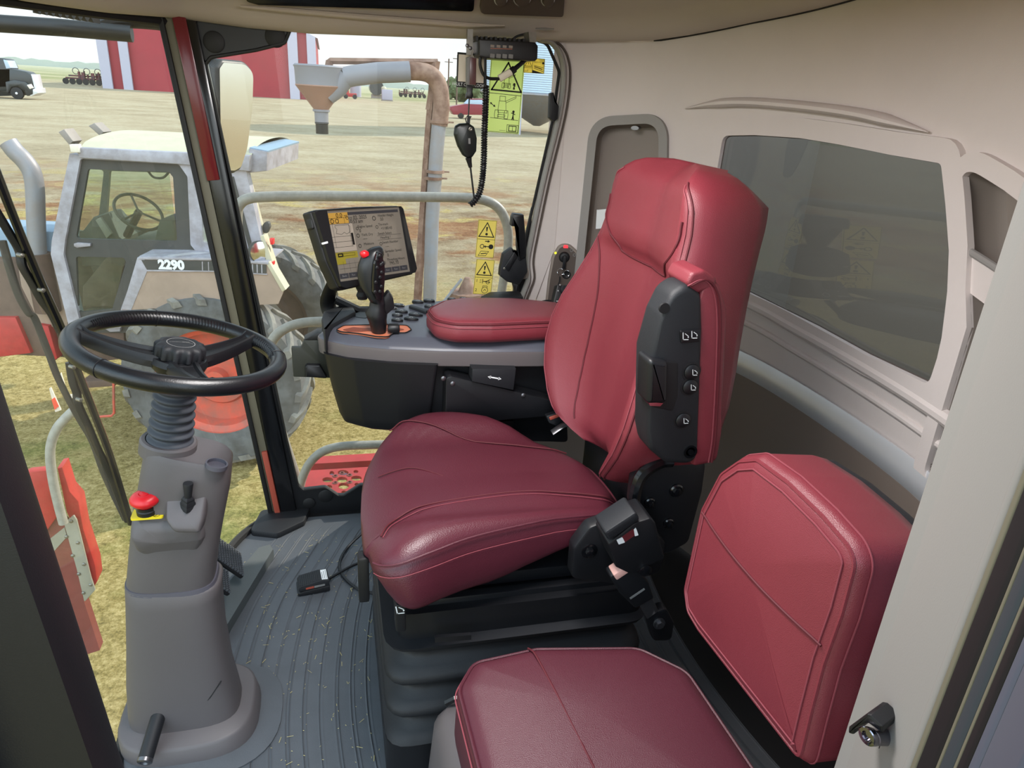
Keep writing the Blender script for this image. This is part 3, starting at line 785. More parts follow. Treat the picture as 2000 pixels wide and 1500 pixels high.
def bs(pts, m='seam', r=.0022, name='seam', n=8, lift=.0008):
    mb = MB(); mb.tube([backp(p.x, p.y, True, lift) for p in cr([(a, b, 0) for a, b in pts], n)], r, 6); build(name, mb, m, bk)
bs([(.04, .62), (.12, .56), (.22, .55), (.32, .60), (.40, .72), (.455, .86)])
bs([(.04, -.62), (.12, -.56), (.22, -.55), (.32, -.60), (.40, -.72), (.455, -.86)])
bs([(.55, .87), (.50, .83), (.455, .55), (.44, .45), (.437, 0), (.44, -.45), (.455, -.55), (.50, -.83), (.55, -.87)], r=.0026)
bs([(.03, -.88), (.15, -.90), (.30, -.90), (.45, -.90), (.57, -.9), (.61, -.82)], 'thread', .0014)
bs([(.03, -.93), (.15, -.94), (.30, -.94), (.45, -.94), (.57, -.94), (.615, -.86)], r=.002)
bs([(.03, .88), (.15, .90), (.30, .90), (.45, .90), (.57, .9), (.61, .82)], 'thread', .0014)

# raised left armrest: black shell with buttons and slider, red pad behind
AY = 1.00
af = Fr((0, AY, 0), (1, 0, 0), (0, 0, 1), (0, -1, 0))
def ap_(pts, w=.03): return [af.hit(*p, w) for p in pts]
sh = rpoly(ap_([(1268, 690), (1264, 850), (1270, 880), (1300, 905), (1360, 908), (1372, 640), (1368, 572), (1342, 552), (1312, 572), (1290, 615)]), [.0, .0, .02, .03, .02, 0, .01, .02, .03, .03], 5)
mb = MB(); mb.prism(sh, af, -.03, .034, .012, 3, True); shl = build('armrest_shell', mb, 'black_soft', ds, smooth=60)
pd = rpoly(ap_([(1362, 640), (1364, 590), (1376, 550), (1403, 548), (1421, 600), (1419, 700), (1410, 850), (1400, 905), (1356, 914), (1358, 860)], .03), [0, .01, .016, .016, .018, 0, 0, .012, .006, 0], 4)
mb = MB(); mb.prism(pd, af, -.045, .030, .010, 3, True); pad = build('armrest_pad', mb, 'leather', ds, smooth=60)
hk = rpoly(ap_([(1341, 553), (1352, 533), (1376, 527), (1403, 545), (1396, 562), (1364, 574), (1346, 564)], .03), .010, 4)
mb = MB(); mb.prism(hk, af, -.045, .030, .006, 3, True); build('pad_end', mb, 'leather', pad, smooth=60)
for off, m, r in ((.0, 'seam', .0022), (-.006, 'thread', .0013)):
    mb = MB(); mb.tube([af.p(h.x, h.y, .0302) for h in cr([(p.x+off, p.y, 0) for p in ap_([(1352, 560), (1380, 548), (1400, 565), (1409, 610), (1408, 700), (1400, 850), (1392, 905)], .034)], 5)], r, 6); build('seam', mb, m, pad)
h = af.hit(1296, 601, .03); mb = MB(); mb.lathe([(.0085, -.004), (.0085, .0006)], af.sub(h.x, h.y, .034)); build('screw_hole', mb, 'gasket', shl)
q = ap_([(1324, 643), (1365, 640), (1364, 665), (1326, 668)], .03); mb = MB(); mb.prism(rpoly(q, .003), af, .024, .038, .002); rk = build('rocker_switch', mb, 'black', shl)
def seat_icon(fr, s, m, parent):
    mb = MB(); mb.line([(-.4*s, .5*s), (-.25*s, -.35*s), (.4*s, -.35*s)], .12*s, fr, .0006); mb.line([(-.1*s, .4*s), (.35*s, .1*s)], .09*s, fr, .0006); mb.disc((.38*s, -.05*s), .09*s, fr, .0006, 10); return build('symbol', mb, m, parent, smooth=0)
for px, py in ((1336, 656), (1353, 653)):
    h = af.hit(px, py, .034); seat_icon(af.sub(h.x, h.y, .0384), .013, 'white_ink', rk)
for px, py, r in ((1348, 724, .013), (1345, 753, .013), (1331, 818, .013)):
    h = af.hit(px, py, .03); bf = af.sub(h.x, h.y, .034); mb = MB(); mb.lathe([(r, -.004), (r, .003), (r*.8, .005), (.001, .0055)], bf); k = build('button', mb, 'black', shl)
    mb = MB(); mb.lathe([(r*1.25, -.002), (r*1.25, .001), (r*1.05, .0012)], bf, cap=(False, False)); build('button_ring', mb, 'gasket', k); seat_icon(bf.sub(.003, 0, .0056), .011, 'white_ink', k)
h = af.hit(1346, 880, .03); mb = MB(); mb.lathe([(.012, -.002), (.012, .002), (.009, .002), (.008, .0), (.005, .0), (.005, .004), (.001, .004)], af.sub(h.x, h.y, .034)); build('bolt', mb, 'black_gloss', shl)
q = ap_([(1268, 698), (1322, 705), (1322, 770), (1312, 802), (1268, 792)], .03); mb = MB(); mb.prism(rpoly(q, .006), af, .026, .0350, .002); build('recess', mb, 'gasket', shl)
q = ap_([(1266, 700), (1304, 706), (1302, 786), (1262, 788)], .045); mb = MB(); mb.prism(rpoly(q, .008), af, .0, .05, .008, 3); build('slider', mb, 'black', shl)
q = ap_([(1268, 786), (1296, 788), (1290, 794), (1270, 793)], .045); mb = MB(); mb.prism(q, af, .02, .044); build('slider_trim', mb, 'chrome', shl)
mb = MB(); mb.box((.640, 1.33, .53), (.09, .34, .27), bev=.02); build('back_frame', mb, 'black', ds)
# recliner hinge, side plate and bolts on the near side
hf_ = Fr((0, 1.06, 0), (1, 0, 0), (0, 0, 1), (0, -1, 0))
def hq_(pts, w=0): return [hf_.hit(*p, w) for p in pts]
mb = MB(); mb.prism(rpoly(hq_([(1234, 985), (1240, 935), (1275, 900), (1330, 895), (1380, 900), (1372, 960), (1345, 1060), (1300, 1085), (1262, 1050)]), .02), hf_, -.03, .0, .004); pl_ = build('recliner_plate', mb, 'black', ds)
mb = MB(); mb.tube([hf_.p(h.x, h.y, .004) for h in cr([(p.x, p.y, 0) for p in hq_([(1240, 1000), (1238, 965), (1252, 925), (1285, 902), (1310, 898)])], 6)], .012, 8); build('hinge_arc', mb, 'black_gloss', pl_)
for px, py, r in ((1268, 981, .011), (1305, 1021, .011), (1250, 1096, .0), (1320, 957, .014)):
    if not r: continue
    h = hf_.hit(px, py); bf = hf_.sub(h.x, h.y, 0); mb = MB(); mb.lathe([(r, -.002), (r, .004), (r*.8, .006)], bf, 20); mb.lathe([(r*.6, .005), (r*.6, .010), (r*.4, .011)], bf, 6); build('bolt', mb, 'black_gloss', pl_)
# seat pan, slides and side skirt under the cushion
mb = MB(); mb.box((.33, 1.31, .452), (.44, .38, .03), bev=.008); mb.box((.34, 1.10, .425), (.46, .02, .035), bev=.004); build('seat_pan', mb, 'black', ds)
mb = MB(); mb.prism(rpoly(hq_([(1115, 1130), (1120, 1070), (1150, 1030), (1215, 1005), (1260, 1010), (1300, 1060), (1290, 1120), (1200, 1140)], .01), .02), hf_, -.02, .012, .005); sp_ = build('side_plate', mb, 'black', ds)
h = hf_.hit(1151, 1076, .012); bf = hf_.sub(h.x, h.y, .012); mb = MB(); mb.lathe([(.016, -.002), (.016, .002), (.013, .003)], bf); mb.lathe([(.009, .002), (.009, .009), (.007, .010)], bf, 6); build('bolt', mb, 'black_gloss', sp_)
# suspension: upper plate, folded rubber bellows, base plate, height lever
def rr(x0, x1, y0, y1, r, z): return [V((p.x, p.y, z)) for p in rpoly([(x0, y0), (x1, y0), (x1, y1), (x0, y1)], r, 4)]
X0, X1, Y0, Y1 = .085, .60, 1.06, 1.57
mb = MB(); mb.rings([rr(X0+.01, X1, Y0+.01, Y1, .03, z) for z in (.36, .365, .425, .43)]); build('suspension_top', mb, 'black', ds)
R = []
for k in range(0, 25):
    t = k/24; z = .12+.25*t; o = .016*cos(t*2*pi*3.0); R.append(rr(X0-o, X1+o*.4, Y0-o, Y1+o, .05, z))
mb = MB(); mb.rings(R); bl = build('suspension_bellows', mb, 'black_soft', ds, smooth=70)
mb = MB(); mb.rings([rr(X0-.015, X1, Y0-.01, Y1, .03, z) for z in (.03, .115, .12)]); build('suspension_base', mb, 'black', ds)
lf_ = Fr((0, 1.045, 0), (1, 0, 0), (0, 0, 1), (0, -1, 0))
q = [lf_.hit(*p) for p in ((771, 1172), (791, 1176), (792, 1226), (772, 1226))]; mb = MB(); mb.prism(rpoly(q, .005), lf_, -.02, .012, .003); lv = build('height_lever', mb, 'black', ds)
h = lf_.hit(781, 1192, .012); seat_icon(lf_.sub(h.x, h.y, .0122), .018, 'white_ink', lv)
q = [lf_.hit(*p) for p in ((848, 1236), (918, 1231), (918, 1240), (848, 1246))]; mb = MB(); mb.prism(q, lf_, .005, .013); build('moulded_mark', mb, 'black', bl)
# little switch hanging under the cushion's front edge
mb = MB(); mb.box((.035, 1.12, .49), (.02, .03, .10), bev=.005); fs = build('front_lever', mb, 'black', ds)
sf = Fr((.024, 1.12, .47), (0, -1, 0), (0, 0, 1)); mb = MB(); mb.line([(-.006, .0), (-.006, .02)], .003, sf); mb.line([(.004, 0), (.004, .02)], .003, sf); build('symbol', mb, 'white_ink', fs)
# belt retractor box on the near rear corner
rf = Fr(at(1236, 1060, y=.99), (at(1300, 1035, y=.99)-at(1190, 1085, y=.99)), (0, 0, 1), None)
def rq(px, py): return rf.hit(px, py)
def rpr(pts, w0, w1, r=.006, b=.004): mb = MB(); mb.prism(rpoly([rq(*p) for p in pts], r), rf, w0, w1, b); return mb
sgn = 1 if rf.z.y < 0 else -1
rx = build('belt_retractor', rpr([(1180, 1050), (1196, 1096), (1225, 1110), (1290, 1078), (1272, 1010), (1262, 1000), (1230, 1010)], -.05, .02), 'black', ds)
build('belt_guide', rpr([(1171, 1025), (1232, 985), (1240, 1000), (1180, 1042)], -.03, .025), 'black_soft', rx)
build('label', rpr([(1196, 1042), (1207, 1036), (1212, 1046), (1200, 1050)], .019, .0215, .001, 0), 'white_ink', rx)
build('label', rpr([(1229, 1022), (1233, 1018), (1238, 1032), (1231, 1034)], .019, .0215, .001, 0), 'white_ink', rx)
build('label_red', rpr([(1206, 1036), (1228, 1020), (1232, 1032), (1212, 1046)], .0185, .0212, .001, 0), mat('label_maroon', (92, 30, 36), .5), rx)
# buckle on its stalk, near side
bu_ = build('belt_buckle', rpr([(1186, 1118), (1228, 1090), (1262, 1130), (1272, 1160), (1236, 1180), (1205, 1150)], -.015, .014), 'black', ds)
build('release_button', rpr([(1191, 1112), (1222, 1091), (1228, 1098), (1228, 1102), (1198, 1122)], -.010, .018, .003, .002), mat('buckle_pink', (222, 170, 160), .5), bu_)
mb = rpr([(1224, 1158), (1252, 1139), (1254, 1142), (1226, 1161)], .0135, .0145, 0, 0); build('moulded_mark', mb, 'grey_ink', bu_)
build('buckle_stalk', rpr([(1246, 1176), (1272, 1164), (1284, 1190), (1262, 1206)], -.006, .006, .003, .002), 'steel', ds)
bm_ = build('stalk_mount', rpr([(1262, 1200), (1300, 1185), (1316, 1215), (1310, 1250), (1275, 1250)], -.02, .004, .012), 'black', ds)
h = rq(1285, 1214); bf = rf.sub(h.x, h.y, .004); mb = MB(); mb.lathe([(.012, 0), (.012, .004)], bf); mb.lathe([(.008, .003), (.008, .009)], bf, 6); build('bolt', mb, 'steel', bm_)
h = rq(1251, 1100); bf = rf.sub(h.x, h.y, .02); mb = MB(); mb.lathe([(.012, 0), (.012, .004), (.008, .006)], bf); build('bolt', mb, 'black_gloss', rx)
# far side buckle with its red release beside the backrest
fb = Fr(at(1098, 812, y=1.53), at(1118, 803, y=1.53)-at(1078, 820, y=1.53), (0, .2, 1))
def fq(pts, w0, w1, r=.003, b=.002): mb = MB(); mb.prism(rpoly([fb.hit(*p) for p in pts], r), fb, w0, w1, b); return mb
fbk = build('belt_buckle', fq([(1066, 812), (1102, 800), (1104, 814), (1088, 832), (1072, 826)], -.02, .004), 'black', ds)
build('release_button', fq([(1071, 814), (1100, 803), (1102, 809), (1074, 820)], -.004, .007), 'orange_red', fbk)
mb = MB(); mb.tube([at(1078, 845, y=1.5), at(1100, 830, y=1.5), at(1115, 826, y=1.5)], .012, 8, flat=(.4, 1)); build('belt_strap', mb, 'steel', ds)

# ------------------------------------------------------------------ instructor's seat
ps = thing('passenger_seat', (.35, .68, 0), 'low red leather fold-down passenger seat with square back beside the door post', 'seat')
ZP = .525
po = rpoly([(.165, .46), (.155, .80), (.19, .852), (.30, .864), (.47, .836), (.53, .77), (.545, .46)], [.03, .05, .04, .05, .05, .05, .03], 6)
PS = lambda u, v, w: V((u, v, w))
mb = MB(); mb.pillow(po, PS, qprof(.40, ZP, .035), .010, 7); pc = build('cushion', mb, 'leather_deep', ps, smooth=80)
def pt(u, v):
    P = po; dmin = min((V((u, v))-p).length for p in P); h = ZP if dmin > .035 else ZP-.035+math.sqrt(max(0, .035**2-(.035-dmin)**2))
    return V((u, v, h+.0012+.007*min(1, dmin/.12)))
s0 = at(1040, 1262, z=.528); s1 = at(1165, 1500, z=.536)
mb = MB(); mb.tube([pt(lerp(s0.x, s1.x, t/20)-.002, lerp(s0.y, s1.y, t/20)) for t in range(-1, 21)], .0018, 6); build('seam', mb, 'seam', pc)
mb = MB(); mb.tube([V((p.x, p.y, ZP-.013)) for p in offset(po, .006)], .0026, 6, closed=True); build('piping', mb, 'leather_deep', pc)
mb = MB(); mb.tube([V((p.x, p.y, ZP-.026)) for p in offset(po, -.0005)], .0012, 6, closed=True); build('stitching', mb, 'thread', pc)
# backrest pad on a plane leaning slightly back
pn = V((-1, 0, .10)).normalized(); pbf = Fr(V((.545, .75, .52)), (0, -1, 0), (.10, 0, 1), pn)
bp2 = [pbf.hit(*p, .045) for p in ((1316, 1150), (1350, 990), (1388, 915), (1425, 888), (1462, 884), (1525, 930), (1592, 995), (1648, 1060), (1662, 1105), (1634, 1210), (1598, 1310), (1572, 1410), (1548, 1510), (1345, 1240), (1322, 1200))]
low = pbf.hit(1330, 1180, .045)
bo_ = rpoly(bp2, [.03, .04, .04, .03, .03, .04, .04, .05, .05, .05, .03, .02, .02, .03, .03], 5)
BS = lambda u, v, w: pbf.p(u, v, w)
mb = MB(); mb.pillow(bo_, BS, [(.02, -.085), (.004, -.08), (0, -.06), (0, .012)]+[(.022*(1-cos(a)), .012+.022*sin(a)) for a in [pi/2*k/4 for k in range(1, 5)]], .014, 7); pb = build('backrest', mb, 'leather', ps, smooth=80)
mb = MB(); mb.tube([pbf.p(p.x, p.y, .030) for p in offset(bo_, .010)], .0028, 6, closed=True); build('piping', mb, 'leather', pb)
for d_, z_ in ((.022, .0352), (-.0004, .014)):
    mb = MB(); mb.tube([pbf.p(p.x, p.y, z_) for p in offset(bo_, d_)], .0012, 6, closed=True); build('stitching', mb, 'thread', pb)
a, b = pbf.hit(1350, 990, .045), pbf.hit(1606, 1282, .045); mb = MB()
def pb_at(u, v):
    ol = offset(bo_, .022); c = sum(ol, V((0, 0)))/len(ol); d = V((u, v))-c; k = 9.0
    for i in range(len(ol)):
        a_, b_ = ol[i-1], ol[i]; e = b_-a_; den = d.x*e.y-d.y*e.x
        if abs(den) < 1e-12: continue
        t = ((a_.x-c.x)*e.y-(a_.y-c.y)*e.x)/den; s_ = ((a_.x-c.x)*d.y-(a_.y-c.y)*d.x)/den
        if t > 0 and 0 <= s_ <= 1: k = min(k, t)
    t = max(0, 1-1/k); return pbf.p(u, v, .034+.014*(1-(1-t)**2)+.0008)
mb.tube([pb_at(lerp(a.x, b.x, t/20), lerp(a.y, b.y, t/20)) for t in range(1, 20)], .0018, 6); build('seam', mb, 'seam', pb)
mb = MB(); mb.prism(offset(bo_, .006), pbf, -.10, -.08, .006); build('back_shell', mb, 'black_soft', ps)
mb = MB(); mb.box((.36, .68, .385), (.34, .34, .03), bev=.008); mb.box((.56, .70, .40), (.05, .34, .05), bev=.01); build('hinge_frame', mb, 'black', ps)
# grey moulded box carrying the passenger seat
bx0 = at(816, 1330, y=1.0); mb = MB()
mb.rings([rr(.135, .60, .50, 1.02, .05, 0), rr(.135, .60, .50, 1.02, .05, .02), rr(.15, .60, .50, 1.005, .05, .25), rr(.165, .60, .50, .99, .05, .285), rr(.19, .60, .52, .96, .04, .30)]); base = build('storage_box', mb, 'console_grey', ps, smooth=50)
mb = MB(); mb.rings([rr(.20, .56, .55, .93, .03, z) for z in (.295, .372)]); build('seat_riser', mb, 'black', ps)
mb = MB(); mb.tube([V((.175, .98, .292)), V((.19, .975, .305)), V((.21, .975, .305))], .006, 6); build('latch', mb, 'black_gloss', base)
# ------------------------------------------------------------------ steering column and wheel
sc_ = thing('steering_column', (-.34, 1.29, 0), 'grey plastic steering column with black folded boot rising from the cab floor', 'steering column')
WC0 = V((-.2725, 1.309, .884)); wn = V((.2095, .0218, .9776)).normalized()
def ring2(x0, x1, yc, hy, z0, z1=None, e=3.2, n=36, skew=0.0):
    """superellipse ring; z runs from z0 at x0 to z1 at x1"""
    z1 = z0 if z1 is None else z1; o = []
    for i in range(n):
        t = 2*pi*i/n; c, s = cos(t), sin(t)
        u = abs(c)**(2/e)*(1 if c >= 0 else -1); v = abs(s)**(2/e)*(1 if s >= 0 else -1)
        x = (x0+x1)/2+u*(x1-x0)/2; o.append(V((x, yc+v*hy, lerp(z0, z1, (x-x0)/(x1-x0)))))
    return o
YC = 1.305
low = [(-.462, -.235, .075, .045, .045), (-.462, -.238, .075, .07, .075), (-.455, -.247, .07, .15, .15), (-.440, -.252, .068, .26, .26), (-.428, -.250, .066, .36, .36), (-.424, -.246, .064, .402, .385), (-.420, -.250, .060, .408, .39)]
mb = MB(); mb.rings([ring2(a, b, YC, h, z, z1) for a, b, h, z, z1 in low]); lw = build('lower_shroud', mb, 'column_grey', sc_, smooth=50)
mb = MB(); mb.rings([ring2(-.482, -.196, YC, .125, z, e=3) if z < .03 else ring2(-.482, -.205, YC, .122, z, e=3) for z in (0.0, .006, .045)]+[ring2(-.476, -.212, YC, .115, .052, e=3)]); build('base_flange', mb, 'column_grey', sc_, smooth=50)
mb = MB(); mb.rings([ring2(-.490, -.150, YC, .16, z, e=2.6) for z in (.0, .004)]+[ring2(-.486, -.19, YC, .135, .012, e=2.6)]); build('floor_gaiter', mb, 'rubber', sc_, smooth=50)
# seam lines of the lower shroud
mb = MB(); mb.tube([at(px, py, y=yy) for px, py, yy in ((322, 1462, 1.230), (345, 1436, 1.2305), (385, 1392, 1.2345), (412, 1360, 1.239), (432, 1330, 1.25))], .0012, 6); build('panel_seam', mb, 'gasket', lw)
up = [(-.421, -.258, .060, .392, .392), (-.420, -.256, .062, .41, .405), (-.408, -.247, .062, .47, .455), (-.392, -.232, .062, .545, .52), (-.368, -.212, .06, .635, .60), (-.352, -.203, .058, .695, .655), (-.347, -.208, .053, .707, .664)]
mb = MB(); mb.rings([ring2(a, b, YC, h, z, z1) for a, b, h, z, z1 in up]); us_ = build('upper_shroud', mb, 'column_grey', sc_, smooth=50)
mb = MB(); mb.rings([ring2(-.424, -.252, YC, .064, .398, .388), ring2(-.423, -.254, YC, .063, .406, .398)]); build('shroud_joint', mb, 'column_dark', sc_)
cf = Fr(V((-.312, YC, .70)), (1, 0, -.2), (0, 1, 0), wn)
mb = MB(); mb.lathe([(.050, -.02), (.050, .004), (.047, .008), (.041, .008), (.041, -.01)], cf, 32); build('boot_collar', mb, 'column_grey', us_)
# black folded boot up to the wheel hub
b0, b1 = V((-.312, YC, .690)), WC0-wn*.055
ax = (b1-b0); La = ax.length; bfz = ax.normalized(); bf = Fr(b0, V((1, 0, 0))-bfz*bfz.x, (0, 1, 0), bfz)
prof = []
for i in range(0, 85):
    t = i/84; h = t*La*.86; r = lerp(.0385, .0335, t)+.0035*cos(2*pi*7*t); prof.append((r, h))
mb = MB(); mb.lathe(prof, bf, 28); build('boot', mb, 'bellows', sc_, smooth=70)
mb = MB(); mb.lathe([(.032, La*.82), (.042, La*.88), (.044, La*.97), (.040, La*1.0), (.02, La*1.04)], bf, 28); build('hub_sleeve', mb, 'column_dark', sc_)
# storage scoop, emergency stop and lever on the upper shroud
YN = YC-.062
nf = Fr(V((0, YN, 0)), (1, 0, 0), (0, .06, 1), (0, -1, .06))
def np_(pts, w=0): return [nf.hit(*p, w) for p in pts]
mb = MB(); R = []
def belly(P, wf):
    c = sum((V((q[0], q[1])) for q in P), V((0, 0)))/len(P); vt = max(q[1] for q in P); vb = min(q[1] for q in P)
    W = lambda q: wf((vt-q.y)/(vt-vb)); R = []
    for s_, k in ((0, None), (0, .0), (.03, .45), (.07, .75), (.13, .95), (.22, 1), (.4, 1), (.6, 1), (.8, 1), (.97, 1)):
        r = []
        for q in P:
            q = V((q[0], q[1])); q2 = q+(c-q)*s_; r.append(nf.p(q2.x, q2.y, -.02 if k is None else W(q2)*k))
        R.append(r)
    mb = MB(); mb.rings(R); return mb
shelf = np_([(252, 1002), (300, 1004), (350, 1004), (405, 996), (404, 1050), (388, 1088), (340, 1106), (296, 1102), (262, 1080), (250, 1045)], .03)
pk = build('pod', belly(rpoly(shelf, [.004, 0, 0, .004, .03, .03, .04, .04, .03, .03], 4), lambda t: interp([(0, .006), (.22, .042), (.5, .044), (1, .012)], t)[0]), 'column_grey', us_, smooth=60)
sw = rpoly(np_([(321, 950), (345, 953), (408, 966), (405, 1006), (398, 1034), (345, 1032), (324, 1010), (319, 982)], .04), [.004, 0, .004, 0, .006, .02, .02, .02], 4)
build('switch_pod', belly(sw, lambda t: interp([(0, .008), (.75, .064), (.9, .066), (1, .062)], t)[0]), 'column_grey', us_, smooth=60)
ef = Fr(at(288, 1002, pl=(nf.p(0, 0, .022), nf.z)), (1, 0, -.1), (0, .8, .3))
ef = Fr(ef.o+V((0, 0, .003)), V((1, 0, 0)), V((0, 1, .03)), V((0, -.03, 1)))
mb = MB(); mb.prism(rpoly([(-.026, -.018), (.030, -.018), (.030, .02), (-.026, .02)], .006), ef, -.006, -.002); yb = build('stop_label', mb, 'yellow', us_)
mb = MB(); mb.disc((.018, -.011), .006, ef, -.0015, 16, .005); mb.line([(.014, -.015), (.022, -.007)], .0014, ef, -.0015); build('symbol', mb, 'ink', yb, smooth=0)
mb = MB(); mb.lathe([(.018, -.002), (.018, .006), (.0165, .008), (.0165, .014)], ef, 24); build('stop_collar', mb, 'black', us_)
mb = MB(); mb.lathe([(.014, .012), (.0155, .016), (.022, .020), (.0265, .026), (.0265, .031), (.022, .037), (.014, .0405), (.010, .0405), (.009, .039), (.0085, .0415), (.004, .0425), (.001, .0425)], ef, 28); build('stop_button', mb, 'red_button', us_, smooth=50)
l0 = at(367, 988, pl=(nf.p(0, 0, .040), nf.z)); lfz = V((.12, -.05, .99)).normalized(); lfr = Fr(l0, (1, 0, -.12), (0, 1, 0), lfz)
mb = MB()
for h0, r0, r1 in ((-.008, .015, .013), (.002, .0135, .0115), (.010, .0115, .009)): mb.lathe([(r0, h0), (r0, h0+.005), (r1, h0+.009), (r1*.9, h0+.010)], lfr, 4)
lb = build('lever_boot', mb, 'black_soft', us_, smooth=20)
mb = MB(); mb.lathe([(.005, .012), (.0065, .02), (.009, .048), (.0085, .05), (.002, .0505)], lfr, 16); build('lever', mb, 'black_soft', us_)
cfz = Fr(at(423, 908, z=.672), (1, 0, -.25), (0, 1, 0)); mb = MB(); mb.lathe([(.020, -.004), (.020, .004), (.017, .0045), (.017, -.002), (.001, -.002)], cfz, 24); build('tilt_socket', mb, 'column_dark', us_)
# tilt lever at the foot of the column
t0 = at(305, 1413, y=1.225); t1 = at(283, 1486, y=1.16)
mb = MB(); mb.tube([t0+(t0-t1)*.4, t0, lerp(t0, t1, .5), t1], .0145, 16); tl_ = build('tilt_handle', mb, 'black_soft', sc_)
dz = (t1-t0).normalized(); tf = Fr(t1, dz.cross(V((0, 0, 1))), (0, 0, 1)-dz*dz.z if False else V((0, 0, 1))-dz*dz.z, dz)
mb = MB(); mb.lathe([(.0148, -.004), (.0148, .003), (.012, .005), (.008, .005), (.007, .001), (.001, .001)], tf, 20); build('handle_cap', mb, 'steel', tl_)

wh_ = thing('steering_wheel', WC0, 'black leather steering wheel with three spokes and round lobed hub knob', 'steering wheel')
e1 = V((1, 0, 0)); wf = Fr(WC0, e1-wn*wn.x, wn.cross(e1-wn*wn.x), wn)
RR, rt = .1703, .0156
mb = MB(); mb.tube([wf.p(RR*cos(2*pi*i/96), RR*sin(2*pi*i/96), 0) for i in range(96)], rt, 18, closed=True); rim_ = build('rim', mb, mat('rim_leather', (14, 16, 21), .33, bump=.12, bs=500, spec=.55), wh_, smooth=80)
def pix_ang(px, py):
    q = wf.hit(px, py); return math.atan2(q.y, q.x), q.length
def lace(a0, a1, n, name):
    mb = MB()
    for i in range(n):
        a = lerp(a0, a1, i/n); b = lerp(a0, a1, (i+.5)/n)
        for s in (-1, 1):
            th0 = pi-.15*s; P = []
            for k, (aa, ph) in enumerate(((a, .72), (b, .95))):
                ph = pi*ph; P.append(wf.p((RR+(rt+.0004)*cos(ph+s*0))*cos(aa), (RR+(rt+.0004)*cos(ph))*sin(aa), (rt+.0004)*sin(ph)*1.0+(-.0012*s)))
            mb.tube(P, .0007, 4)
    build(name, mb, 'black_gloss', rim_)
A = {k: pix_ang(*p)[0] for k, p in dict(s1=(175, 655), s2=(455, 665), s3=(400, 750), j1=(297, 612), j2=(550, 700), j3=(190, 722)).items()}
lace(pix_ang(200, 645)[0], pix_ang(440, 650)[0], 46, 'lacing'); lace(pix_ang(470, 668)[0], pix_ang(525, 705)[0]-.0, 16, 'lacing')
for k in ('j1', 'j2', 'j3'):
    a = A[k]; c = wf.p(RR*cos(a), RR*sin(a)); er = wf.x*cos(a)+wf.y*sin(a); mb = MB()
    mb.tube([c+(er*cos(2*pi*i/24)+wn*sin(2*pi*i/24))*(rt+.0002) for i in range(24)], .0008, 5, closed=True); build('leather_joint', mb, 'gasket', rim_)
for k, px in (('s1', (172, 655)), ('s2', (452, 668)), ('s3', (395, 745))):
    a = pix_ang(*px)[0]; er = wf.x*cos(a)+wf.y*sin(a); et = wn.cross(er)
    R = []
    for t in [i/10 for i in range(11)]:
        r = lerp(.030, RR-.008, t); z = -.022+.020*t*t+(.004 if t > .9 else 0); hw = lerp(.030, .0145, min(1, t*1.15)) if t < .85 else lerp(.0125, .018, (t-.85)/.15); th = .013
        o = WC0+er*r+wn*z
        R.append([o+et*(hw*c_)+wn*(th*s_) for c_, s_ in ((-1, -.7), (-1, .2), (-.8, .9), (-.55, 1), (-.45, .55), (.45, .55), (.55, 1), (.8, .9), (1, .2), (1, -.7), (.6, -1), (-.6, -1))])
    mb = MB(); mb.rings(R); build('spoke', mb, 'black', wh_, smooth=30)
mb = MB(); mb.lathe([(.030, -.05), (.046, -.034), (.050, -.024), (.046, -.014), (.02, -.012)], wf, 32); build('hub', mb, 'black', wh_)
R = []
for h, r, am in ((-.014, .038, .0), (-.012, .041, .003), (.006, .041, .003), (.010, .039, .0024), (.013, .034, .001), (.0135, .030, 0), (.0125, .029, 0), (.0125, .024, 0)):
    R.append([wf.p((r+am*cos(12*2*pi*i/96))*cos(2*pi*i/96), (r+am*cos(12*2*pi*i/96))*sin(2*pi*i/96), h) for i in range(96)])
mb = MB(); mb.rings(R); kn = build('hub_knob', mb, 'black_soft', wh_, smooth=45)
mb = MB(); mb.disc((0, 0), .024, wf, .0130, 28, .0225); mb.line(cr([(-.018, -.004, 0), (-.004, .003, 0), (.012, .006, 0), (.019, .004, 0)], 5), .0012, wf, .0130); mb.line([(.002, .006), (.012, .010)], .0014, wf, .0131); build('emblem', mb, 'grey_ink', kn, smooth=0)

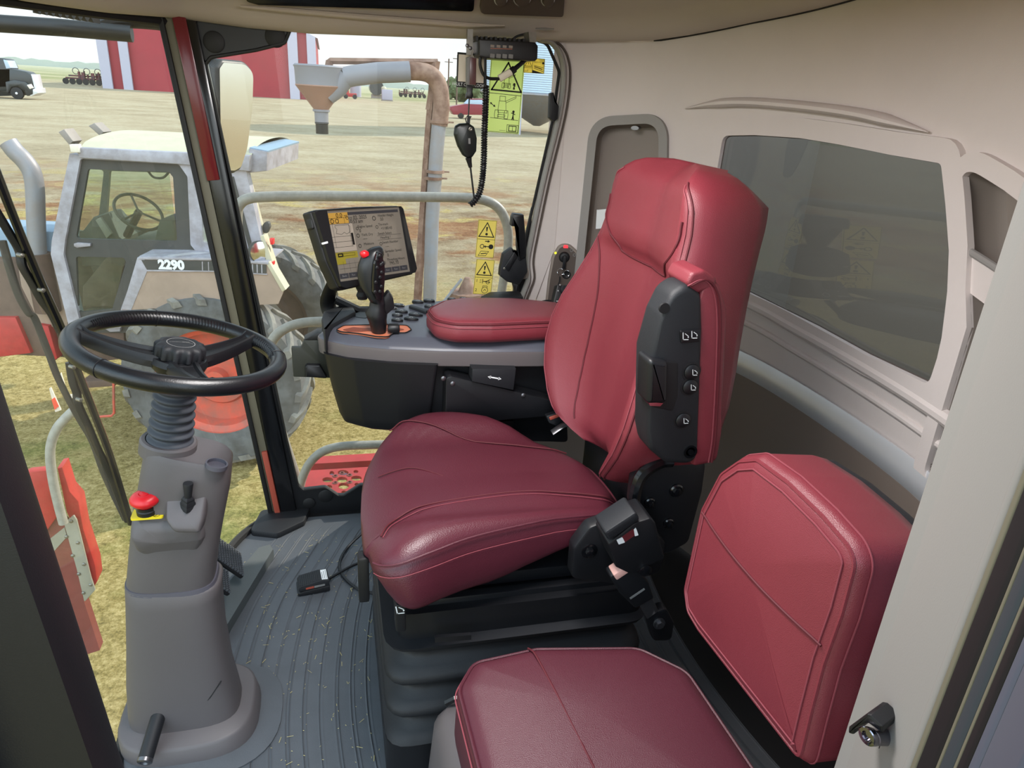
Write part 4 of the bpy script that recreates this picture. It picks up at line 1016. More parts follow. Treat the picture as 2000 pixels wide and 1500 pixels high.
# ------------------------------------------------------------------ pedals, foot rest, foot switch, straw
def pedal(px, name, label, w, h, tilt=RAD(50)):
    o = px; r = thing(name, (o.x, o.y, o.z), label, 'pedal', 'brake pedals')
    fr = Fr(o, (0, 1, 0), (-cos(tilt), 0, sin(tilt))); fr = Fr(o, (-.18, 1, 0), (-cos(tilt), 0, sin(tilt)))
    fr.z = -fr.z if fr.z.x < 0 else fr.z
    mb = MB(); mb.prism(rpoly([(-w/2, -h/2), (w/2, -h/2), (w/2, h/2), (-w/2, h/2)], .012), Fr(fr.o, fr.x, fr.y, fr.z), -.010, .0, .003); build('plate', mb, 'black', r)
    mb = MB(); fz = Fr(fr.o, fr.x, fr.y, fr.z)
    nx, ny = max(2, int(w/.0085)), max(3, int(h/.0095))
    for i in range(nx):
        for j in range(ny): mb.box((-w/2+.006+(w-.012)*i/(nx-1), -h/2+.007+(h-.014)*j/(ny-1), .002), (.005, .0055, .005), fz)
    build('tread_pad', mb, 'rubber', r, smooth=0)
    mb = MB(); mb.tube([fz.p(0, h*.5, .0), fz.p(-w*.35, h*.53, .002), fz.p(w*.35, h*.53, .002)][1:], .006, 8); build('edge_lip', mb, 'black_gloss', r)
    mb = MB(); mb.tube([fz.p(0, 0, -.01), fz.p(0, .0, -.05), V((o.x-.06, o.y, .0))], .010, 8); build('pedal_arm', mb, 'black', r)
pedal(at(441, 1082, x=-.315), 'brake_pedal', 'black studded brake pedal nearest the right window, farther of the pair', .115, .125)
pedal(at(416, 1118, x=-.330), 'brake_pedal', 'black studded brake pedal half hidden behind the steering column', .10, .115)
# foot rest wedge: sloping board along the floor edge
P = [at(*p, z=.035) for p in ((528, 1066), (536, 1078))]; a, b = at(533, 1074, z=.03), at(437, 1236, z=.03)
c, d = at(490, 1064, z=.05), at(418, 1180, z=.05)
mb = MB()
top = [at(506, 1068, z=.05), at(527, 1062, z=.042), at(534, 1072, z=.032), at(432, 1240, z=.032), at(421, 1165, z=.05)]
mb.rings([[V((p.x, p.y, .001)) for p in top], [V((p.x, p.y, p.z-.003)) for p in top], [p+(sum(top, V((0, 0, 0)))/5-p)*.03 for p in top]])
solo('footrest', mb, mat('footrest_grey', (76, 82, 84), .6, bump=.2, bs=500), 'dark grey sloping foot rest board on the floor mat beside the pedals', 'foot rest')
fsw = thing('foot_switch', at(612, 1136, z=.0), 'small black ribbed foot switch with curled cable lying on the floor mat', 'foot switch')
f0, f1 = at(570, 1148, z=.0), at(655, 1146, z=.0)
ff = Fr(at(612, 1147, z=.004), at(640, 1128, z=0)-at(580, 1146, z=0), (0, 1, 0)); ff = Fr(ff.o, (1, .12, 0), (-.12, 1, 0))
W_, D_ = .085, .058
def fbx(pts, y0, y1): 
    mb = MB(); mb.prism(pts, Fr(ff.p(0, y0, 0), ff.x, V((0, 0, 1)), -ff.y), -(y1-y0), 0, .002); return mb
sl = lambda x: .024+.010*(x+.042)/.085
build('switch_base', fbx(rpoly([(-.044, .0), (.044, .0), (.044, .018), (-.030, .012), (-.044, .008)], .003), -D_/2, D_/2), 'black', fsw)
pdl = build('switch_pedal', fbx(rpoly([(-.042, .013), (.043, .012), (.043, .036), (.018, .039), (-.036, .030), (-.042, .022)], .003), -D_/2+.002, D_/2-.002), 'black_soft', fsw)
mb = MB()
for i in range(11):
    x = -.036+i*.0052; mb.tube([ff.p(x, -D_/2+.005, .0305+(x+.036)*.165), ff.p(x, D_/2-.005, .0305+(x+.036)*.165)], .0013, 6)
build('tread_rib', mb, 'black_soft', pdl)
lbf = Fr(ff.p(.031, .0, .0385), ff.x, ff.y); lbf = Fr(lbf.o, ff.y, -ff.x*1, None); mb = MB(); mb.prism([(-.022, -.008), (.022, -.008), (.022, .008), (-.022, .008)], lbf, -.002, .0006); lab = build('label', mb, 'white_ink', pdl)
mb = MB()
for k in range(3): mb.line([(-.019, .005-.005*k), (.012+.003*k, .005-.005*k)], .0012, lbf, .0009)
build('lettering', mb, 'ink', lab, smooth=0)
sf_ = Fr(ff.p(.0, -D_/2+.0018, .020), ff.x, (0, 0, 1)); mb = MB(); mb.prism(rpoly([(-.022, -.002), (.0, -.001), (.0, .005), (-.022, .003)], .0008), sf_, -.002, .0012); build('label_red', mb, 'orange_red', pdl)
mb = MB(); mb.prism(rpoly([(.001, -.001), (.030, .001), (.030, .006), (.001, .005)], .0008), sf_, -.002, .0012); build('label', mb, 'grey_ink', pdl)
cb = cr([ff.p(.044, .01, .012), at(690, 1104, z=.012), at(722, 1096, z=.012), at(760, 1095, z=.012)], 8)
mb = MB(); mb.tube(cb, .0042, 8); build('cable', mb, 'black', fsw)
cb = cr([at(760, 1150, z=.01), at(730, 1158, z=.008), at(695, 1148, z=.008), at(668, 1122, z=.010), at(664, 1096, z=.012), at(680, 1068, z=.02), at(716, 1034, z=.06), at(735, 1020, z=.09)], 10)
R_ = [.0042+.0006*(i % 2) for i in range(len(cb))]; mb = MB(); mb.tube(cb, R_, 8); build('cable', mb, 'black', fsw)
rnd = random.Random(3); mb = MB()
for i in range(420):
    y = rnd.uniform(1.05, 2.0); k = rnd.randrange(2, 16); s = .0365*k+.0365*.2+rnd.gauss(0, .006)
    if rnd.random() < .35: s = rnd.uniform(.1, .52)
    x = xw(y)+s; L_ = rnd.choice([.001, .0015, .0015, .002, .003, .007]); a = rnd.uniform(0, pi); r_ = rnd.uniform(.0004, .0007)
    if x > .08 and y < 1.58: continue
    if inside((x, y), offset([(p.x, p.y) for p in top], -.03)): continue
    mb.tube([V((x-cos(a)*L_, y-sin(a)*L_, .0026)), V((x+cos(a)*L_, y+sin(a)*L_, .0030))], r_, 4)
p, q = at(738, 1235, z=.003), at(746, 1270, z=.003); mb.tube([p, lerp(p, q, .5)+V((.003, 0, 0)), q], .0013, 5)
solo('straw_debris', mb, 'straw', 'bits of chaff and straw scattered over the floor mat', 'straw', kind='stuff', smooth=0)

# ------------------------------------------------------------------ right-hand console
DZ = .775
co = thing('armrest_console', (.25, 1.70, 0), 'grey operator console with red arm pad and joystick beside the right window', 'console')
deck = [at(*p, z=DZ-.062) for p in ((614, 688), (680, 703), (760, 711), (860, 715), (960, 716), (1088, 715))]
far = [at(*p, z=DZ) for p in ((1110, 600), (1010, 582), (900, 577), (800, 587), (735, 600), (690, 606), (655, 622))]
dk = rpoly([(p.x, p.y) for p in deck+far], [.05, .04, .05, .1, .1, .07, .07, .06, .1, .1, .05, .03, .03], 5)
rimp = offset(dk, -.012)
mb = MB(); mb.rings([[V((p.x, p.y, z)) for p in offset(dk, d)] for d, z in ((-.003, DZ-.024), (-.002, DZ-.021), (.004, DZ-.015), (.030, DZ-.001), (.036, DZ))]); dko = build('deck', mb, 'deck_grey', co)
mb = MB(); R = []
for d, z in ((.012, DZ-.064), (.002, DZ-.064), (-.004, DZ-.060), (-.006, DZ-.028), (-.005, DZ-.023), (.0, DZ-.022)): R.append([V((p.x, p.y, z)) for p in offset(dk, d)])
mb.rings(R, cap=(True, False)); build('rim', mb, 'console_grey', co, smooth=40)
# black bin under the deck
bt = rpoly([(p.x, p.y) for p in [at(624, 692, z=.72), at(690, 706, z=.72), at(780, 713, z=.72), at(858, 716, z=.72)]]+[(.27, 1.95), (.02, 1.92)], [.04, .04, .05, .01, .05, .05], 5)
cxb = (.12, 1.74)
R = []
for k, z in ((.98, .722), (.96, .70), (.88, .62), (.80, .555), (.74, .530), (.60, .518), (.3, .515)):
    R.append([V((cxb[0]+(p.x-cxb[0])*k+.03*(1-k), cxb[1]+(p.y-cxb[1])*k, z)) for p in bt])
mb = MB(); mb.rings(R); build('bin', mb, 'black', co, smooth=50)
# slide mechanism under the rear half
cf_ = Fr((0, 1.60, 0), (1, 0, 0), (0, 0, 1), (0, -1, 0))
def cq(pts, w=0): return [cf_.hit(*p, w) for p in pts]
mb = MB(); mb.prism(rpoly(cq([(870, 735), (880, 732), (1060, 775), (1100, 788), (1098, 808), (1000, 816), (868, 830)]), .008), cf_, -.04, .01, .003); sm = build('slide_rail', mb, 'black', co)
mb = MB(); mb.prism(cq([(922, 720), (1008, 720), (1003, 762), (922, 745)], .02), cf_, -.03, .022, .003); build('slide_block', mb, 'black_soft', co)
mb = MB(); mb.prism(rpoly(cq([(815, 722), (1095, 722), (1116, 760), (1120, 880), (815, 872)]), .01), cf_, -.12, -.05); build('back_plate', mb, 'black', co)
af_ = Fr(cf_.p(*cf_.hit(966, 738, .0225), .0226), (1, 0, -.22), (.22, 0, 1), (0, -1, 0)); mb = MB()
mb.line([(-.011, 0), (.011, 0)], .0034, af_); mb.flat([(-.018, 0), (-.010, -.0042), (-.010, .0042)], af_); mb.flat([(.018, 0), (.010, -.0042), (.010, .0042)], af_); build('arrow_mark', mb, 'white_ink', co, smooth=0)
for px, py in ((866, 739), (884, 749), (1090, 796), (1022, 772)):
    h = cf_.hit(px, py, .01); mb = MB(); mb.lathe([(.006, -.002), (.006, .002), (.003, .004), (.001, .004)], cf_.sub(h.x, h.y, .01), 12); build('bolt', mb, 'steel', sm)
mb = MB(); mb.box((.30, 1.66, .50), (.30, .06, .10), bev=.01); mb.box((.36, 1.60, .47), (.06, .12, .06), bev=.01); build('support_arm', mb, 'black', co)
# red arm pad
pz = DZ+.004
pad_ = [at(*p, z=pz) for p in ((829, 640), (846, 662), (888, 671), (960, 671), (1092, 664), (1110, 640))]+[at(*p, z=pz+.04) for p in ((1095, 597), (1000, 588), (905, 587), (862, 594))]
po_ = rpoly([(p.x, p.y) for p in pad_], [.07, .06, .06, .05, .04, .05, .06, .08, .08, .06], 7)
mb = MB(); mb.pillow(po_, PS, [(.008, pz), (.001, pz+.010), (0, pz+.024), (.003, pz+.040), (.008, pz+.048), (.016, pz+.053)], .006, 5); apd = build('arm_pad', mb, 'leather', co, smooth=80)
for d, z, m, r in ((.0045, pz+.0455, 'seam', .0022), (.0075, pz+.0495, 'thread', .0011), (.001, pz+.037, 'thread', .0011)):
    mb = MB(); mb.tube([V((p.x, p.y, z)) for p in offset(po_, d)], r, 6, closed=True); build('seam', mb, m, apd)
# buttons, rocker strip, orange lever gate
df = Fr((0, 0, DZ), (1, 0, 0), (0, 1, 0))
for px, py, rx_ in ((778, 598, .018), (816, 591, .017), (838, 589, .017), (784, 610, .018), (812, 616, .02), (803, 624, .02), (838, 600, .014), (776, 617, .015), (776, 627, .016), (768, 604, .012), (882, 586, .013), (905, 585, .012)):
    h = df.hit(px, py); bf = df.sub(h.x, h.y, .0, RAD(-20)); mb = MB()
    mb.rings([[bf.p(rx_*k*cos(2*pi*i/20), rx_*.62*k*sin(2*pi*i/20), z) for i in range(20)] for k, z in ((1.0, -.002), (1.0, .004), (.85, .006))]); k = build('button', mb, 'black', co)
    mb = MB(); mb.line([(-.005, -.002), (.001, .003), (.005, -.001)], .0012, bf, .0063); mb.line([(-.003, .003), (.004, .003)], .001, bf, .0063); build('symbol', mb, 'white_ink', k, smooth=0)
q = [df.hit(*p) for p in ((798, 602), (803, 600), (836, 610), (832, 614))]; mb = MB(); mb.prism(rpoly(q, .003), df, -.002, .008, .002); build('rocker_strip', mb, 'black_soft', co)
gate = rpoly([df.hit(*p) for p in ((657, 645), (672, 637), (720, 636), (760, 635), (795, 637), (803, 645), (792, 651), (770, 651), (757, 659), (735, 658), (700, 652), (668, 649))], [.012]*12, 4)
mb = MB(); mb.prism(gate, df, -.003, .0012); gt = build('lever_gate', mb, 'orange', co)
sl_ = rpoly([df.hit(*p) for p in ((668, 645), (690, 640), (712, 642), (735, 641), (780, 642), (792, 645), (780, 647), (730, 647), (705, 649), (680, 649))], .006, 4)
mb = MB(); mb.prism(sl_, df, .0, .0018); build('slot', mb, mat('slot_rust', (128, 58, 34), .6), gt)
mb = MB(); mb.tube([df.p(p.x, p.y, .0015) for p in offset(gate, -.001)], .0018, 6, closed=True); build('gate_edge', mb, 'gasket', gt)
q = rpoly([df.hit(*p) for p in ((690, 614), (712, 606), (726, 612), (716, 622), (696, 620))], .01, 4); mb = MB(); mb.prism(q, df, -.002, .001); build('tray_recess', mb, 'black', co)
q = rpoly([df.hit(*p) for p in ((998, 578), (1015, 578), (1022, 590), (970, 592), (935, 590), (955, 580))], .01, 4); mb = MB(); mb.prism(q, df, -.002, .016, .004); build('cup_rest', mb, 'black', co)
# document pocket at the front corner
q = rpoly([at(*p, z=DZ+.005).to_2d() for p in ((628, 625), (632, 612), (675, 596), (690, 602), (695, 612), (645, 640), (634, 652))], .012, 4); mb = MB(); mb.prism(q, WF, DZ-.05, DZ+.012, .006); build('front_pocket', mb, 'black_soft', co)
# joystick
jb = at(740, 650, z=DZ); jt = jb+V((-.012, .01, .20)); js = MB()
jf = Fr(jb, (1, 0, 0), (0, 1, 0), (jt-jb))
def jr(px, py): return at(px, py, y=jb.y)
jx = [(740, 650, .017, .017), (738, 630, .022, .022), (736, 622, .024, .026), (735, 612, .027, .03), (737, 600, .020, .022), (738, 590, .019, .022), (734, 580, .022, .024), (726, 560, .028, .026), (722, 540, .030, .027), (723, 520, .029, .026), (727, 503, .026, .024), (733, 490, .020, .02), (738, 484, .012, .014), (741, 481, .003, .004)]
R = []
for px, py, a, b in jx:
    c = jr(px, py); R.append([c+V((a*cos(2*pi*i/24), b*sin(2*pi*i/24), -.10*a*cos(2*pi*i/24))) for i in range(24)])
mb = MB(); mb.rings(R[:6]); stick = build('joystick', mb, 'black', co, smooth=60)
mb = MB(); mb.rings(R[5:]); build('grip', mb, mat('grip_black', (30, 32, 36), .32, spec=.5), stick, smooth=70)
kf = Fr(jr(740, 545)+V((.012, -.024, 0)), (.9, .25, 0), (-.06, 0, 1), (.35, -.95, .05))
kp = [kf.hit(*p) for p in ((736, 490), (744, 494), (750, 515), (751, 545), (749, 575), (744, 590), (735, 585), (728, 570), (727, 545), (729, 515))]
mb = MB(); mb.prism(rpoly(kp, .006, 4), kf, -.008, .005, .003); kpd = build('key_face', mb, 'black_gloss', stick)
for px, py in ((741, 500), (735, 508), (744, 517), (736, 523), (747, 514), (742, 542), (734, 552), (745, 532), (742, 570), (733, 571), (745, 560)):
    h = kf.hit(px, py, .005); mb = MB(); mb.lathe([(.0042, -.001), (.0042, .0022), (.003, .003), (.0003, .003)], kf.sub(h.x, h.y, .005), 12); mb.line([(-.002, 0), (.002, .001)], .0008, kf.sub(h.x, h.y, .0081)); build('grip_button', mb, 'black', stick)
rb = jr(715, 494)+V((-.004, -.012, 0)); mb = MB(); mb.lathe([(.010, -.006), (.011, .0), (.009, .006), (.006, .009), (.001, .010)], Fr(rb, (1, 0, .5), (0, 1, 0), V((-.6, -.2, .8))), 14); build('red_switch', mb, 'red_button', stick)
mb = MB(); mb.lathe([(.010, -.014), (.012, -.010), (.012, .010), (.010, .014)], Fr(at(769, 641, z=DZ+.016), (0, 0, 1), (0, 1, 0), (1, 0, 0)), 14); build('lock_knob', mb, 'black', stick)
mb = MB(); mb.prism(rpoly([cf_.hit(*p) for p in ((765, 590), (775, 605), (778, 625), (760, 640), (735, 630))], .006), Fr(V((0, jb.y, 0)), (1, 0, 0), (0, 0, 1), (0, -1, 0)), -.02, .01, .004); build('stick_guard', mb, 'black', stick)

# black side bracket in front of the console with a clip
bkf = Fr((0, 1.78, 0), (1, 0, 0), (0, 0, 1), (0, -1, 0))
def bq(pts, w=0): return [bkf.hit(*p, w) for p in pts]
mb = MB(); mb.prism(rpoly(bq([(569, 678), (588, 678), (594, 664), (640, 664), (660, 738), (573, 735)]), .003), bkf, -.012, .004, .002); br = build('side_bracket', mb, mat('bracket_olive', (40, 42, 36), .5), co)
mb = MB(); mb.prism(bq([(594, 664), (620, 650), (650, 652), (640, 664)]), bkf, -.04, .0, .002); build('top_flap', mb, 'black', br)
mb = MB(); mb.prism(rpoly(bq([(596, 712), (600, 708), (625, 709), (640, 735), (597, 732)]), .004), bkf, .0, .018, .004); build('clip', mb, 'black', br)

# ------------------------------------------------------------------ terminal display
mo = thing('display_monitor', V((.09, 1.86, .80)), 'black touchscreen terminal showing zero speed and date, on a bracket before the console', 'monitor')
STL, STR, SBR, SBL = V((-.0101, 1.7951, 1.0503)), V((.1697, 1.9301, 1.0421)), V((.2003, 1.8942, .8895)), V((.0204, 1.7592, .8977))
ex = (STR-STL+SBR-SBL); mf = Fr((STL+STR+SBR+SBL)/4, ex, (STL-SBL+STR-SBR)); 
if mf.z.y > 0: mf = Fr(mf.o, mf.x, mf.y, -mf.z)
SWd, SH = .225, .160
ho = rpoly([mf.hit(*p, .006) for p in ((610, 412), (622, 408), (700, 402), (783, 400), (789, 407), (816, 525), (812, 535), (790, 540), (676, 566), (664, 562), (640, 510), (628, 470))], [.005, .006, .05, .006, .008, .006, .008, .02, .008, .008, .05, .05], 4)
sc2 = [(-SWd/2, -SH/2), (SWd/2, -SH/2), (SWd/2, SH/2), (-SWd/2, SH/2)]
mb = MB(); mb.prism(ho, mf, -.04, -.004, .006); hs = build('housing', mb, 'black', mo)
mb = MB(); mb.sheet(offset(ho, .004), [rpoly(offset(sc2, -.006), .002)], lambda u, v, w: mf.p(u, v, w-.005), .05, .013); build('bezel', mb, 'black', mo, smooth=30)
mb = MB(); mb.flat(offset(sc2, -.007), mf, .0); scr = build('screen', mb, 'screen', mo, smooth=0)
def sbox(x0, y0, x1, y1, m, w=.0003, name='screen_tile', mb=None):
    mb = MB(); X = lambda t: (t-.5)*SWd; Y = lambda t: (.5-t)*SH
    mb.flat([(X(x0), Y(y0)), (X(x1), Y(y0)), (X(x1), Y(y1)), (X(x0), Y(y1))], mf, w); return build(name, mb, m, scr, smooth=0)
sbox(.26, .0, 1, .045, 'screen_slate'); sbox(0, 0, .26, .165, 'screen_amber'); sbox(0, .17, .30, .59, 'screen_white', .0004); sbox(0, .60, .30, .70, 'screen_yellow'); sbox(0, .70, .12, .78, 'screen_yellow', .0005)
for k in range(8): sbox(k/8+.003, .92, (k+1)/8-.003, 1.0, 'screen_slate')
mb = MB(); X = lambda t: (t-.5)*SWd; Y = lambda t: (.5-t)*SH
def L2(p, wd=.0007, cl=False): mb.line([(X(a), Y(b)) for a, b in p], wd, mf, .0009, cl)
L2([(.06, .19), (.24, .19), (.26, .22), (.25, .30), (.20, .33), (.17, .30), (.13, .33), (.06, .31), (.08, .25), (.06, .22)], .0008, True)
for y in (.08, .17, .36, .44, .52): L2([(0.0, y), (.26, y)])
for x in (.03, .12, .2): L2([(x, .08), (x, .17)])
L2([(.03, .18), (.03, .52), (.245, .52), (.245, .18)])
L2([(.035, .62), (.09, .62), (.09, .66), (.035, .66)], .003, True); L2([(.10, .62), (.26, .62), (.26, .66), (.10, .66)], .0007, True)
for y in (.78, .85): L2([(.02, y), (.55, y)], .0005)
for x in (.08, .16, .24, .32): L2([(x, .74), (x, .91)], .0005)
L2([(.27, .34), (.27, .48)], .007)
for y in (.40, .47): L2([(.62, y), (.98, y)], .0006)
for cx_, cy_, s in ((.035, .125, .012), (.10, .125, .011), (.355, .26, .008), (.64, .26, .009), (.655, .53, .009), (.655, .70, .008), (.655, .84, .009), (.35, .37, .010), (.35, .53, .010), (.62, .12, .012)):
    mb.disc((X(cx_), Y(cy_)), s*.5, mf, .0009, 12, s*.36)
build('screen_lines', mb, 'screen_ink', scr, smooth=0)
mb = MB()
for t, x, y, s in (('0.0', .14, .045, .016), ('mph', .225, .05, .006), ('Oct 02, 2025', .37, .09, .0125), ('10:53 am', .35, .15, .0125), ('Header Height', .80, .085, .009), ('50', .73, .145, .011), ('Engine Speed', .47, .235, .009), ('0', .39, .30, .011), ('Tie-mark', .74, .225, .009), ('<1180.43', .78, .29, .010), ('Yield, Dry', .48, .365, .009), ('----', .44, .425, .011), ('Swath Select', .74, .37, .009), ('Heading ?', .74, .435, .009), ('Moisture', .48, .51, .009), ('Swath Number', .80, .515, .009), ('----', .74, .58, .010), ('Spreader Speed', .82, .66, .009), ('0', .73, .725, .011), ('Threshing Hours', .84, .80, .009), ('795.70', .80, .86, .012)):
    mb.text(t, mf.sub(X(x), Y(y), .0006), s)
build('lettering', mb, 'screen_ink', scr, smooth=0)
mb = MB()
for k in (0, 1, 5, 6, 7): mb.text('Back' if k == 0 else 'Run', mf.sub(X(k/8+.0625), Y(.96), .0006), .007)
build('lettering', mb, 'grey_ink', scr, smooth=0)
h = [mf.hit(*p, .009) for p in ((629, 474), (640, 471), (641, 475), (630, 478))]; mb = MB(); mb.prism(rpoly(h, .0012), mf, .006, .0092); build('indicator', mb, 'white_ink', mo)
h = [mf.hit(*p, -.02) for p in ((601, 424), (610, 420), (614, 447), (605, 449))]; mb = MB(); mb.prism(rpoly(h, .004), mf, -.032, -.008, .003); mb.prism([mf.hit(*p, -.02) for p in ((605, 443), (616, 440), (618, 446), (607, 449))], mf, -.03, -.012); build('side_knob', mb, 'black', mo)
# stand: ball clamp and arm down to the console
b_ = at(690, 575, y=1.86); mb = MB(); mb.tube([mf.p(-.03, -.09, -.02), mf.p(-.03, -.105, -.022)], .03, 10, flat=(.7, 1.4)); mb.lathe([(.012, -.02), (.016, -.01), (.012, 0), (.017, .012), (.012, .022)], Fr(mf.p(-.035, -.118, -.022), (1, 0, 0), (0, 1, 0)), 14); build('ball_clamp', mb, 'black_soft', mo)
mb = MB(); mb.tube(cr([mf.p(-.085, -.06, -.035), at(640, 585, y=1.90), at(652, 618, y=1.90), V((.03, 1.90, DZ-.01))], 6), .016, 8, flat=(.5, 1.3)); mb.tube([at(655, 585, y=1.90), at(700, 606, y=1.90), at(735, 606, y=1.90)], .012, 8); build('stand_arm', mb, 'black', mo)
# ------------------------------------------------------------------ things on and by the right window
GY = YR-.012
GF = Fr((0, GY, 0), (1, 0, 0), (0, 0, 1), (0, -1, 0))
def gq(*p, w=0): return GF.hit(p[0], p[1], w)
def translucent(name, col, k=.6):
    m = bpy.data.materials.new(name); m.use_nodes = True; nt = m.node_tree; N, L = nt.nodes, nt.links; b = N['Principled BSDF']; b.inputs['Base Color'].default_value = rgb(*col); b.inputs['Roughness'].default_value = .4
    t = N.new('ShaderNodeBsdfTranslucent'); t.inputs['Color'].default_value = rgb(*col); mx = N.new('ShaderNodeMixShader'); mx.inputs[0].default_value = k
    L.new(b.outputs[0], mx.inputs[1]); L.new(t.outputs[0], mx.inputs[2]); L.new(mx.outputs[0], N['Material Output'].inputs['Surface']); MATS[name] = m; return m
translucent('decal_yellow', (252, 238, 150), .6); translucent('decal_lime', (232, 244, 184), .65)
class Dec:
    """flat decal on the pane: a frame with unit coordinates 0..1 from its lower left corner"""
    def __init__(s, quad, m, label, cat='decal', group=None, y=GY, r=.002):
        P = [at(*q, y=y) for q in quad]; s.w = ((P[1]-P[0]).length+(P[2]-P[3]).length)/2; s.h = ((P[3]-P[0]).length+(P[2]-P[1]).length)/2
        s.f = Fr(P[3], (P[2]-P[3]), (P[0]-P[3])); s.f.z = V((0, -1, 0)) if s.f.z.y > 0 else s.f.z
        mb = MB(); mb.prism(rpoly([s.f_uv(*p) for p in ((0, 0), (1, 0), (1, 1), (0, 1))], r), s.f, 0, .0008)
        s.o = solo('warning_sign', mb, m, label, cat, group, smooth=0, loc=P[3]); s.mb = MB()
    def f_uv(s, u, v): return V((u*s.w, v*s.h))
    def line(s, pts, wd=.0012, cl=False): s.mb.line([s.f_uv(*p) for p in pts], wd, s.f, .0011, cl); return s
    def poly(s, pts): s.mb.flat([s.f_uv(*p) for p in pts], s.f, .0012); return s
    def disc(s, u, v, r, ri=0): c = s.f_uv(u, v); s.mb.disc((c.x, c.y), r, s.f, .0012, 18, ri); return s
    def text(s, t, u, v, size): c = s.f_uv(u, v); s.mb.text(t, s.f.sub(c.x, c.y), size, .0012); return s
    def tri(s, cx, y0, y1, hw, wd): return s.line([(cx-hw, y0), (cx+hw, y0), (cx, y1)], wd, True)
    def done(s): build('pictogram', s.mb, 'ink', s.o, smooth=0)
def excl(d, cx, y0, y1, r=.004):
    d.poly([(cx-.05, y1), (cx+.05, y1), (cx+.022, y0+.10), (cx-.022, y0+.10)]); d.disc(cx, y0+.03, r)
d = Dec(((933.5, 429), (969.5, 430.5), (964, 504), (928, 502)), 'decal_yellow', 'upper yellow warning decal with triangle, key and open book on the right window')
d.line([(.02, .01), (.98, .01), (.98, .99), (.02, .99)], .0009, True).line([(.02, .49), (.98, .49)], .0012).tri(.5, .56, .93, .40, .0028); excl(d, .5, .60, .82)
d.line([(.48, .44), (.62, .44)], .0028).poly([(.60, .475), (.74, .44), (.60, .405)]); d.disc(.32, .30, .007, .005).disc(.80, .30, .0075).line([(.40, .30), (.76, .30)], .0025).line([(.5, .28), (.5, .31)], .003)
d.line([(.15, .05), (.55, .05), (.70, .17), (.28, .17)], .0014, True).line([(.30, .10), (.58, .12)], .0026); d.done()
d = Dec(((928, 506), (964, 507.5), (958.5, 576), (923.5, 574)), 'decal_yellow', 'lower yellow warning decal with triangle, horn and numbers 1 and 2 on the right window')
d.line([(.02, .01), (.98, .01), (.98, .99), (.02, .99)], .0009, True).line([(.02, .49), (.98, .49)], .0012).tri(.5, .56, .93, .40, .0028); excl(d, .5, .60, .82)
d.text('1', .14, .39, .013).text('2', .14, .12, .013).line([(.50, .38), (.62, .38), (.86, .44)], .002).line([(.50, .38), (.86, .36)], .002).disc(.74, .36, .006, .0045).line([(.46, .33), (.46, .44)], .002)
for k in range(3): d.line([(.30, .34+.04*k), (.38, .35+.04*k)], .001)
d.disc(.62, .13, .0105, .009).line([(.50, .20), (.50, .25), (.74, .25), (.74, .20)], .0014).line([(.56, .11), (.62, .16), (.68, .12)], .0014); d.done()
d = Dec(((951, 113), (1019.5, 117.5), (1011.5, 262), (949, 257)), 'decal_lime', 'tall lime green danger decal with overhead auger drawing, hanging behind the radio')
d.line([(.02, .01), (.97, .01), (.97, .99), (.02, .99)], .0011, True).line([(.02, .535), (.97, .53)], .0015).tri(.52, .58, .955, .44, .0042)
def combine(d, x, y, s):
    q = lambda a, b: (x+a*s, y+b*s*.48)
    for a in (-.26, .26): d.line([q(a-.09, 0), q(a+.09, 0), q(a+.11, .2), q(a+.09, .42), q(a-.09, .42), q(a-.11, .2)], .0012, True)
    d.line([q(-.2, .08), q(.2, .08), q(.2, .2), q(-.2, .2)], .0012, True).line([q(-.2, .3), q(.3, .3), q(.3, .42), q(-.2, .42)], .0012, True).line([q(-.2, .42), q(-.16, .9), q(.2, .9), q(.24, .42)], .0012, True).line([q(-.14, .9), q(-.14, 1.15), q(.16, 1.15), q(.16, .9)], .0012, True)
    d.line([q(.2, .82), q(.72, 1.1), q(.74, 1.2), q(.2, .92)], .0011)
def man(d, x, y, s):
    d.disc(x, y+.62*s, .0035).line([(x, y+.5*s), (x-.02*s, y+.25*s), (x-.16*s, y)], .003).line([(x-.02*s, y+.25*s), (x+.10*s, y)], .003).line([(x-.32*s, y+.5*s), (x, y+.48*s), (x+.28*s, y+.40*s)], .0022)
combine(d, .50, .615, .34); man(d, .74, .615, .10); combine(d, .42, .20, .55); man(d, .78, .20, .17); d.line([(.1, .2), (.93, .19)], .0013)
d.line([(.08, .40), (.20, .36)], .002).poly([(.06, .41), (.12, .405), (.09, .375)]).poly([(.23, .35), (.16, .355), (.20, .385)]).line([(.62, .02), (.96, .02), (.96, .12), (.62, .12)], .0013, True).line([(.68, .035), (.68, .105), (.90, .105), (.90, .035)], .0022, True).line([(.79, .035), (.79, .105)], .0013).line([(.40, .035), (.58, .035)], .0008); d.done()
d = Dec(((1023, 112.5), (1064.5, 114.5), (1062, 144.5), (1022, 142)), 'decal_yellow', 'small wide yellow decal reading MAX with triangle in the upper corner of the right window')
d.line([(.02, .02), (.98, .02), (.98, .98), (.02, .98)], .0009, True).line([(.42, .02), (.42, .98)], .001).line([(.02, .36), (.42, .36)], .001).tri(.22, .45, .90, .16, .0012); d.line([(.22, .58), (.22, .76)], .0012)
d.poly([(.42, .02), (.98, .02), (.42, .22)]).text('MAX', .56, .74, .006).text('15%', .73, .74, .005).disc(.92, .70, .003).line([(.50, .34), (.92, .16)], .0012).line([(.50, .52), (.92, .40)], .0012).line([(.52, .44), (.88, .30)], .0022).line([(.06, .12), (.2, .12), (.2, .22)], .0008); d.done()
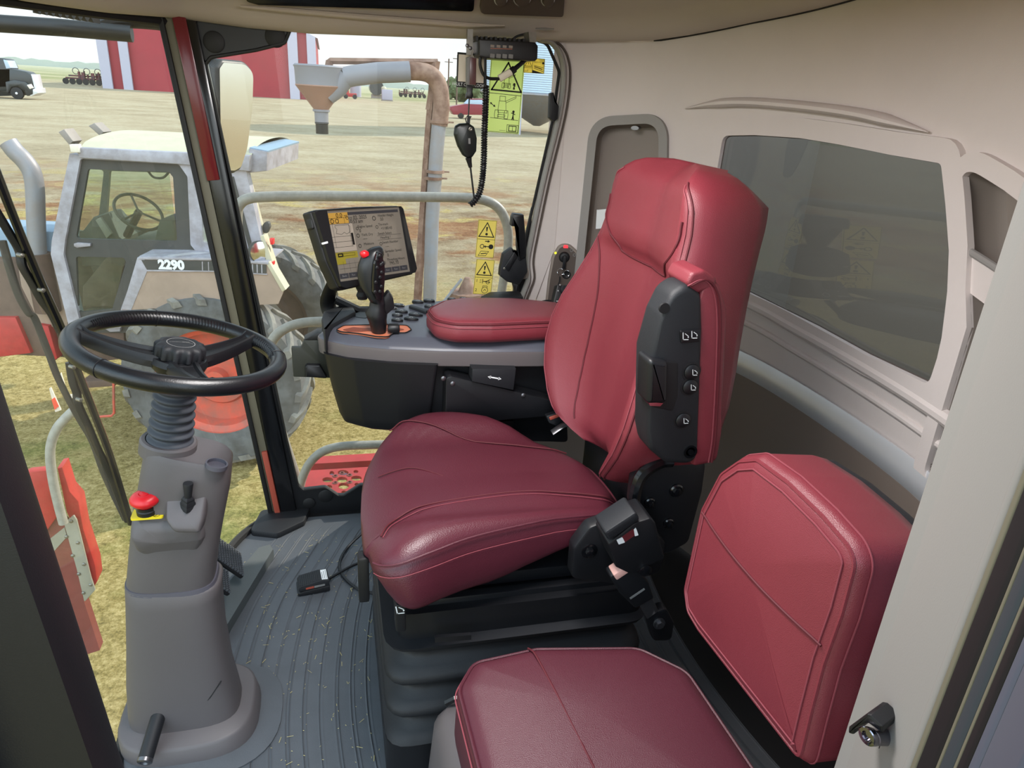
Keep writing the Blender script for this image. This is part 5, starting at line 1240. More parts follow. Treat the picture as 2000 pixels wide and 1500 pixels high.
# plate under the radio: code square left out
cfm = 2.07
d2 = Dec(((893.5, 102), (950, 106), (946, 174), (891, 170)), 'ink', 'beige and black plate reading FAULT CODE LOOKUP hanging on the window', 'plate', None, cfm); d2.o.name = 'notice_sign'
mb = MB(); mb.flat([d2.f_uv(*p) for p in ((.05, .17), (.95, .17), (.95, .94), (.05, .94))], d2.f, .0012); build('face', mb, 'card', d2.o, smooth=0)
mb = MB(); mb.text('FAULT CODE LOOKUP', d2.f.sub(d2.w*.5, d2.h*.085), .0115, .0012, sx=.86); build('lettering', mb, 'white_ink', d2.o, smooth=0)

# two-way radio on its brackets
RY = 1.985
rad = thing('two_way_radio', at(1000, 118, y=RY+.06), 'black two-way radio hung from the roof on metal straps over the right window', 'radio')
rf2 = Fr(at(990, 97, y=RY), (1, 0, -.035), (0, 0, 1), (0, -1, 0)); rf2 = Fr(rf2.o, rf2.x, rf2.y)
if rf2.z.y > 0: rf2.z = -rf2.z
def r2(*p, w=0): return rf2.hit(p[0], p[1], w)
face = rpoly([r2(*p) for p in ((936, 76), (1030, 82), (1046, 83), (1051, 90), (1050, 115), (1045, 119.5), (950, 114), (937, 110))], .004, 3)
mb = MB(); mb.prism(face, rf2, -.11, .0, .003); rb_ = build('case', mb, 'black', rad)
mb = MB()
for k in range(11): 
    a = r2(934+k*9.2, 75+k*.55); mb.box((a.x, a.y+.001, -.06), (.006, .012-.002*(k % 2), .09), rf2)
build('heat_sink', mb, 'black', rad, smooth=0)
for k, px in enumerate((961.5, 973.5, 985.5, 997.5)):
    a = r2(px, 90+k*.5); mb = MB(); mb.prism(rpoly([(a.x-.005, a.y-.003), (a.x+.005, a.y-.003), (a.x+.005, a.y+.003), (a.x-.005, a.y+.003)], .001), rf2, -.001, .0012); build('indicator', mb, 'trim_shade', rb_)
    a = r2(px, 109+k*.4); mb = MB(); mb.prism(rpoly([(a.x-.006, a.y-.005), (a.x+.006, a.y-.005), (a.x+.006, a.y+.005), (a.x-.006, a.y+.005)], .0015), rf2, -.001, .0012); build('button', mb, 'grey_ink', rb_)
mb = MB(); a, b = r2(958, 94.5), r2(1000, 96); mb.line([a, b], .001, rf2, .001); build('scale_line', mb, 'orange', rb_, smooth=0)
for pts in (((918, 55), (929, 55), (928, 108), (917, 106)), ((1032, 62), (1047, 63), (1047, 83), (1034, 82))):
    mb = MB(); mb.prism([r2(*p) for p in pts], rf2, -.05, -.035 if pts[0][0] < 1000 else .002); build('strap', mb, 'zinc', rad)
for px, py in ((917, 88), (923, 93)):
    h = r2(px, py, -.035); mb = MB(); mb.lathe([(.005, 0), (.005, .006), (.003, .007)], rf2.sub(h.x, h.y, -.035), 6); build('bolt', mb, 'steel', rad)
mb = MB(); mb.tube(cr([at(*p, y=RY+.02) for p in ((938, 112), (938, 128), (944, 145), (955, 153), (975, 154))], 8), .0042, 8); cb_ = build('power_cable', mb, 'black', rad)
mb = MB(); p0, p1, p2 = at(975, 153.5, y=RY+.02), at(1000, 139, y=RY+.02), at(1024, 119, y=RY+.03); mb.tube([p0, p1], .0095, 10, flat=(1, .8)); build('connector', mb, 'milky', rad)
mb = MB(); mb.tube([p1-(p2-p1)*.1, lerp(p1, p2, .2), lerp(p1, p2, .25), p2, p2+V((.02, .04, .05))], [.0095, .0095, .0065, .006, .005], 10); build('plug', mb, 'black', rad)
mb = MB(); mb.tube(cr([at(*p, y=RY+.09) for p in ((1000, 78), (1010, 71), (1025, 67), (1034, 68))], 6), .003, 6); build('aerial_cable', mb, 'black', rad)

# hand microphone with coiled cord, hung on a beaded chain
mic = thing('hand_microphone', at(910, 330, y=1.96), 'black hand microphone dangling on a chain with long coiled cord', 'microphone')
MY = 1.96
mfm = Fr(at(910, 275, y=MY), (1, 0, 0), (0, 0, 1), (0, -1, 0))
def mq(*p, w=0): return mfm.hit(p[0], p[1], w)
mo_ = rpoly([mq(*p) for p in ((888, 246), (897, 241), (915, 240), (926, 248), (931, 270), (930, 295), (922, 307), (912, 309), (903, 303), (893, 285), (886, 262))], .008, 4)
mb = MB(); mb.prism(mo_, mfm, -.012, .010, .008, 3); mbo = build('body', mb, mat('mic_black', (22, 28, 28), .35), mic, smooth=60)
h = mq(919, 252, w=.010); mb = MB(); mb.lathe([(.0052, -.001), (.0052, .002), (.003, .003), (.001, .002)], mfm.sub(h.x, h.y, .010), 16); build('clip_stud', mb, 'zinc', mbo)
mb = MB(); mb.prism([mq(*p, w=.0105) for p in ((914.5, 270), (918.5, 270), (919, 281), (915, 281))], mfm, .009, .0108); build('mark', mb, 'grey_ink', mbo)
mb = MB(); mb.tube([at(915, 308, y=MY), at(917, 318, y=MY), at(919, 327, y=MY)], [.009, .0065, .005], 10); mb.tube([at(918, 320, y=MY), at(926, 387, y=MY)], .0026, 8); build('cord_tail', mb, 'black', mic)
path = cr([at(*p, y=MY+.01) for p in ((949, 168), (948, 215), (946, 262), (945, 310), (942, 350), (936, 378), (925, 395), (918, 400))], 26)
coil = []; acc = 0.0; up_ = V((0, 1, 0)); n_ = len(path); RC = .0068
for i, p in enumerate(path):
    t = (path[min(i+1, n_-1)]-path[max(i-1, 0)]).normalized(); e1 = (up_-t*up_.dot(t)).normalized(); e2 = t.cross(e1)
    if i: acc += (p-path[i-1]).length
    for k in range(6):
        a = 2*pi*(acc/.0062)+k*0; 
        break
# fine helix by arc length
seg = [0]
for a, b in zip(path, path[1:]): seg.append(seg[-1]+(b-a).length)
Ltot = seg[-1]; N_ = int(Ltot/.0062*12); j = 0; pts = []
for i in range(N_+1):
    s = Ltot*i/N_
    while j < n_-2 and seg[j+1] < s: j += 1
    t = (s-seg[j])/(seg[j+1]-seg[j]); p = path[j].lerp(path[j+1], t); tg = (path[j+1]-path[j]).normalized(); e1 = (up_-tg*up_.dot(tg)).normalized(); e2 = tg.cross(e1); a = 2*pi*s/.0062
    pts.append(p+e1*cos(a)*RC+e2*sin(a)*RC)
mb = MB(); mb.tube(pts, .0026, 5); mb.tube(path, RC*.8, 8); build('coiled_cord', mb, 'black', mic, smooth=60)
mb = MB(); mb.tube([at(948, 112, y=MY+.03), at(948, 170, y=MY+.01)], .0034, 8); build('cord_lead', mb, 'black', mic)
mb = MB(); mb.tube([at(912, 242, y=MY), at(909, 232, y=MY), at(913, 226, y=MY), at(917, 232, y=MY)], .0015, 6); mb.prism(rpoly([mq(*p) for p in ((913, 226), (921, 227), (918, 232), (917, 247), (912, 246))], .001), mfm, -.004, .004); build('hanger', mb, 'black', mic)
# fused lead hanging from the strap: maroon lens, plug and beaded chain
fu = thing('hanging_holder', at(921, 192, y=MY+.03), 'slim maroon and grey magnetic holder hanging from the radio strap above the microphone', 'holder')
hfm = Fr(at(921, 140, y=MY+.03), (1, 0, 0), (0, 0, 1), (0, -1, 0))
def hq2(*p): return hfm.hit(p[0], p[1])
mb = MB(); mb.prism(rpoly([hq2(*p) for p in ((911, 112), (918, 110), (930, 113), (929, 167), (911, 166))], .002), hfm, -.014, .006, .002); hb = build('case', mb, 'grey_ink', fu)
mb = MB(); mb.prism([hq2(*p) for p in ((917, 112), (929.5, 114), (928.5, 166), (916, 165))], hfm, .0055, .0085, .001); build('lens', mb, 'fuse_maroon', hb)
mb = MB(); mb.prism(rpoly([hq2(*p) for p in ((911, 166), (924, 167), (922, 180), (924, 186), (922, 193), (909, 192), (910, 184), (912, 180))], .002), hfm, -.008, .006, .002); build('plug', mb, 'black', fu)
mb = MB()
a, b = at(916.5, 192, y=MY+.03), at(915, 226, y=MY)
for i in range(18): p = lerp(a, b, i/17); mb.lathe([(.0003, -.0022), (.0019, -.001), (.0019, .001), (.0003, .0022)], Fr(p, (1, 0, 0), (0, 1, 0)), 8)
build('bead_chain', mb, 'black_gloss', fu); bpy.data.objects['bead_chain']['kind'] = 'stuff'
mb = MB(); mb.tube([hfm.p(*hq2(921, 112)), hfm.p(*hq2(924, 98))], .002, 6); build('hook_wire', mb, 'zinc', fu)

# window latch handle and the upper catch
LY = 2.085
lt = thing('window_latch', at(1005, 588, y=LY), 'large black latch handle on the rear edge of the right window', 'latch')
ltf = Fr((0, LY, 0), (1, 0, 0), (0, 0, 1), (0, -1, 0))
def lq(pts, w=0): return [ltf.hit(*p, w) for p in pts]
mb = MB(); mb.prism(rpoly(lq([(998, 422), (1001, 416), (1021, 418), (1026, 475), (1026, 500), (1012, 508), (1008, 478), (1009, 442), (996, 440)]), .003), ltf, -.012, .014, .003); build('lever', mb, 'black', lt)
mb = MB(); mb.prism(rpoly(lq([(982, 496), (1000, 483), (1008, 498), (1026, 492), (1030, 530), (1014, 556), (990, 550), (975, 538), (976, 525)]), .006), ltf, -.022, .006, .005); lbod = build('body', mb, 'black_soft', lt)
mb = MB(); mb.prism(rpoly(lq([(984, 520), (1003, 490), (1010, 500), (992, 530)]), .003), ltf, .004, .010, .002); build('rib', mb, 'black', lbod)
h = ltf.hit(985, 524, .006); mb = MB(); mb.lathe([(.004, -.001), (.004, .002), (.0005, .003)], ltf.sub(h.x, h.y, .006), 12); build('rivet', mb, 'zinc', lbod)
mb = MB(); mb.prism(rpoly(lq([(1000, 548), (1016, 540), (1014, 560), (1010, 590), (1003, 590), (1004, 565)]), .003), ltf, -.02, .0, .003); build('bracket', mb, 'black', lt)
mb = MB(); mb.lathe([(.022, -.006), (.022, .0), (.016, .004), (.001, .004)], ltf.sub(*ltf.hit(1026, 535), -.02), 24); build('pivot', mb, 'trim_shade', lt)
uf = Fr((0, 2.10, 0), (1, 0, 0), (0, 0, 1), (0, -1, 0))
mb = MB(); mb.prism(rpoly([uf.hit(*p) for p in ((1073, 182), (1080, 180), (1083, 198), (1090, 207), (1088, 232), (1080, 238), (1071, 230))], .003), uf, -.012, .010, .003)
solo('window_catch', mb, 'black_soft', 'small dark catch high on the rear frame of the right window', 'catch')

# ignition panel on the rear pillar with key and rings
uc = whit(1102, 545); o = wpt(uc.x, uc.y, .004); tg = (wpt(uc.x+.02, 0)-wpt(uc.x-.02, 0)).normalized(); igf = Fr(o, tg, (0, 0, 1))
if igf.z.dot(V((0, 0, CAMZ))-o) < 0: igf.z = -igf.z
def iq(pts, w=0): return [igf.hit(*p, w) for p in pts]
ig = thing('ignition_switch', o-V((0, 0, .06)), 'grey rounded ignition panel with warning symbols on the pillar beside the window', 'ignition panel')
ip = rpoly(iq([(1064, 598), (1070, 545), (1078, 500), (1092, 476), (1112, 476), (1130, 492), (1134, 530), (1130, 600)]), [.01, .05, .04, .03, .03, .04, .05, .01], 5)
mb = MB(); mb.prism(ip, igf, -.02, .010, .006, 3); plo = build('plate', mb, 'trim_shade', ig)
mb = MB(); mb.prism(offset(ip, .007), igf, .009, .0112); build('face', mb, 'trim_dark', ig)
kc = igf.hit(1102, 502, .011); kfr = igf.sub(kc.x, kc.y, .011); mb = MB(); mb.lathe([(.017, -.002), (.017, .003), (.013, .008), (.007, .009), (.006, .006), (.001, .006)], kfr, 24); build('key_switch', mb, 'black', ig)
for px, py, m, s in ((1105, 482, 'led_red', .0075), (1116, 489, 'grey_ink', .005), (1122, 498, 'grey_ink', .005), (1085, 494, 'lamp_yellow', .004)):
    h = igf.hit(px, py, .0115); mb = MB()
    if s > .006: mb.prism(rpoly([(h.x-s, h.y-.004), (h.x+s, h.y-.004), (h.x+s*.8, h.y+.005), (h.x-s*.8, h.y+.005)], .001), igf, .010, .012)
    else: mb.disc((h.x, h.y), s, igf, .0118, 14, 0 if m == 'lamp_yellow' else s*.65)
    build('warning_symbol', mb, m, ig, smooth=0)
c = igf.hit(1106, 536, .011); mb = MB(); mb.lathe([(.014, -.002), (.014, .002), (.012, .003), (.009, .001), (.001, .001)], igf.sub(c.x, c.y, .011), 24); build('power_socket', mb, 'gasket', ig)
ky = thing('ignition_key', kfr.p(0, 0, .02), 'ignition key in the switch with two wire key rings hanging below', 'key')
mb = MB(); mb.prism(rpoly([(-.005, -.034), (.006, -.034), (.005, .006), (-.003, .006)], .002), Fr(kfr.o, kfr.x, kfr.y, kfr.z), .012, .017, .001); build('key_head', mb, 'black', ky)
for px, py, r_ in ((1095, 531, .0105), (1107, 534, .0095)):
    h = igf.hit(px, py, .028); mb = MB(); f_ = igf.sub(h.x, h.y, .028); mb.tube([f_.p(r_*cos(2*pi*i/28), r_*sin(2*pi*i/28), .002*sin(4*pi*i/28)) for i in range(28)], .0008, 6, closed=True); build('key_ring', mb, 'chrome', ky)
p0, p1 = igf.p(*igf.hit(1094, 540, .03), .03), igf.p(*igf.hit(1088, 562, .035), .035)
mb = MB(); mb.tube([p0, lerp(p0, p1, .5)+V((.002, 0, 0)), p1], .004, 8, flat=(.4, 1)); build('key_tag', mb, 'black', ky)
# rotary control box on its stalk behind the arm pad
RBY = 1.93
rcf = Fr(at(1102, 578, y=RBY), (1, .05, 0), (0, .35, 1)); 
if rcf.z.y > 0: rcf.z = -rcf.z
rc = thing('rotary_control', rcf.p(0, -.03, 0), 'small black rotary dial box with white numerals behind the console arm pad', 'control dial')
def rcq(*p, w=0): return rcf.hit(p[0], p[1], w)
mb = MB(); mb.prism(rpoly([rcq(*p) for p in ((1089, 556), (1118, 558), (1122, 596), (1080, 596))], .004), rcf, -.03, .0, .003); rcb = build('case', mb, 'black', rc)
h = rcq(1102, 566, w=0); kf2 = rcf.sub(h.x, h.y, 0); mb = MB(); mb.lathe([(.014, 0), (.013, .010), (.011, .012), (.001, .012)], kf2, 24); mb.box((0, 0, .014), (.006, .024, .008), kf2, .002); kk = build('knob', mb, 'black_soft', rcb)
mb = MB()
for i in range(6): a = -2.4+i*.96; mb.text(('0', '2', '4', '6', '8', '10')[i], kf2.sub(-.020*sin(a)*-1*-1, -.020*cos(a)*-1*-1, .0), .006, .001)
h = rcq(1093, 588); mb.line([(h.x-.010, h.y), (h.x+.008, h.y)], .0016, rcf, .001); h = rcq(1111, 587); mb.disc((h.x, h.y), .006, rcf, .001, 16, .005); build('lettering', mb, 'white_ink', rcb, smooth=0)
mb = MB(); mb.tube([rcf.p(0, -.03, -.015), rcf.p(-.01, -.07, -.01), V((.52, 1.92, DZ))], .008, 8); build('stalk', mb, 'black', rc)
mb = MB(); mb.tube(cr([rcf.p(-.01, -.03, -.02), at(1072, 588, y=1.95), at(1050, 592, y=1.95), at(1035, 592, y=1.92)], 6), .004, 6); build('cable', mb, 'black', rc)

# door striker on the post at the lower right
sy = .405
stk = thing('door_striker', at(1715, 1440, y=sy), 'chrome round door striker pin on a black bracket on the door post', 'door striker')
stf = Fr(at(1722, 1442, y=sy), (.35, -.94, 0), (0, 0, 1))
if stf.z.x > 0: stf.z = -stf.z
def stq(*p, w=0): return stf.hit(p[0], p[1], w)
mb = MB(); mb.prism(rpoly([stq(*p) for p in ((1735, 1398), (1764, 1425), (1760, 1445), (1742, 1486), (1728, 1478), (1716, 1460))], .003), stf, -.012, .002, .002); build('base_plate', mb, 'black', stk)
mb = MB(); mb.prism(rpoly([stq(*p, w=.02) for p in ((1668, 1412), (1704, 1386), (1712, 1388), (1736, 1410), (1734, 1424), (1706, 1404), (1680, 1416), (1678, 1427), (1667, 1424))], .002), stf, .0, .03, .002); build('guard', mb, 'black', stk)
a = stf.p(*stq(1738, 1440), .0); b = at(1692, 1438, d=(a-CP).length/ray(1738, 1440).length*.965)
dz = (b-a).normalized(); pf_ = Fr(b, V((0, 0, 1)).cross(dz), (0, 0, 1)); pf_.z = dz
Lp_ = (b-a).length; mb = MB(); mb.lathe([(.0085, -Lp_), (.0085, -.012), (.0078, -.011), (.0078, -.009), (.0092, -.008), (.0092, -.001), (.0080, .0), (.0050, .0), (.0045, -.003), (.001, -.003)], pf_, 28); build('pin', mb, mat('dark_chrome', (150, 146, 156), .12, metal=1), stk)
# ------------------------------------------------------------------ the machine's own outside parts
def tubepx(pts, r, m, label, name, cat, group=None, n=8, seg=8, **kw):
    P = [at(p[0], p[1], **kw) if len(p) == 2 else at(p[0], p[1], y=p[2]) for p in pts]
    mb = MB(); mb.tube(cr(P, seg), r, 12); return solo(name, mb, m, label, cat, group, smooth=60)
tubepx([(470, 560), (466, 480), (463, 420), (470, 397), (490, 387), (530, 384), (620, 383), (760, 384), (900, 386), (945, 391), (972, 405), (988, 432), (993, 470), (986, 530), (975, 600), (968, 660)], .0185, 'rail_grey', 'upper grey tube handrail spanning the platform outside the right window', 'handrail', 'handrail', 'platform handrails', y=2.72)
tubepx([(720, 628), (640, 628), (590, 631), (555, 643), (533, 664), (525, 695), (528, 740), (540, 810), (560, 875), (578, 930), (584, 955)], .0175, 'rail_grey', 'middle grey tube handrail ending behind the steering wheel rim', 'handrail', 'handrail', 'platform handrails', y=2.46)
tubepx([(760, 868), (720, 869), (665, 872), (630, 882), (606, 903), (592, 930), (585, 956)], .016, 'rail_grey', 'lowest grey tube handrail bending down to the red perforated step', 'handrail', 'handrail', 'platform handrails', y=2.38)
PZ = -.10
stp = thing('platform_step', at(660, 930, z=PZ), 'red perforated steel platform outside the right window', 'platform')
def pq(*p): return at(p[0], p[1], z=PZ).to_2d()
holes = []
for px, py, rx, ry in ((668, 937, 11, 6), (648, 924, 5, 4), (670, 923, 11, 5), (695, 921, 5, 3), (640, 937, 11, 5), (696, 934, 11, 5), (643, 951, 6, 4), (671, 949, 11, 6), (697, 946, 5, 3), (672, 962, 6, 4), (716, 935, 5, 3)):
    holes.append([pq(px+rx*cos(2*pi*i/12), py+ry*sin(2*pi*i/12)) for i in range(12)])
mb = MB(); mb.sheet([pq(582, 962), (pq(600, 919)), pq(780, 908), pq(790, 985), pq(590, 990)], holes, lambda u, v, w: V((u, v, PZ+w)), .08, -.012); build('tread_plate', mb, 'red_paint', stp, smooth=0)
for k, (px, py) in enumerate(((668, 924), (655, 930), (683, 928), (683, 942), (655, 943))):
    c = pq(px, py); mb = MB(); mb.lathe([(.012, PZ), (.010, PZ+.003), (.006, PZ+.003), (.005, PZ)], Fr((c.x, c.y, 0), (1, 0, 0), (0, 1, 0)), 10); build('grip_burr', mb, 'red_paint_dusty_shaded', stp)
mb = MB(); mb.prism([pq(604, 908), pq(624, 893), pq(780, 884), pq(780, 898)], WF, PZ-.03, PZ+.004); build('outer_plank', mb, 'red_paint', stp)
mb = MB(); mb.prism([pq(598, 921), pq(606, 907), pq(780, 896), pq(780, 909)], WF, PZ-.05, PZ-.03); build('gap_bar', mb, mat('purple_grey', (92, 82, 104), .6), stp)
# red side shield with bolted plate at the front corner, seen low through the windscreen
sh_ = thing('side_shield', at(150, 1180, y=2.62)-V((0, 0, .3)), 'red sheet metal shield with grey bolted plate below the left of the windscreen', 'shield')
shf = Fr((0, 2.62, 0), (1, 0, 0), (0, 0, 1), (0, -1, 0))
def sq(pts, w=0): return [shf.hit(*p, w) for p in pts]
mb = MB(); mb.prism(sq([(30, 965), (62, 965), (110, 1012), (126, 1024), (150, 1110), (165, 1178), (195, 1270), (152, 1284), (108, 1172), (70, 1050), (30, 1000)]), shf, -.05, .0); build('shaded_panel', mb, 'red_paint_dusty_shaded', sh_)
mb = MB(); mb.prism(sq([(38, 930), (55, 922), (96, 918), (100, 950), (110, 1012), (78, 1056), (60, 1010), (45, 960)], .02), shf, -.02, .02, .006); build('top_panel', mb, 'red_paint', sh_)
mb = MB(); mb.prism(sq([(108, 920), (118, 918), (133, 966), (150, 985), (160, 1040), (183, 1110), (187, 1142), (170, 1172), (150, 1060), (126, 1005)]), shf, -.10, -.02, .004); build('side_flange', mb, 'red_paint', sh_)
mb = MB(); mb.prism(rpoly(sq([(125, 1022), (144, 1006), (150, 1016), (178, 1128), (186, 1152), (165, 1176), (150, 1112)], .004), .004), shf, -.004, .006, .002); pg = build('bolted_plate', mb, 'plate_grey', sh_)
for px, py in ((139, 1018), (130, 1048), (152, 1060), (142, 1085), (164, 1102), (154, 1121), (177, 1142), (163, 1158)):
    h = shf.hit(px, py, .006); mb = MB(); mb.lathe([(.007, -.002), (.007, .003), (.004, .006), (.001, .006)], shf.sub(h.x, h.y, .006), 10); build('bolt', mb, 'zinc', pg)
mb = MB(); mb.prism(sq([(80, 1066), (126, 1030), (131, 1048), (90, 1094)], .002), shf, -.002, .003); build('plate_band', mb, 'plate_grey', sh_)
P = [at(*p, y=2.58) for p in ((146, 800), (128, 817), (112, 836), (101, 862), (98, 890), (103, 935), (114, 985), (124, 1022))]
mb = MB(); mb.tube(cr(P, 8), .0165, 12); build('grab_rail', mb, 'rail_grey', sh_, smooth=60)
mk = thing('marker_board', at(120, 830, y=3.0), 'orange and white striped marker boards with amber reflector on the front corner', 'marker')
mkf = Fr((0, 3.0, 0), (1, 0, 0), (0, 0, 1), (0, -1, 0))
def mkq(pts): return [mkf.hit(*p) for p in pts]
for nm, pts, m in (('board', ((111, 739), (119, 728), (131, 769), (122, 772)), 'card'), ('stripe', ((117, 754), (125, 750), (129, 768), (126, 772)), 'led_plain'), ('board', ((96, 759), (99, 757), (119, 801), (108, 805)), 'card'), ('stripe', ((101, 780), (107, 776), (115, 793), (107, 800)), 'led_plain'), ('reflector', ((135, 785), (143, 781), (150, 812), (148, 820)), 'amber'), ('bracket', ((128, 773), (148, 770), (134, 786)), 'card')):
    if m == 'led_plain' and m not in MATS: mat(m, (240, 86, 60), .5); mat('amber', (244, 160, 70), .35)
    mb = MB(); mb.prism(mkq(pts), mkf, -.008 if m == 'card' else -.004, .0 if m == 'card' else .003); build(nm, mb, m, mk, smooth=0)
# wiper with its linkage on the windscreen's outer side
wpz = V((-.62, 1.72, .7)); wpn = V((-.80, .60, .0)).normalized()
wi = thing('windscreen_wiper', at(140, 690, pl=(wpz, wpn))-V((0, 0, .3)), 'long black windscreen wiper with parallel arms outside the left glass', 'wiper')
def wq(pts, o=0.0): return [at(*p, pl=(wpz+wpn*o, wpn)) for p in pts]
mb = MB(); mb.tube(cr(wq([(-30, 275), (30, 432), (75, 540), (120, 640), (150, 720), (185, 810), (215, 890), (256, 1022)]), 6), .0085, 8, flat=(1, 1.3)); build('blade', mb, 'black_gloss', wi)
mb = MB(); mb.tube(cr(wq([(-30, 300), (24, 432), (70, 545), (114, 645), (146, 730)], .015), 6), .004, 6); build('blade_spine', mb, 'black', wi)
mb = MB(); mb.tube(cr(wq([(-20, 392), (18, 455), (38, 490), (44, 520), (62, 552), (80, 585), (100, 612), (118, 648)], .02), 6), .010, 8, flat=(1, .7)); wa = build('arm', mb, 'black', wi)
mb = MB(); mb.tube(cr(wq([(136, 708), (142, 745), (150, 768), (153, 790), (172, 832), (190, 875), (215, 925), (250, 1018)], .02), 6), .010, 8, flat=(1, .7)); build('arm', mb, 'black', wi)
mb = MB(); mb.tube(cr(wq([(4, 470), (32, 565), (55, 610), (68, 622), (95, 690), (115, 742), (150, 810), (180, 862), (205, 930), (245, 1015)], .05), 6), .009, 8, flat=(1, .6)); build('arm', mb, mat('dusty_black', (52, 50, 46), .8), wi)
for px, py in ((38, 498), (79, 566), (139, 716), (153, 780)):
    p = at(px, py, pl=(wpz-wpn*.0, wpn)); mb = MB(); mb.lathe([(.005, -.004), (.005, .010), (.001, .012)], Fr(p, wpn.cross(V((0, 0, 1))), (0, 0, 1)), 10); build('pivot', mb, 'zinc', wa)
# mirror, its bracket bar and the ribbed roof grille
mi = thing('side_mirror', at(458, 330, y=2.55), 'tall round-cornered rear-view mirror hung outside beside the right front pillar', 'mirror')
mn = V((.861, -.508, .0)).normalized(); mc = at(462, 230, y=2.55); mif = Fr(mc, V((0, 0, 1)).cross(mn), (0, 0, 1)); mif.z = mn
def miq(*p, w=0): return mif.hit(p[0], p[1], w)
mp_ = rpoly([miq(*p) for p in ((428, 134), (436, 122), (478, 126), (494, 142), (492, 210), (482, 290), (470, 326), (458, 333), (440, 333), (430, 250))], [.01, .015, .04, .03, .1, .1, .02, .02, .02, .1], 4)
mb = MB(); mb.prism(offset(mp_, -.010), mif, -.06, .0, .012, 3); build('housing', mb, 'black', mi, smooth=60)
gm2 = bpy.data.materials.new('mirror_dusty'); gm2.use_nodes = True; b = gm2.node_tree.nodes['Principled BSDF']; b.inputs['Metallic'].default_value = 1; b.inputs['Roughness'].default_value = .14; b.inputs['Base Color'].default_value = (.86, .85, .78, 1); MATS['mirror_dusty'] = gm2
mb = MB(); mb.flat(mp_, mif, .002); build('glass', mb, 'mirror_dusty', mi, smooth=0)
mb = MB(); mb.tube([mif.p(0, .05, -.04), mif.p(-.05, .25, -.06), mif.p(-.12, .40, -.05)], .014, 8); build('bracket', mb, 'black', mi)
MA = [at(*p, y=2.6) for p in ((-60, 42), (0, 46), (120, 54), (190, 60), (258, 66))]
ar = thing('mirror_arm', MA[1], 'black tube mirror arm crossing the sky at the top of the windscreen', 'bracket')
mb = MB(); mb.tube(MA, .024, 12); build('tube', mb, 'black', ar)
mb = MB(); mb.tube(cr([at(*p, y=2.62) for p in ((186, 64), (198, 50), (222, 41), (258, 40), (300, 43), (340, 48))], 6), .022, 10, flat=(1, 1)); build('gooseneck', mb, 'black', ar)
gp = [at(*p, y=2.45) for p in ((62, 9), (182, 24))]; gfr = Fr(gp[0], gp[1]-gp[0], (0, 0, 1)); Lg = (gp[1]-gp[0]).length; mb = MB()
prof = [(0, .014)]+[(Lg*i/60, -.014-.006*cos(i/60*2*pi*9)-.006*i/60) for i in range(61)]+[(Lg, .02)]
mb.prism(prof, gfr, -.06, .0); solo('roof_grille', mb, 'black', 'black ribbed roof grille edge above the mirror arm against the sky', 'grille', smooth=0)
# grain tank body behind the cab
mb = MB(); mb.box((2.6, 1.1, .6), (1.3, 2.9, 3.4)); struct('wall_outer', mb, 'red_paint', smooth=0)

# ------------------------------------------------------------------ the white tractor
TP = at(428, 735, y=6.5); fa = RAD(11)
TF = Fr(TP, (cos(fa), -sin(fa), 0), (0, 0, 1)); 
if TF.z.y > 0: TF.z = -TF.z
tr = thing('tractor', V((TP.x, TP.y, GZ)), 'old white cab tractor numbered 2290 with black door and red rear rims parked outside', 'tractor')
WS = -.10                                          # plane of the cab side
def tq(pts, w=WS): return [TF.hit(*p, w) for p in pts]
def tprism(name, pts, w0, w1, m, bev=0, parent=None, at_w=None, r=0):
    q = tq(pts, w1 if at_w is None else at_w); mb = MB(); mb.prism(rpoly(q, r) if r else q, TF, w0, w1, bev); return build(name, mb, m, parent or tr, smooth=30)
def tsheet(name, pts, holes, w0, w1, m, r=0, parent=None):
    q = tq(pts, w1); mb = MB(); mb.sheet(rpoly(q, r) if r else q, [rpoly(tq(h, w1), .03) for h in holes], lambda u, v, w: TF.p(u, v, w1+w), .25, w0-w1); return build(name, mb, m, parent or tr, smooth=0)
CW = -1.55                                         # far side of the cab
# roof: side band and a domed cream top
rq_ = tq([(150, 285), (365, 296), (495, 300)])
side = tq([(150, 287), (360, 297), (490, 303), (488, 334), (350, 320), (158, 308)])
mb = MB(); mb.prism(side, TF, CW, WS+.03, .01); rf_ = build('roof', mb, 'tractor_white', tr, smooth=30)
x0, x1, zt_ = side[0].x, side[2].x, side[0].y
mb = MB(); mb.grid(lambda a, b: TF.p(lerp(x0+.02, x1, a), lerp(side[0].y, side[2].y, a)-.01+.10*(1-(2*b-1)**2)**.6+.05*min(1, a*8)*0, lerp(WS, CW, b)), 10, 14); build('roof_top', mb, 'tractor_roof', rf_, smooth=60)
tprism('roof_overhang', [(486, 290), (522, 296), (521, 334), (484, 338)], -1.3, WS-.05, 'tractor_white', .01, rf_)
tprism('roof_overhang_top', [(486, 288), (522, 295), (521, 300), (486, 296)], -1.3, WS-.06, 'faded_blue', .0, rf_, WS-.04)
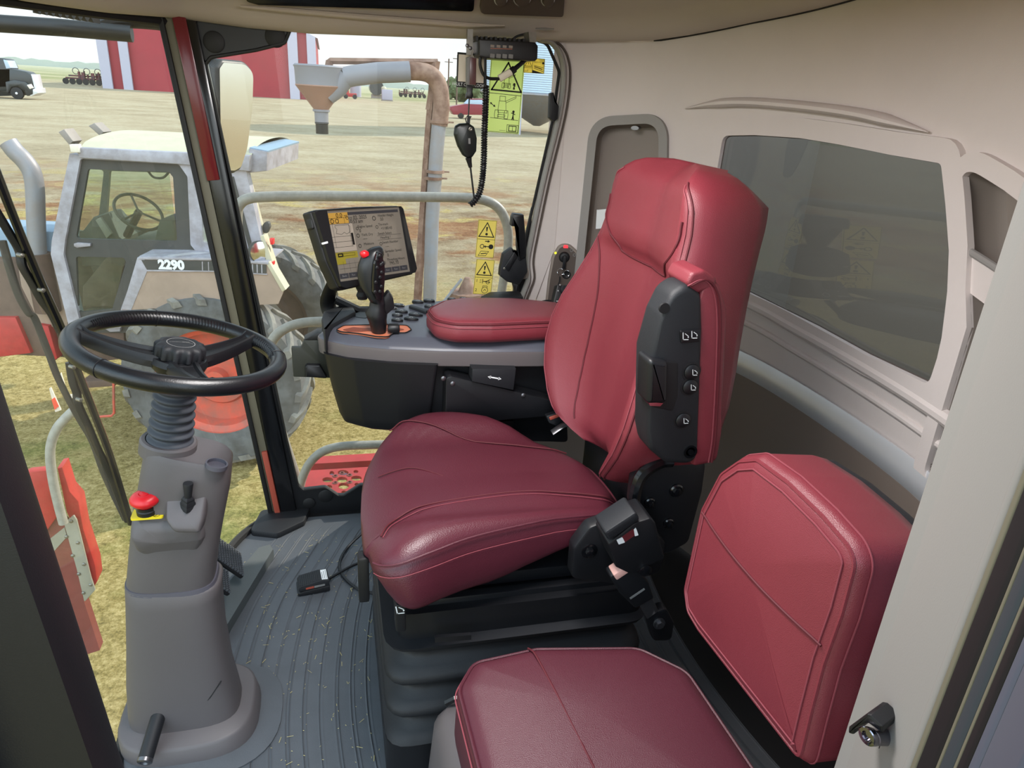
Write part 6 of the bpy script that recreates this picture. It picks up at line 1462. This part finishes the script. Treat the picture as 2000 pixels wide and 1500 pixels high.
# posts, door with two panes, rear quarter
tsheet('cab_frame', [(136, 300), (160, 306), (348, 317), (480, 330), (512, 480), (505, 506), (268, 504), (238, 604), (235, 640), (130, 640), (133, 632), (99, 496), (101, 470)], [[(157, 310), (349, 321), (366, 345), (372, 478), (390, 500), (272, 502), (236, 604), (232, 634), (156, 634), (154, 620), (124, 497), (127, 470)], [(392, 334), (440, 338), (470, 470), (462, 478), (396, 474)]], WS-.10, WS, 'tractor_white')
tsheet('door', [(157, 310), (349, 321), (366, 345), (372, 478), (390, 500), (272, 502), (236, 604), (232, 634), (156, 634), (154, 620), (124, 497), (127, 470)], [[(172, 330), (330, 336), (338, 346), (346, 471), (148, 466)], [(148, 501), (242, 503), (246, 512), (219, 604), (153, 610)]], WS-.06, WS-.03, 'charcoal')
dr = [o for o in bpy.data.objects if o.name.startswith('door') and o.parent == tr][0]
for pts in ([(172, 330), (330, 336), (346, 471), (148, 466)], [(148, 501), (246, 504), (219, 606), (153, 612)]):
    q = tq(pts, WS-.045); mb = MB(); mb.prism(q, TF, WS-.05, WS-.045); build('door_pane', mb, 'tractor_pane', dr, smooth=0)
q = tq([(392, 334), (440, 338), (470, 470), (462, 478), (396, 474)], WS-.05); mb = MB(); mb.prism(q, TF, WS-.05, WS-.045); build('quarter_pane', mb, 'tractor_pane', tr, smooth=0)
tprism('door_handle', [(144, 476), (150, 474), (176, 476), (176, 481), (150, 484), (144, 481)], WS-.03, WS-.005, 'tractor_white', .004, dr)
tprism('rear_corner', [(466, 344), (478, 340), (515, 480), (500, 486)], -.30, WS-.04, 'tractor_roof', .01)
tprism('pillar_strip', [(448, 345), (456, 345), (494, 486), (486, 488)], WS-.03, WS+.01, 'charcoal', .004)
# far side of the cab: posts and window frame seen through the glass
tsheet('far_frame', [(158, 318), (366, 322), (384, 500), (120, 500)], [[(166, 330), (203, 332), (190, 448), (150, 452)], [(214, 334), (350, 338), (362, 448), (206, 448)]], CW, CW+.04, 'charcoal')
tprism('far_lower_panel', [(120, 500), (384, 500), (384, 600), (140, 640)], CW, CW+.03, 'charcoal')
# cab floor, dash, seat, wheel inside
tprism('cab_floor', [(140, 622), (420, 622), (420, 650), (140, 650)], CW, WS-.08, 'charcoal')
tprism('dashboard', [(150, 466), (182, 424), (190, 424), (232, 470), (240, 520), (160, 520)], -1.25, -.75, 'charcoal', .01, None, -.75)
tprism('switch_panel', [(186, 430), (196, 424), (218, 456), (208, 466)], -.75, -.72, 'trim_shade', .004, None, -.72)
tprism('seat', [(250, 470), (300, 470), (310, 430), (340, 430), (345, 520), (300, 560), (250, 520)], -1.15, -.55, 'charcoal', .03, None, -.55)
tprism('floor_rubble', [(160, 560), (205, 505), (240, 520), (225, 600), (160, 600)], -1.1, -.5, 'tractor_brown', .02, None, -.5)
sc_t = TF.p(*TF.hit(271, 414, -.70), -.70); sn = (TF.x*.55+V((0, 0, 1))*.70-TF.z*-.35).normalized(); e_ = sn.cross(TF.z).normalized(); f_ = sn.cross(e_)
mb = MB(); mb.tube([sc_t+(e_*cos(2*pi*i/40)+f_*sin(2*pi*i/40))*.21 for i in range(40)], .014, 8, closed=True); sw_ = build('steering_wheel', mb, 'charcoal', tr, smooth=60)
mb = MB(); mb.tube([sc_t, sc_t-sn*.35], .035, 8); build('steering_shaft', mb, 'black', sw_)
mb = MB(); [mb.tube([sc_t, sc_t+(e_*cos(a)+f_*sin(a))*.205], .010, 6) for a in (.4, 2.5, 4.6)]; build('spoke', mb, 'charcoal', sw_)
mb = MB(); mb.tube(cr([TF.p(*TF.hit(px, py, -1.3), -1.3) for px, py in ((288, 333), (300, 346), (318, 347), (330, 336))], 5), .012, 6); build('cable', mb, 'black', tr)
# fender with number band
FW = .16
tprism('fender_side', [(276, 506), (420, 508), (522, 516), (555, 566), (543, 594), (500, 596), (360, 600), (246, 606)], FW-.02, FW-.006, 'tractor_tan', 0, None, FW)
tprism('fender_edge', [(268, 503), (282, 507), (288, 528), (256, 606), (238, 604)], FW-.02, FW, 'tractor_white', .003)
tprism('fender_edge', [(270, 502), (420, 504), (524, 512), (524, 517), (420, 509), (270, 507)], FW-.02, FW+.004, 'tractor_white', .003)
tprism('fender_edge', [(518, 512), (526, 512), (558, 566), (551, 570)], .02, FW, 'tractor_roof', .003)
tprism('fender_top', [(270, 501), (420, 503), (524, 511), (524, 514), (420, 506), (270, 504)], -.35, FW-.02, 'tractor_white', 0, None, FW)
nb = tprism('number_band', [(276, 508), (420, 510), (520, 518), (520, 534), (420, 529), (287, 527)], FW-.01, FW+.002, 'charcoal')
c0, c1 = TF.hit(303, 517, FW+.003), TF.hit(366, 519, FW+.003); nfr = TF.sub((c0.x+c1.x)/2, (c0.y+c1.y)/2, 0, math.atan2(c1.y-c0.y, c1.x-c0.x)); mb = MB(); mb.text('2290', nfr, (c1.x-c0.x)*.40, FW+.004, bold=.006); build('lettering', mb, 'white_ink', nb, smooth=0)
for px in (394, 406, 418, 492, 501, 510): 
    tprism('band_stripe', [(px, 511+(px-394)*.05), (px+2, 511+(px-394)*.05), (px+2.5, 529+(px-394)*.04), (px+.5, 529+(px-394)*.04)], FW, FW+.004, 'tractor_white', 0, nb)
tprism('fender_line', [(285, 527), (420, 529), (522, 535), (522, 537), (420, 531), (286, 530)], FW-.01, FW+.004, 'tractor_white')
# wheels
def wheel(name, s, z, w, R, W, rimR, nl, parent=tr, dual=False):
    fr = TF.sub(s, z, w); pr = [(rimR, -W*.42), (rimR*1.12, -W*.47), (R*.80, -W*.5), (R*.93, -W*.44), (R*.965, -W*.2), (R*.97, 0), (R*.965, W*.2), (R*.93, W*.44), (R*.80, W*.5), (rimR*1.12, W*.47), (rimR, W*.42)]
    mb = MB(); mb.lathe(pr, fr, 60, cap=(False, False)); ty = build(name, mb, 'tyre', parent, smooth=40)
    mb = MB()
    for i in range(nl):
        for sd in (-1, 1):
            a = 2*pi*(i+(.5 if sd > 0 else 0))/nl; P = []
            for k in range(5):
                t = k/4; aa = a+sd*0+.30*(1-t)*1.0; ww = sd*W*lerp(.02, .50, t); r_ = R*(.962, .962, .958, .935, .895)[k]
                P.append((aa, ww, r_))
            R_ = []
            for aa, ww, r_ in P:
                hw = .028; o = fr.p(r_*cos(aa), r_*sin(aa), ww); er = fr.x*cos(aa)+fr.y*sin(aa); et = -fr.x*sin(aa)+fr.y*cos(aa)
                R_.append([o-et*hw*1.4-er*.02, o-et*hw+er*.034, o+et*hw+er*.034, o+et*hw*1.4-er*.02])
            mb.rings(R_)
    lg = build('tread', mb, 'tyre_tread', ty, smooth=0); lg['kind'] = 'stuff'
    mb = MB(); mb.lathe([(rimR*1.03, W*.43), (rimR*1.0, W*.36), (rimR*.90, W*.30), (rimR*.86, W*.05), (rimR*.55, W*.02), (rimR*.5, W*.10), (rimR*.2, W*.10), (rimR*.18, W*.30), (.01, W*.31)], fr, 48, cap=(False, True)); build('rim', mb, 'rim_red', ty, smooth=30)
    return ty
wheel('rear_wheel', 0, 0, -.02, .845, .46, .50, 22)
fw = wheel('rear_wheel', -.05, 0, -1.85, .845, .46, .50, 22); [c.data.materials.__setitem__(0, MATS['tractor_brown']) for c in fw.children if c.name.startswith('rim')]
mb = MB(); mb.tube([TF.p(0, 0, -.1), TF.p(0, 0, -1.8)], .12, 10); mb.box((-.9, .15, -.85), (2.2, .5, .5), TF, .05); build('axle_housing', mb, 'tractor_brown', tr)
# lamps, mirror, markers
for px0, py0, px1, py1, w, m in ((113, 252, 143, 284, -.3, 'trim_shade'), (172, 240, 203, 266, -1.0, 'trim_shade')):
    q = tq([(px0, py0+6), (px0+12, py0), (px1, py1-8), (px1-8, py1)], w); mb = MB(); mb.prism(q, TF, w-.16, w, .01); build('work_light', mb, m, tr, smooth=30)
    q = tq([(px1-6, py1-8), (px1+3, py1-4), (px1+6, py1+10), (px1-5, py1+8)], w-.05); mb = MB(); mb.prism(q, TF, w-.10, w-.05); build('lamp_foot', mb, 'charcoal', tr)
tprism('amber_marker', [(135, 282), (153, 282), (155, 298), (138, 297)], WS, WS+.05, 'card', .004)
h = TF.hit(508, 492, FW-.05); hf2_ = Fr(TF.p(h.x, h.y, FW-.05), TF.z, (0, 0, 1)); hf2_.z = (TF.x*.65+TF.z*.75).normalized(); hf2_.x = hf2_.z.cross(V((0, 0, 1))).normalized(); hf2_.y = hf2_.x.cross(hf2_.z)*-1
mb = MB(); mb.lathe([(.05, -.10), (.085, -.05), (.095, .0), (.09, .012)], hf2_, 24, cap=(True, False)); rl = build('rear_lamp', mb, 'charcoal', tr, smooth=50)
mb = MB(); mb.lathe([(.088, .008), (.06, .016), (.01, .02)], hf2_, 24); build('lens', mb, 'chrome', rl)
for pts in ([(526, 467), (533, 467), (533, 478), (528, 478)], [(528, 511), (534, 512), (534, 522), (530, 522)]): tprism('tail_light', pts, .05, FW-.05, 'red_button', .004)
tprism('lamp_post', [(508, 462), (515, 460), (535, 520), (548, 560), (544, 562), (520, 510)], -.02, FW-.06, 'tractor_roof', .004)
q = tq([(512, 440), (517, 434), (525, 434), (527, 444), (522, 456), (514, 456)], -.2); mb = MB(); mb.prism(rpoly(q, .02), TF, -.26, -.2, .01); build('mirror', mb, 'charcoal', tr)
# engine hood, stack and frame ahead of the cab
tprism('hood', [(-60, 445), (104, 452), (100, 500), (124, 500), (128, 550), (104, 552), (100, 540), (60, 505), (-60, 500)], -1.05, -.55, 'faded_blue', .02, None, -.55)
tprism('engine_panel', [(30, 500), (112, 496), (140, 560), (150, 640), (80, 640), (40, 560)], -.95, -.50, 'tractor_tan', .02, None, -.50)
tprism('engine_block', [(-60, 500), (40, 500), (80, 640), (150, 640), (150, 700), (-60, 690)], -.95, -.55, 'tractor_brown', .02, None, -.55)
tprism('red_frame', [(76, 634), (94, 637), (112, 700), (96, 712), (84, 680)], -.55, -.45, 'red_paint', .01)
tprism('red_frame', [(-20, 620), (30, 620), (60, 690), (-20, 700)], -.6, -.5, 'red_paint', .01)
tprism('cab_skirt', [(130, 630), (240, 630), (246, 700), (160, 712), (140, 690)], -.9, WS-.1, 'tractor_brown', .01)
tprism('skirt_edge', [(200, 640), (236, 638), (234, 648), (214, 649)], WS-.1, WS-.04, 'tractor_white', .01)
P = [TF.p(*TF.hit(px, py, -.45), -.45) for px, py in ((16, 278), (30, 296), (48, 314), (62, 336), (68, 366), (70, 420), (72, 470), (74, 505))]
mb = MB(); mb.tube(cr(P, 5), .075, 14, cap=False); mb.tube([P[0]+(P[1]-P[0])*.1, P[1]], .06, 12); sk = build('exhaust_stack', mb, 'galv', tr, smooth=60)
mb = MB(); mb.tube([P[-1]+V((0, 0, .05)), P[-1]-V((0, 0, .5))], .11, 12); build('stack_base', mb, 'tractor_brown', sk)
# folding step
q0 = TF.hit(155, 752, .1); tprism('step_plate', [(156, 746), (222, 742), (224, 754), (158, 759)], -.1, .1, 'tractor_brown', .004)
mb = MB(); mb.tube([TF.p(*TF.hit(px, py, .1), .1) for px, py in ((222, 745), (222, 780), (223, 806), (218, 812), (190, 814))], .012, 6); build('step_bar', mb, 'rim_red', tr)
mb = MB(); mb.tube([TF.p(*TF.hit(px, py, .1), .1) for px, py in ((157, 748), (160, 768))], .02, 6); build('step_bracket', mb, 'tractor_brown', tr)

# ------------------------------------------------------------------ grain vacuum pipe and its hopper
AY_ = 10.5
gv = thing('grain_auger', at(830, 600, y=AY_), 'tall rusty grey grain auger pipe with a cone hopper hanging from its arm', 'auger')
gv.location.z = GZ
def ay(*p, y=AY_): return at(p[0], p[1], y=y)
g0 = ay(812, 615); g0.z = GZ
mb = MB(); mb.tube([g0, ay(826, 430), ay(838, 260), ay(850, 121)], .062, 4); gpo = build('post', mb, 'rusty', gv, smooth=0)
mb = MB(); mb.tube([ay(640, 124), ay(645, 119), ay(750, 120), ay(855, 121)], .040, 4); build('top_beam', mb, 'rusty', gv, smooth=0)
mb = MB(); mb.tube([ay(644, 119), ay(641, 136)], .05, 4); mb.tube([ay(853, 119), ay(838, 215)], .05, 4); build('beam_post', mb, 'rusty', gv, smooth=0)
g1 = ay(838, 620, y=10.4); g1.z = GZ
mb = MB(); mb.tube([g1, ay(844, 430, y=10.4), ay(853, 290, y=10.4), ay(858, 235, y=10.4)], .10, 16); build('down_pipe', mb, 'galv', gv, smooth=60)
el = cr([ay(*p, y=10.4) for p in ((858, 245), (862, 205), (858, 170), (846, 150), (828, 141), (800, 139), (780, 141))], 5)
mb = MB(); mb.tube(el, .115, 16); build('elbow', mb, 'rusty', gv, smooth=60)
mb = MB(); mb.tube([ay(*p, y=10.4) for p in ((800, 140), (740, 142), (690, 148), (672, 152))], .130, 16); build('cross_pipe', mb, 'hopper_grey', gv, smooth=60)
hc = ay(624, 130); hfz = Fr(hc, (1, 0, 0), (0, 1, 0)); pxm = (ay(624, 130)-ay(674, 130)).length/50
mb = MB(); mb.lathe([(48*pxm, .02), (51*pxm, 0), (49*pxm, -4*pxm), (48*pxm, -34*pxm)], hfz, 40); hp_ = build('hopper', mb, 'hopper_grey', gv, smooth=40)
mb = MB(); mb.lathe([(48*pxm, -34*pxm), (49*pxm, -36*pxm), (15*pxm, -80*pxm), (14*pxm, -83*pxm)], hfz, 40); build('cone', mb, 'hopper_tan', hp_, smooth=40)
mb = MB(); mb.lathe([(17*pxm, -80*pxm), (17*pxm, -84*pxm), (14*pxm, -85*pxm), (13.5*pxm, -104*pxm)], hfz, 28); build('neck', mb, 'hopper_grey', hp_, smooth=30)
mb = MB(); mb.lathe([(13.8*pxm, -104*pxm), (14*pxm, -107*pxm), (12.6*pxm, -108*pxm), (12.6*pxm, -127*pxm)], hfz, 28); build('rubber_spout', mb, 'black', hp_, smooth=30)
mb = MB(); mb.tube([ay(676, 148, y=10.4), ay(660, 170, y=10.4), ay(640, 190, y=10.4)], [.125, .13, .10], 14); build('inlet', mb, 'hopper_grey', hp_, smooth=60)
for px, py in ((850, 335), (846, 348), (858, 238)):
    c = ay(px, py, y=10.4); mb = MB(); mb.lathe([(.10, -.02), (.13, -.018), (.13, .018), (.10, .02)], Fr(c, (1, 0, 0), (0, 1, 0)), 20); mb.box((.14, 0, 0), (.12, .04, .02), Fr(c, (1, 0, 0), (0, 1, 0))); build('clamp', mb, 'rusty', gv, smooth=30)
gbf = Fr(ay(912, 570, y=9.6), (1, 0, 0), (0, 1, 0))
mb = MB(); R = []
for k in range(9): 
    a = k/8; R.append((lerp(.26, .04, a**2.2), -.75+1.0*a))
mb.lathe(R, gbf, 20); gb = solo('fan_housing', mb, 'rusty', 'rusty domed fan housing standing beside the auger post behind the console', 'fan housing', smooth=50)
gb.location.z = GZ; mb = MB(); c = gbf.o.copy(); mb.tube([V((c.x, c.y, GZ)), c], .25, 14); build('drum', mb, 'rusty', gb)
mb = MB(); mb.tube([ay(902, 545, y=9.5), ay(866, 590, y=9.5)], .02, 6); build('lever', mb, 'galv', gb)

# ------------------------------------------------------------------ far side of the yard
BY = 135.0
bn_ = thing('barn', at(400, 180, y=BY), 'long red metal barn with white corner stripes across the yard', 'barn'); bn_.location.z = GZ
def bz(px, py): return at(px, py, y=BY)
def band(name, a, b, m, dy, zt=None):
    x0, x1 = bz(a, 150).x, bz(b, 150).x; z1 = bz(400, 20).z if zt is None else zt; mb = MB(); mb.box(((x0+x1)/2, BY+dy, (GZ+z1)/2), (x1-x0, .3, z1-GZ)); return build(name, mb, m, bn_, smooth=0)
zr = bz(610, 72).z; xs0, xs1 = bz(199, 150).x, bz(619, 150).x; xm = (xs0+xs1)/2; zp = zr+(xs1-xm)*.42
mb = MB(); mb.prism([(xs0, GZ), (xs1, GZ), (xs1, zr), (xm, zp), (xs0, zr)], Fr((0, BY+.4, 0), (1, 0, 0), (0, 0, 1)), -50, 0); build('wall', mb, 'barn_red', bn_, smooth=0)
def zroof(x): return lerp(zr, zp, min(1, (xs1-x)/(xs1-xm))) if x > xm else lerp(zr, zp, (x-xs0)/(xm-xs0))
for a, b in ((199, 219), (240, 258), (565, 584), (602, 619)):
    x0, x1 = bz(a, 150).x, bz(b, 150).x; mb = MB(); mb.prism([(x0, GZ), (x1, GZ), (x1, zroof(x1)), (x0, zroof(x0))], Fr((0, BY+.1, 0), (1, 0, 0), (0, 0, 1)), 0, .5); build('white_stripe', mb, 'barn_white', bn_, smooth=0)
mb = MB(); mb.add([(xs0-.4, BY-.4, zr-.2), (xm, BY-.4, zp+.1), (xs1+.4, BY-.4, zr-.2), (xs1+.4, BY+52, zr-.2), (xm, BY+52, zp+.1), (xs0-.4, BY+52, zr-.2)], [(0, 1, 4, 5), (1, 2, 3, 4)]); build('roof', mb, 'barn_white', bn_, smooth=0)
TY = 82.0
tk = thing('truck', at(20, 190, y=TY), 'dark long-nosed semi truck parked at the far left of the yard', 'truck'); tk.location.z = GZ
kf_ = Fr((0, TY, 0), (1, 0, 0), (0, 0, 1), (0, -1, 0))
def kq(pts, w=0): return [kf_.hit(*p, w) for p in pts]
def kp_(name, pts, m, w0=-1.0, w1=1.0, r=.2, bev=.06): mb = MB(); mb.prism(rpoly(kq(pts, w1), r), kf_, w0, w1, bev); return build(name, mb, m, tk, smooth=40)
kp_('cab', [(-70, 108), (2, 113), (12, 116), (20, 131), (20, 170), (-70, 175)], 'truck_dark'); kp_('windshield', [(6, 116), (14, 118), (21, 133), (12, 134)], 'bin_steel', -.8, 1.02, .05, .02)
kp_('hood', [(-30, 134), (20, 134), (50, 140), (60, 147), (66, 176), (-30, 178)], 'truck_dark'); kp_('fender', [(10, 160), (28, 156), (50, 160), (64, 172), (64, 184), (52, 188), (48, 176), (36, 168), (22, 170), (14, 186)], 'truck_dark', .5, 1.2, .1)
kp_('chassis', [(-70, 168), (54, 170), (54, 186), (-70, 190)], 'truck_dark', -.9, .6, .05); kp_('grille', [(60, 145), (66, 145), (72, 172), (68, 176)], 'silver', -.8, .9, .05, .02); kp_('bumper', [(52, 178), (72, 172), (74, 182), (60, 188)], 'silver', -1.1, 1.15, .05, .02); kp_('headlight', [(52, 166), (60, 164), (64, 172), (58, 174)], 'card', .8, 1.24, .05, .02)
for px in (33, -50):
    c = kf_.hit(px, 179, 1.0); wf_ = kf_.sub(c.x, GZ+.52, 1.0); mb = MB(); mb.lathe([(.3, -.3), (.52, -.28), (.55, 0), (.52, .12), (.32, .14)], wf_, 24); w_ = build('wheel', mb, 'gasket', tk); mb = MB(); mb.lathe([(.32, .13), (.28, .08), (.12, .06), (.10, .2), (.01, .2)], wf_, 20); build('hub', mb, 'silver', w_)
# implements by the barn and across the yard
def implement(name, px, py, y, wd, label, m='implement', seed=1):
    o = at(px, py, y=y); o.z = GZ; r_ = random.Random(seed); t = thing(name, o, label, 'farm implement'); mb = MB()
    for i in range(14):
        x = r_.uniform(-wd/2, wd/2); h = r_.uniform(.6, 2.2); mb.box((o.x+x, o.y+r_.uniform(-1, 1), GZ+h/2+.4), (r_.uniform(.1, .5), .4, h*.7))
    mb.box((o.x, o.y, GZ+1.0), (wd, .3, .3)); mb.box((o.x, o.y+.8, GZ+1.4), (wd*.9, .25, .25)); build('frame', mb, m, t, smooth=0)
    for i in range(6):
        x = lerp(-wd*.45, wd*.45, i/5); mb = MB(); mb.lathe([(.2, -.12), (.48, -.12), (.5, .12), (.2, .12)], Fr((o.x+x, o.y-1.2, GZ+.5), (1, 0, 0), (0, 0, 1)), 16); build('wheel', mb, 'gasket', t)
    for i in range(3):
        x = lerp(-wd*.2, wd*.4, i/2); mb = MB(); mb.tube([V((o.x+x+.5*cos(2*pi*k/16), o.y, GZ+2.2+.5*sin(2*pi*k/16))) for k in range(16)], .06, 5, closed=True); build('hose_loop', mb, 'tyre', t)
    return t
implement('cultivator', 166, 164, 150, 5.8, 'reddish folded farm cultivator parked left of the red barn', seed=2)
implement('cultivator', 805, 186, 220, 7.4, 'low rusty cultivator in the distance behind the auger pipe', seed=5)
mb = MB(); c = at(735, 190, y=180); mb.tube([V((c.x, c.y-2, GZ+2.3)), V((c.x, c.y+2, GZ+2.3))], 1.6, 20); tkk = solo('fuel_tank', mb, 'truck_dark', 'round black fuel tank on a stand under the auger arm', 'tank', smooth=50)
mb = MB(); mb.box((c.x, c.y, GZ+.4), (2.2, 3, .9)); build('stand', mb, 'trim_shade', tkk)
c = at(756, 195, y=160); mb = MB(); mb.box((c.x, c.y, GZ+1.2), (2.2, 1.4, 2.0), bev=.15); tt = solo('water_tote', mb, 'barn_white', 'white square tote beside the black tank', 'tote'); mb = MB(); mb.box((c.x, c.y, GZ+.1), (2.3, 1.5, .2)); build('pallet', mb, 'trim_shade', tt)
mb = MB(); mb.lathe([(.5, 0), (.55, .3), (.4, .6), (.1, .7)], Fr((c.x-.6, c.y+.5, GZ+2.1), (1, 0, 0), (0, 1, 0)), 14); build('cover', mb, 'tractor_roof', tt)
c = at(694, 190, y=185); mb = MB(); mb.lathe([(1.3, 0), (1.3, 3.9), (.8, 4.5), (.1, 4.6)], Fr((c.x+.1, c.y, GZ), (1, 0, 0), (0, 1, 0)), 24); solo('storage_tank', mb, 'barn_white', 'white upright storage tank behind the hopper cone', 'tank')
c = at(684, 190, y=160); t = thing('mower', (c.x, c.y, GZ), 'orange small machine parked in front of the white tank', 'machine'); mb = MB(); mb.box((c.x, c.y, GZ+.75), (2.6, 1.0, .7), bev=.1); mb.box((c.x-.6, c.y, GZ+1.3), (.8, .8, .7), bev=.1); build('body', mb, 'red_paint', t)
for dx in (-.9, .9): mb = MB(); mb.lathe([(.1, -.1), (.45, -.1), (.45, .1), (.1, .1)], Fr((c.x+dx, c.y-.6, GZ+.45), (1, 0, 0), (0, 0, 1)), 16); build('wheel', mb, 'gasket', t)
# red pickup
PY = 91.0
pu = thing('pickup', at(920, 232, y=PY), 'dark red pickup truck parked beyond the hanging microphone', 'pickup'); pu.location.z = GZ
pf2 = Fr((0, PY, 0), (1, 0, 0), (0, 0, 1), (0, -1, 0))
def puq(pts, w=0): return [pf2.hit(*p, w) for p in pts]
def pup(name, pts, m, w0=-.9, w1=.9, r=.12, bev=.05): mb = MB(); mb.prism(rpoly(puq(pts, w1), r), pf2, w0, w1, bev); return build(name, mb, m, pu, smooth=40)
pup('body', [(882, 208), (912, 203), (1000, 206), (1004, 225), (886, 224), (881, 216)], 'pickup_red'); pup('cab', [(908, 204), (918, 194), (950, 194), (962, 206)], 'bin_steel', -.8, .8); pup('cab_roof', [(917, 195), (920, 193), (948, 193), (951, 195)], 'pickup_red', -.8, .82, .03, .02)
for px in (900, 980):
    c = pf2.hit(px, 226, .8); wf_ = pf2.sub(c.x, GZ+.36, .8); mb = MB(); mb.lathe([(.2, -.2), (.36, -.2), (.37, .08), (.2, .12)], wf_, 20); w_ = build('wheel', mb, 'gasket', pu); mb = MB(); mb.lathe([(.21, .1), (.1, .06), (.01, .08)], wf_, 16); build('hub', mb, 'silver', w_)
# hopper-bottom grain bin at the right, on legs
GBY = 62.0
c = at(1085, 180, y=GBY); gbx = c.x; zb_ = at(1040, 184, y=GBY).z; Rb = 5.2; zt2 = zb_+12
gbn = thing('grain_bin', (gbx, GBY+Rb, GZ), 'corrugated steel grain bin on legs seen behind the small corner decal', 'grain bin')
bfr = Fr((gbx, GBY+Rb, 0), (1, 0, 0), (0, 1, 0)); prof = []
for i in range(141): prof.append((Rb+.03*cos(i*pi), lerp(zb_, zt2, i/140)))
mb = MB(); mb.lathe(prof+[(.4, zt2+1.8)], bfr, 48); build('shell', mb, 'bin_steel', gbn, smooth=20)
mb = MB(); mb.lathe([(Rb, zb_), (.3, max(GZ+.6, zb_-3.6))], bfr, 40); build('cone', mb, 'galv', gbn, smooth=40)
for i in range(8):
    a = 2*pi*(i+.3)/8; mb = MB(); mb.tube([bfr.p(Rb*cos(a), Rb*sin(a), GZ), bfr.p(Rb*cos(a), Rb*sin(a), zb_+.2)], .09, 6); build('leg', mb, 'barn_white', gbn)
mb = MB(); mb.tube([bfr.p((Rb+.03)*cos(2*pi*i/40), (Rb+.03)*sin(2*pi*i/40), zb_) for i in range(40)], .10, 6, closed=True); build('ring_beam', mb, 'galv', gbn)
# bushes and the tree line
def bush(px, py, y, s, label, seed, m='bush'):
    o = at(px, py, y=y); o.z = GZ; r_ = random.Random(seed); mb = MB()
    for i in range(26):
        a = r_.uniform(0, 2*pi); rr_ = r_.uniform(0, 1)**.6*s; h = r_.uniform(.2, 1)*s*1.1; q = .26*s*r_.uniform(.7, 1.3); bm = bmesh.new(); bmesh.ops.create_icosphere(bm, subdivisions=2, radius=q)
        for v in bm.verts: v.co *= r_.uniform(.75, 1.25)
        bm.verts.index_update(); mb.add([v.co+V((o.x+cos(a)*rr_, o.y+sin(a)*rr_, GZ+h*(1-.5*rr_/s))) for v in bm.verts], [[v.index for v in f.verts] for f in bm.faces]); bm.free()
    return solo('bush', mb, m, label, 'bush', 'bushes beyond the yard', smooth=0)
bush(880, 182, 230, 6.0, 'dark bush right of the auger elbow', 11); bush(925, 190, 200, 5.5, 'round bush behind the red pickup', 12); bush(1005, 205, 170, 6.5, 'bush between the tall lime decal and the grain bin', 13); bush(975, 196, 300, 8.0, 'large bush hidden partly by the lime decal', 14)
r_ = random.Random(5); mb = MB(); pts = []
for i in range(160): pts.append((-520+i*5, GZ+r_.uniform(.2, 1.3)*(1+.6*sin(i*.13))+3.3))
mb.prism([(-520, GZ)]+[(p[0], p[1]) for p in pts]+[(280, GZ)], Fr((0, 640, 0), (1, 0, 0), (0, 0, 1)), -12, 12)
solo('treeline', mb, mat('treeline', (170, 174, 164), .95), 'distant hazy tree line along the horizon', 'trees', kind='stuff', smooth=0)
for i, (px, y) in enumerate(((876, 150), (893, 130))):
    o = at(px, 150, y=y); mb = MB(); mb.tube([V((o.x, y, GZ)), V((o.x, y, GZ+8.5))], .13, 6); mb.box((o.x, y, GZ+7.9), (1.6, .1, .12)); solo('utility_pole', mb, 'tractor_brown', ('wooden utility pole nearer the auger elbow', 'wooden utility pole nearer the hanging plate')[i], 'pole', 'utility poles')
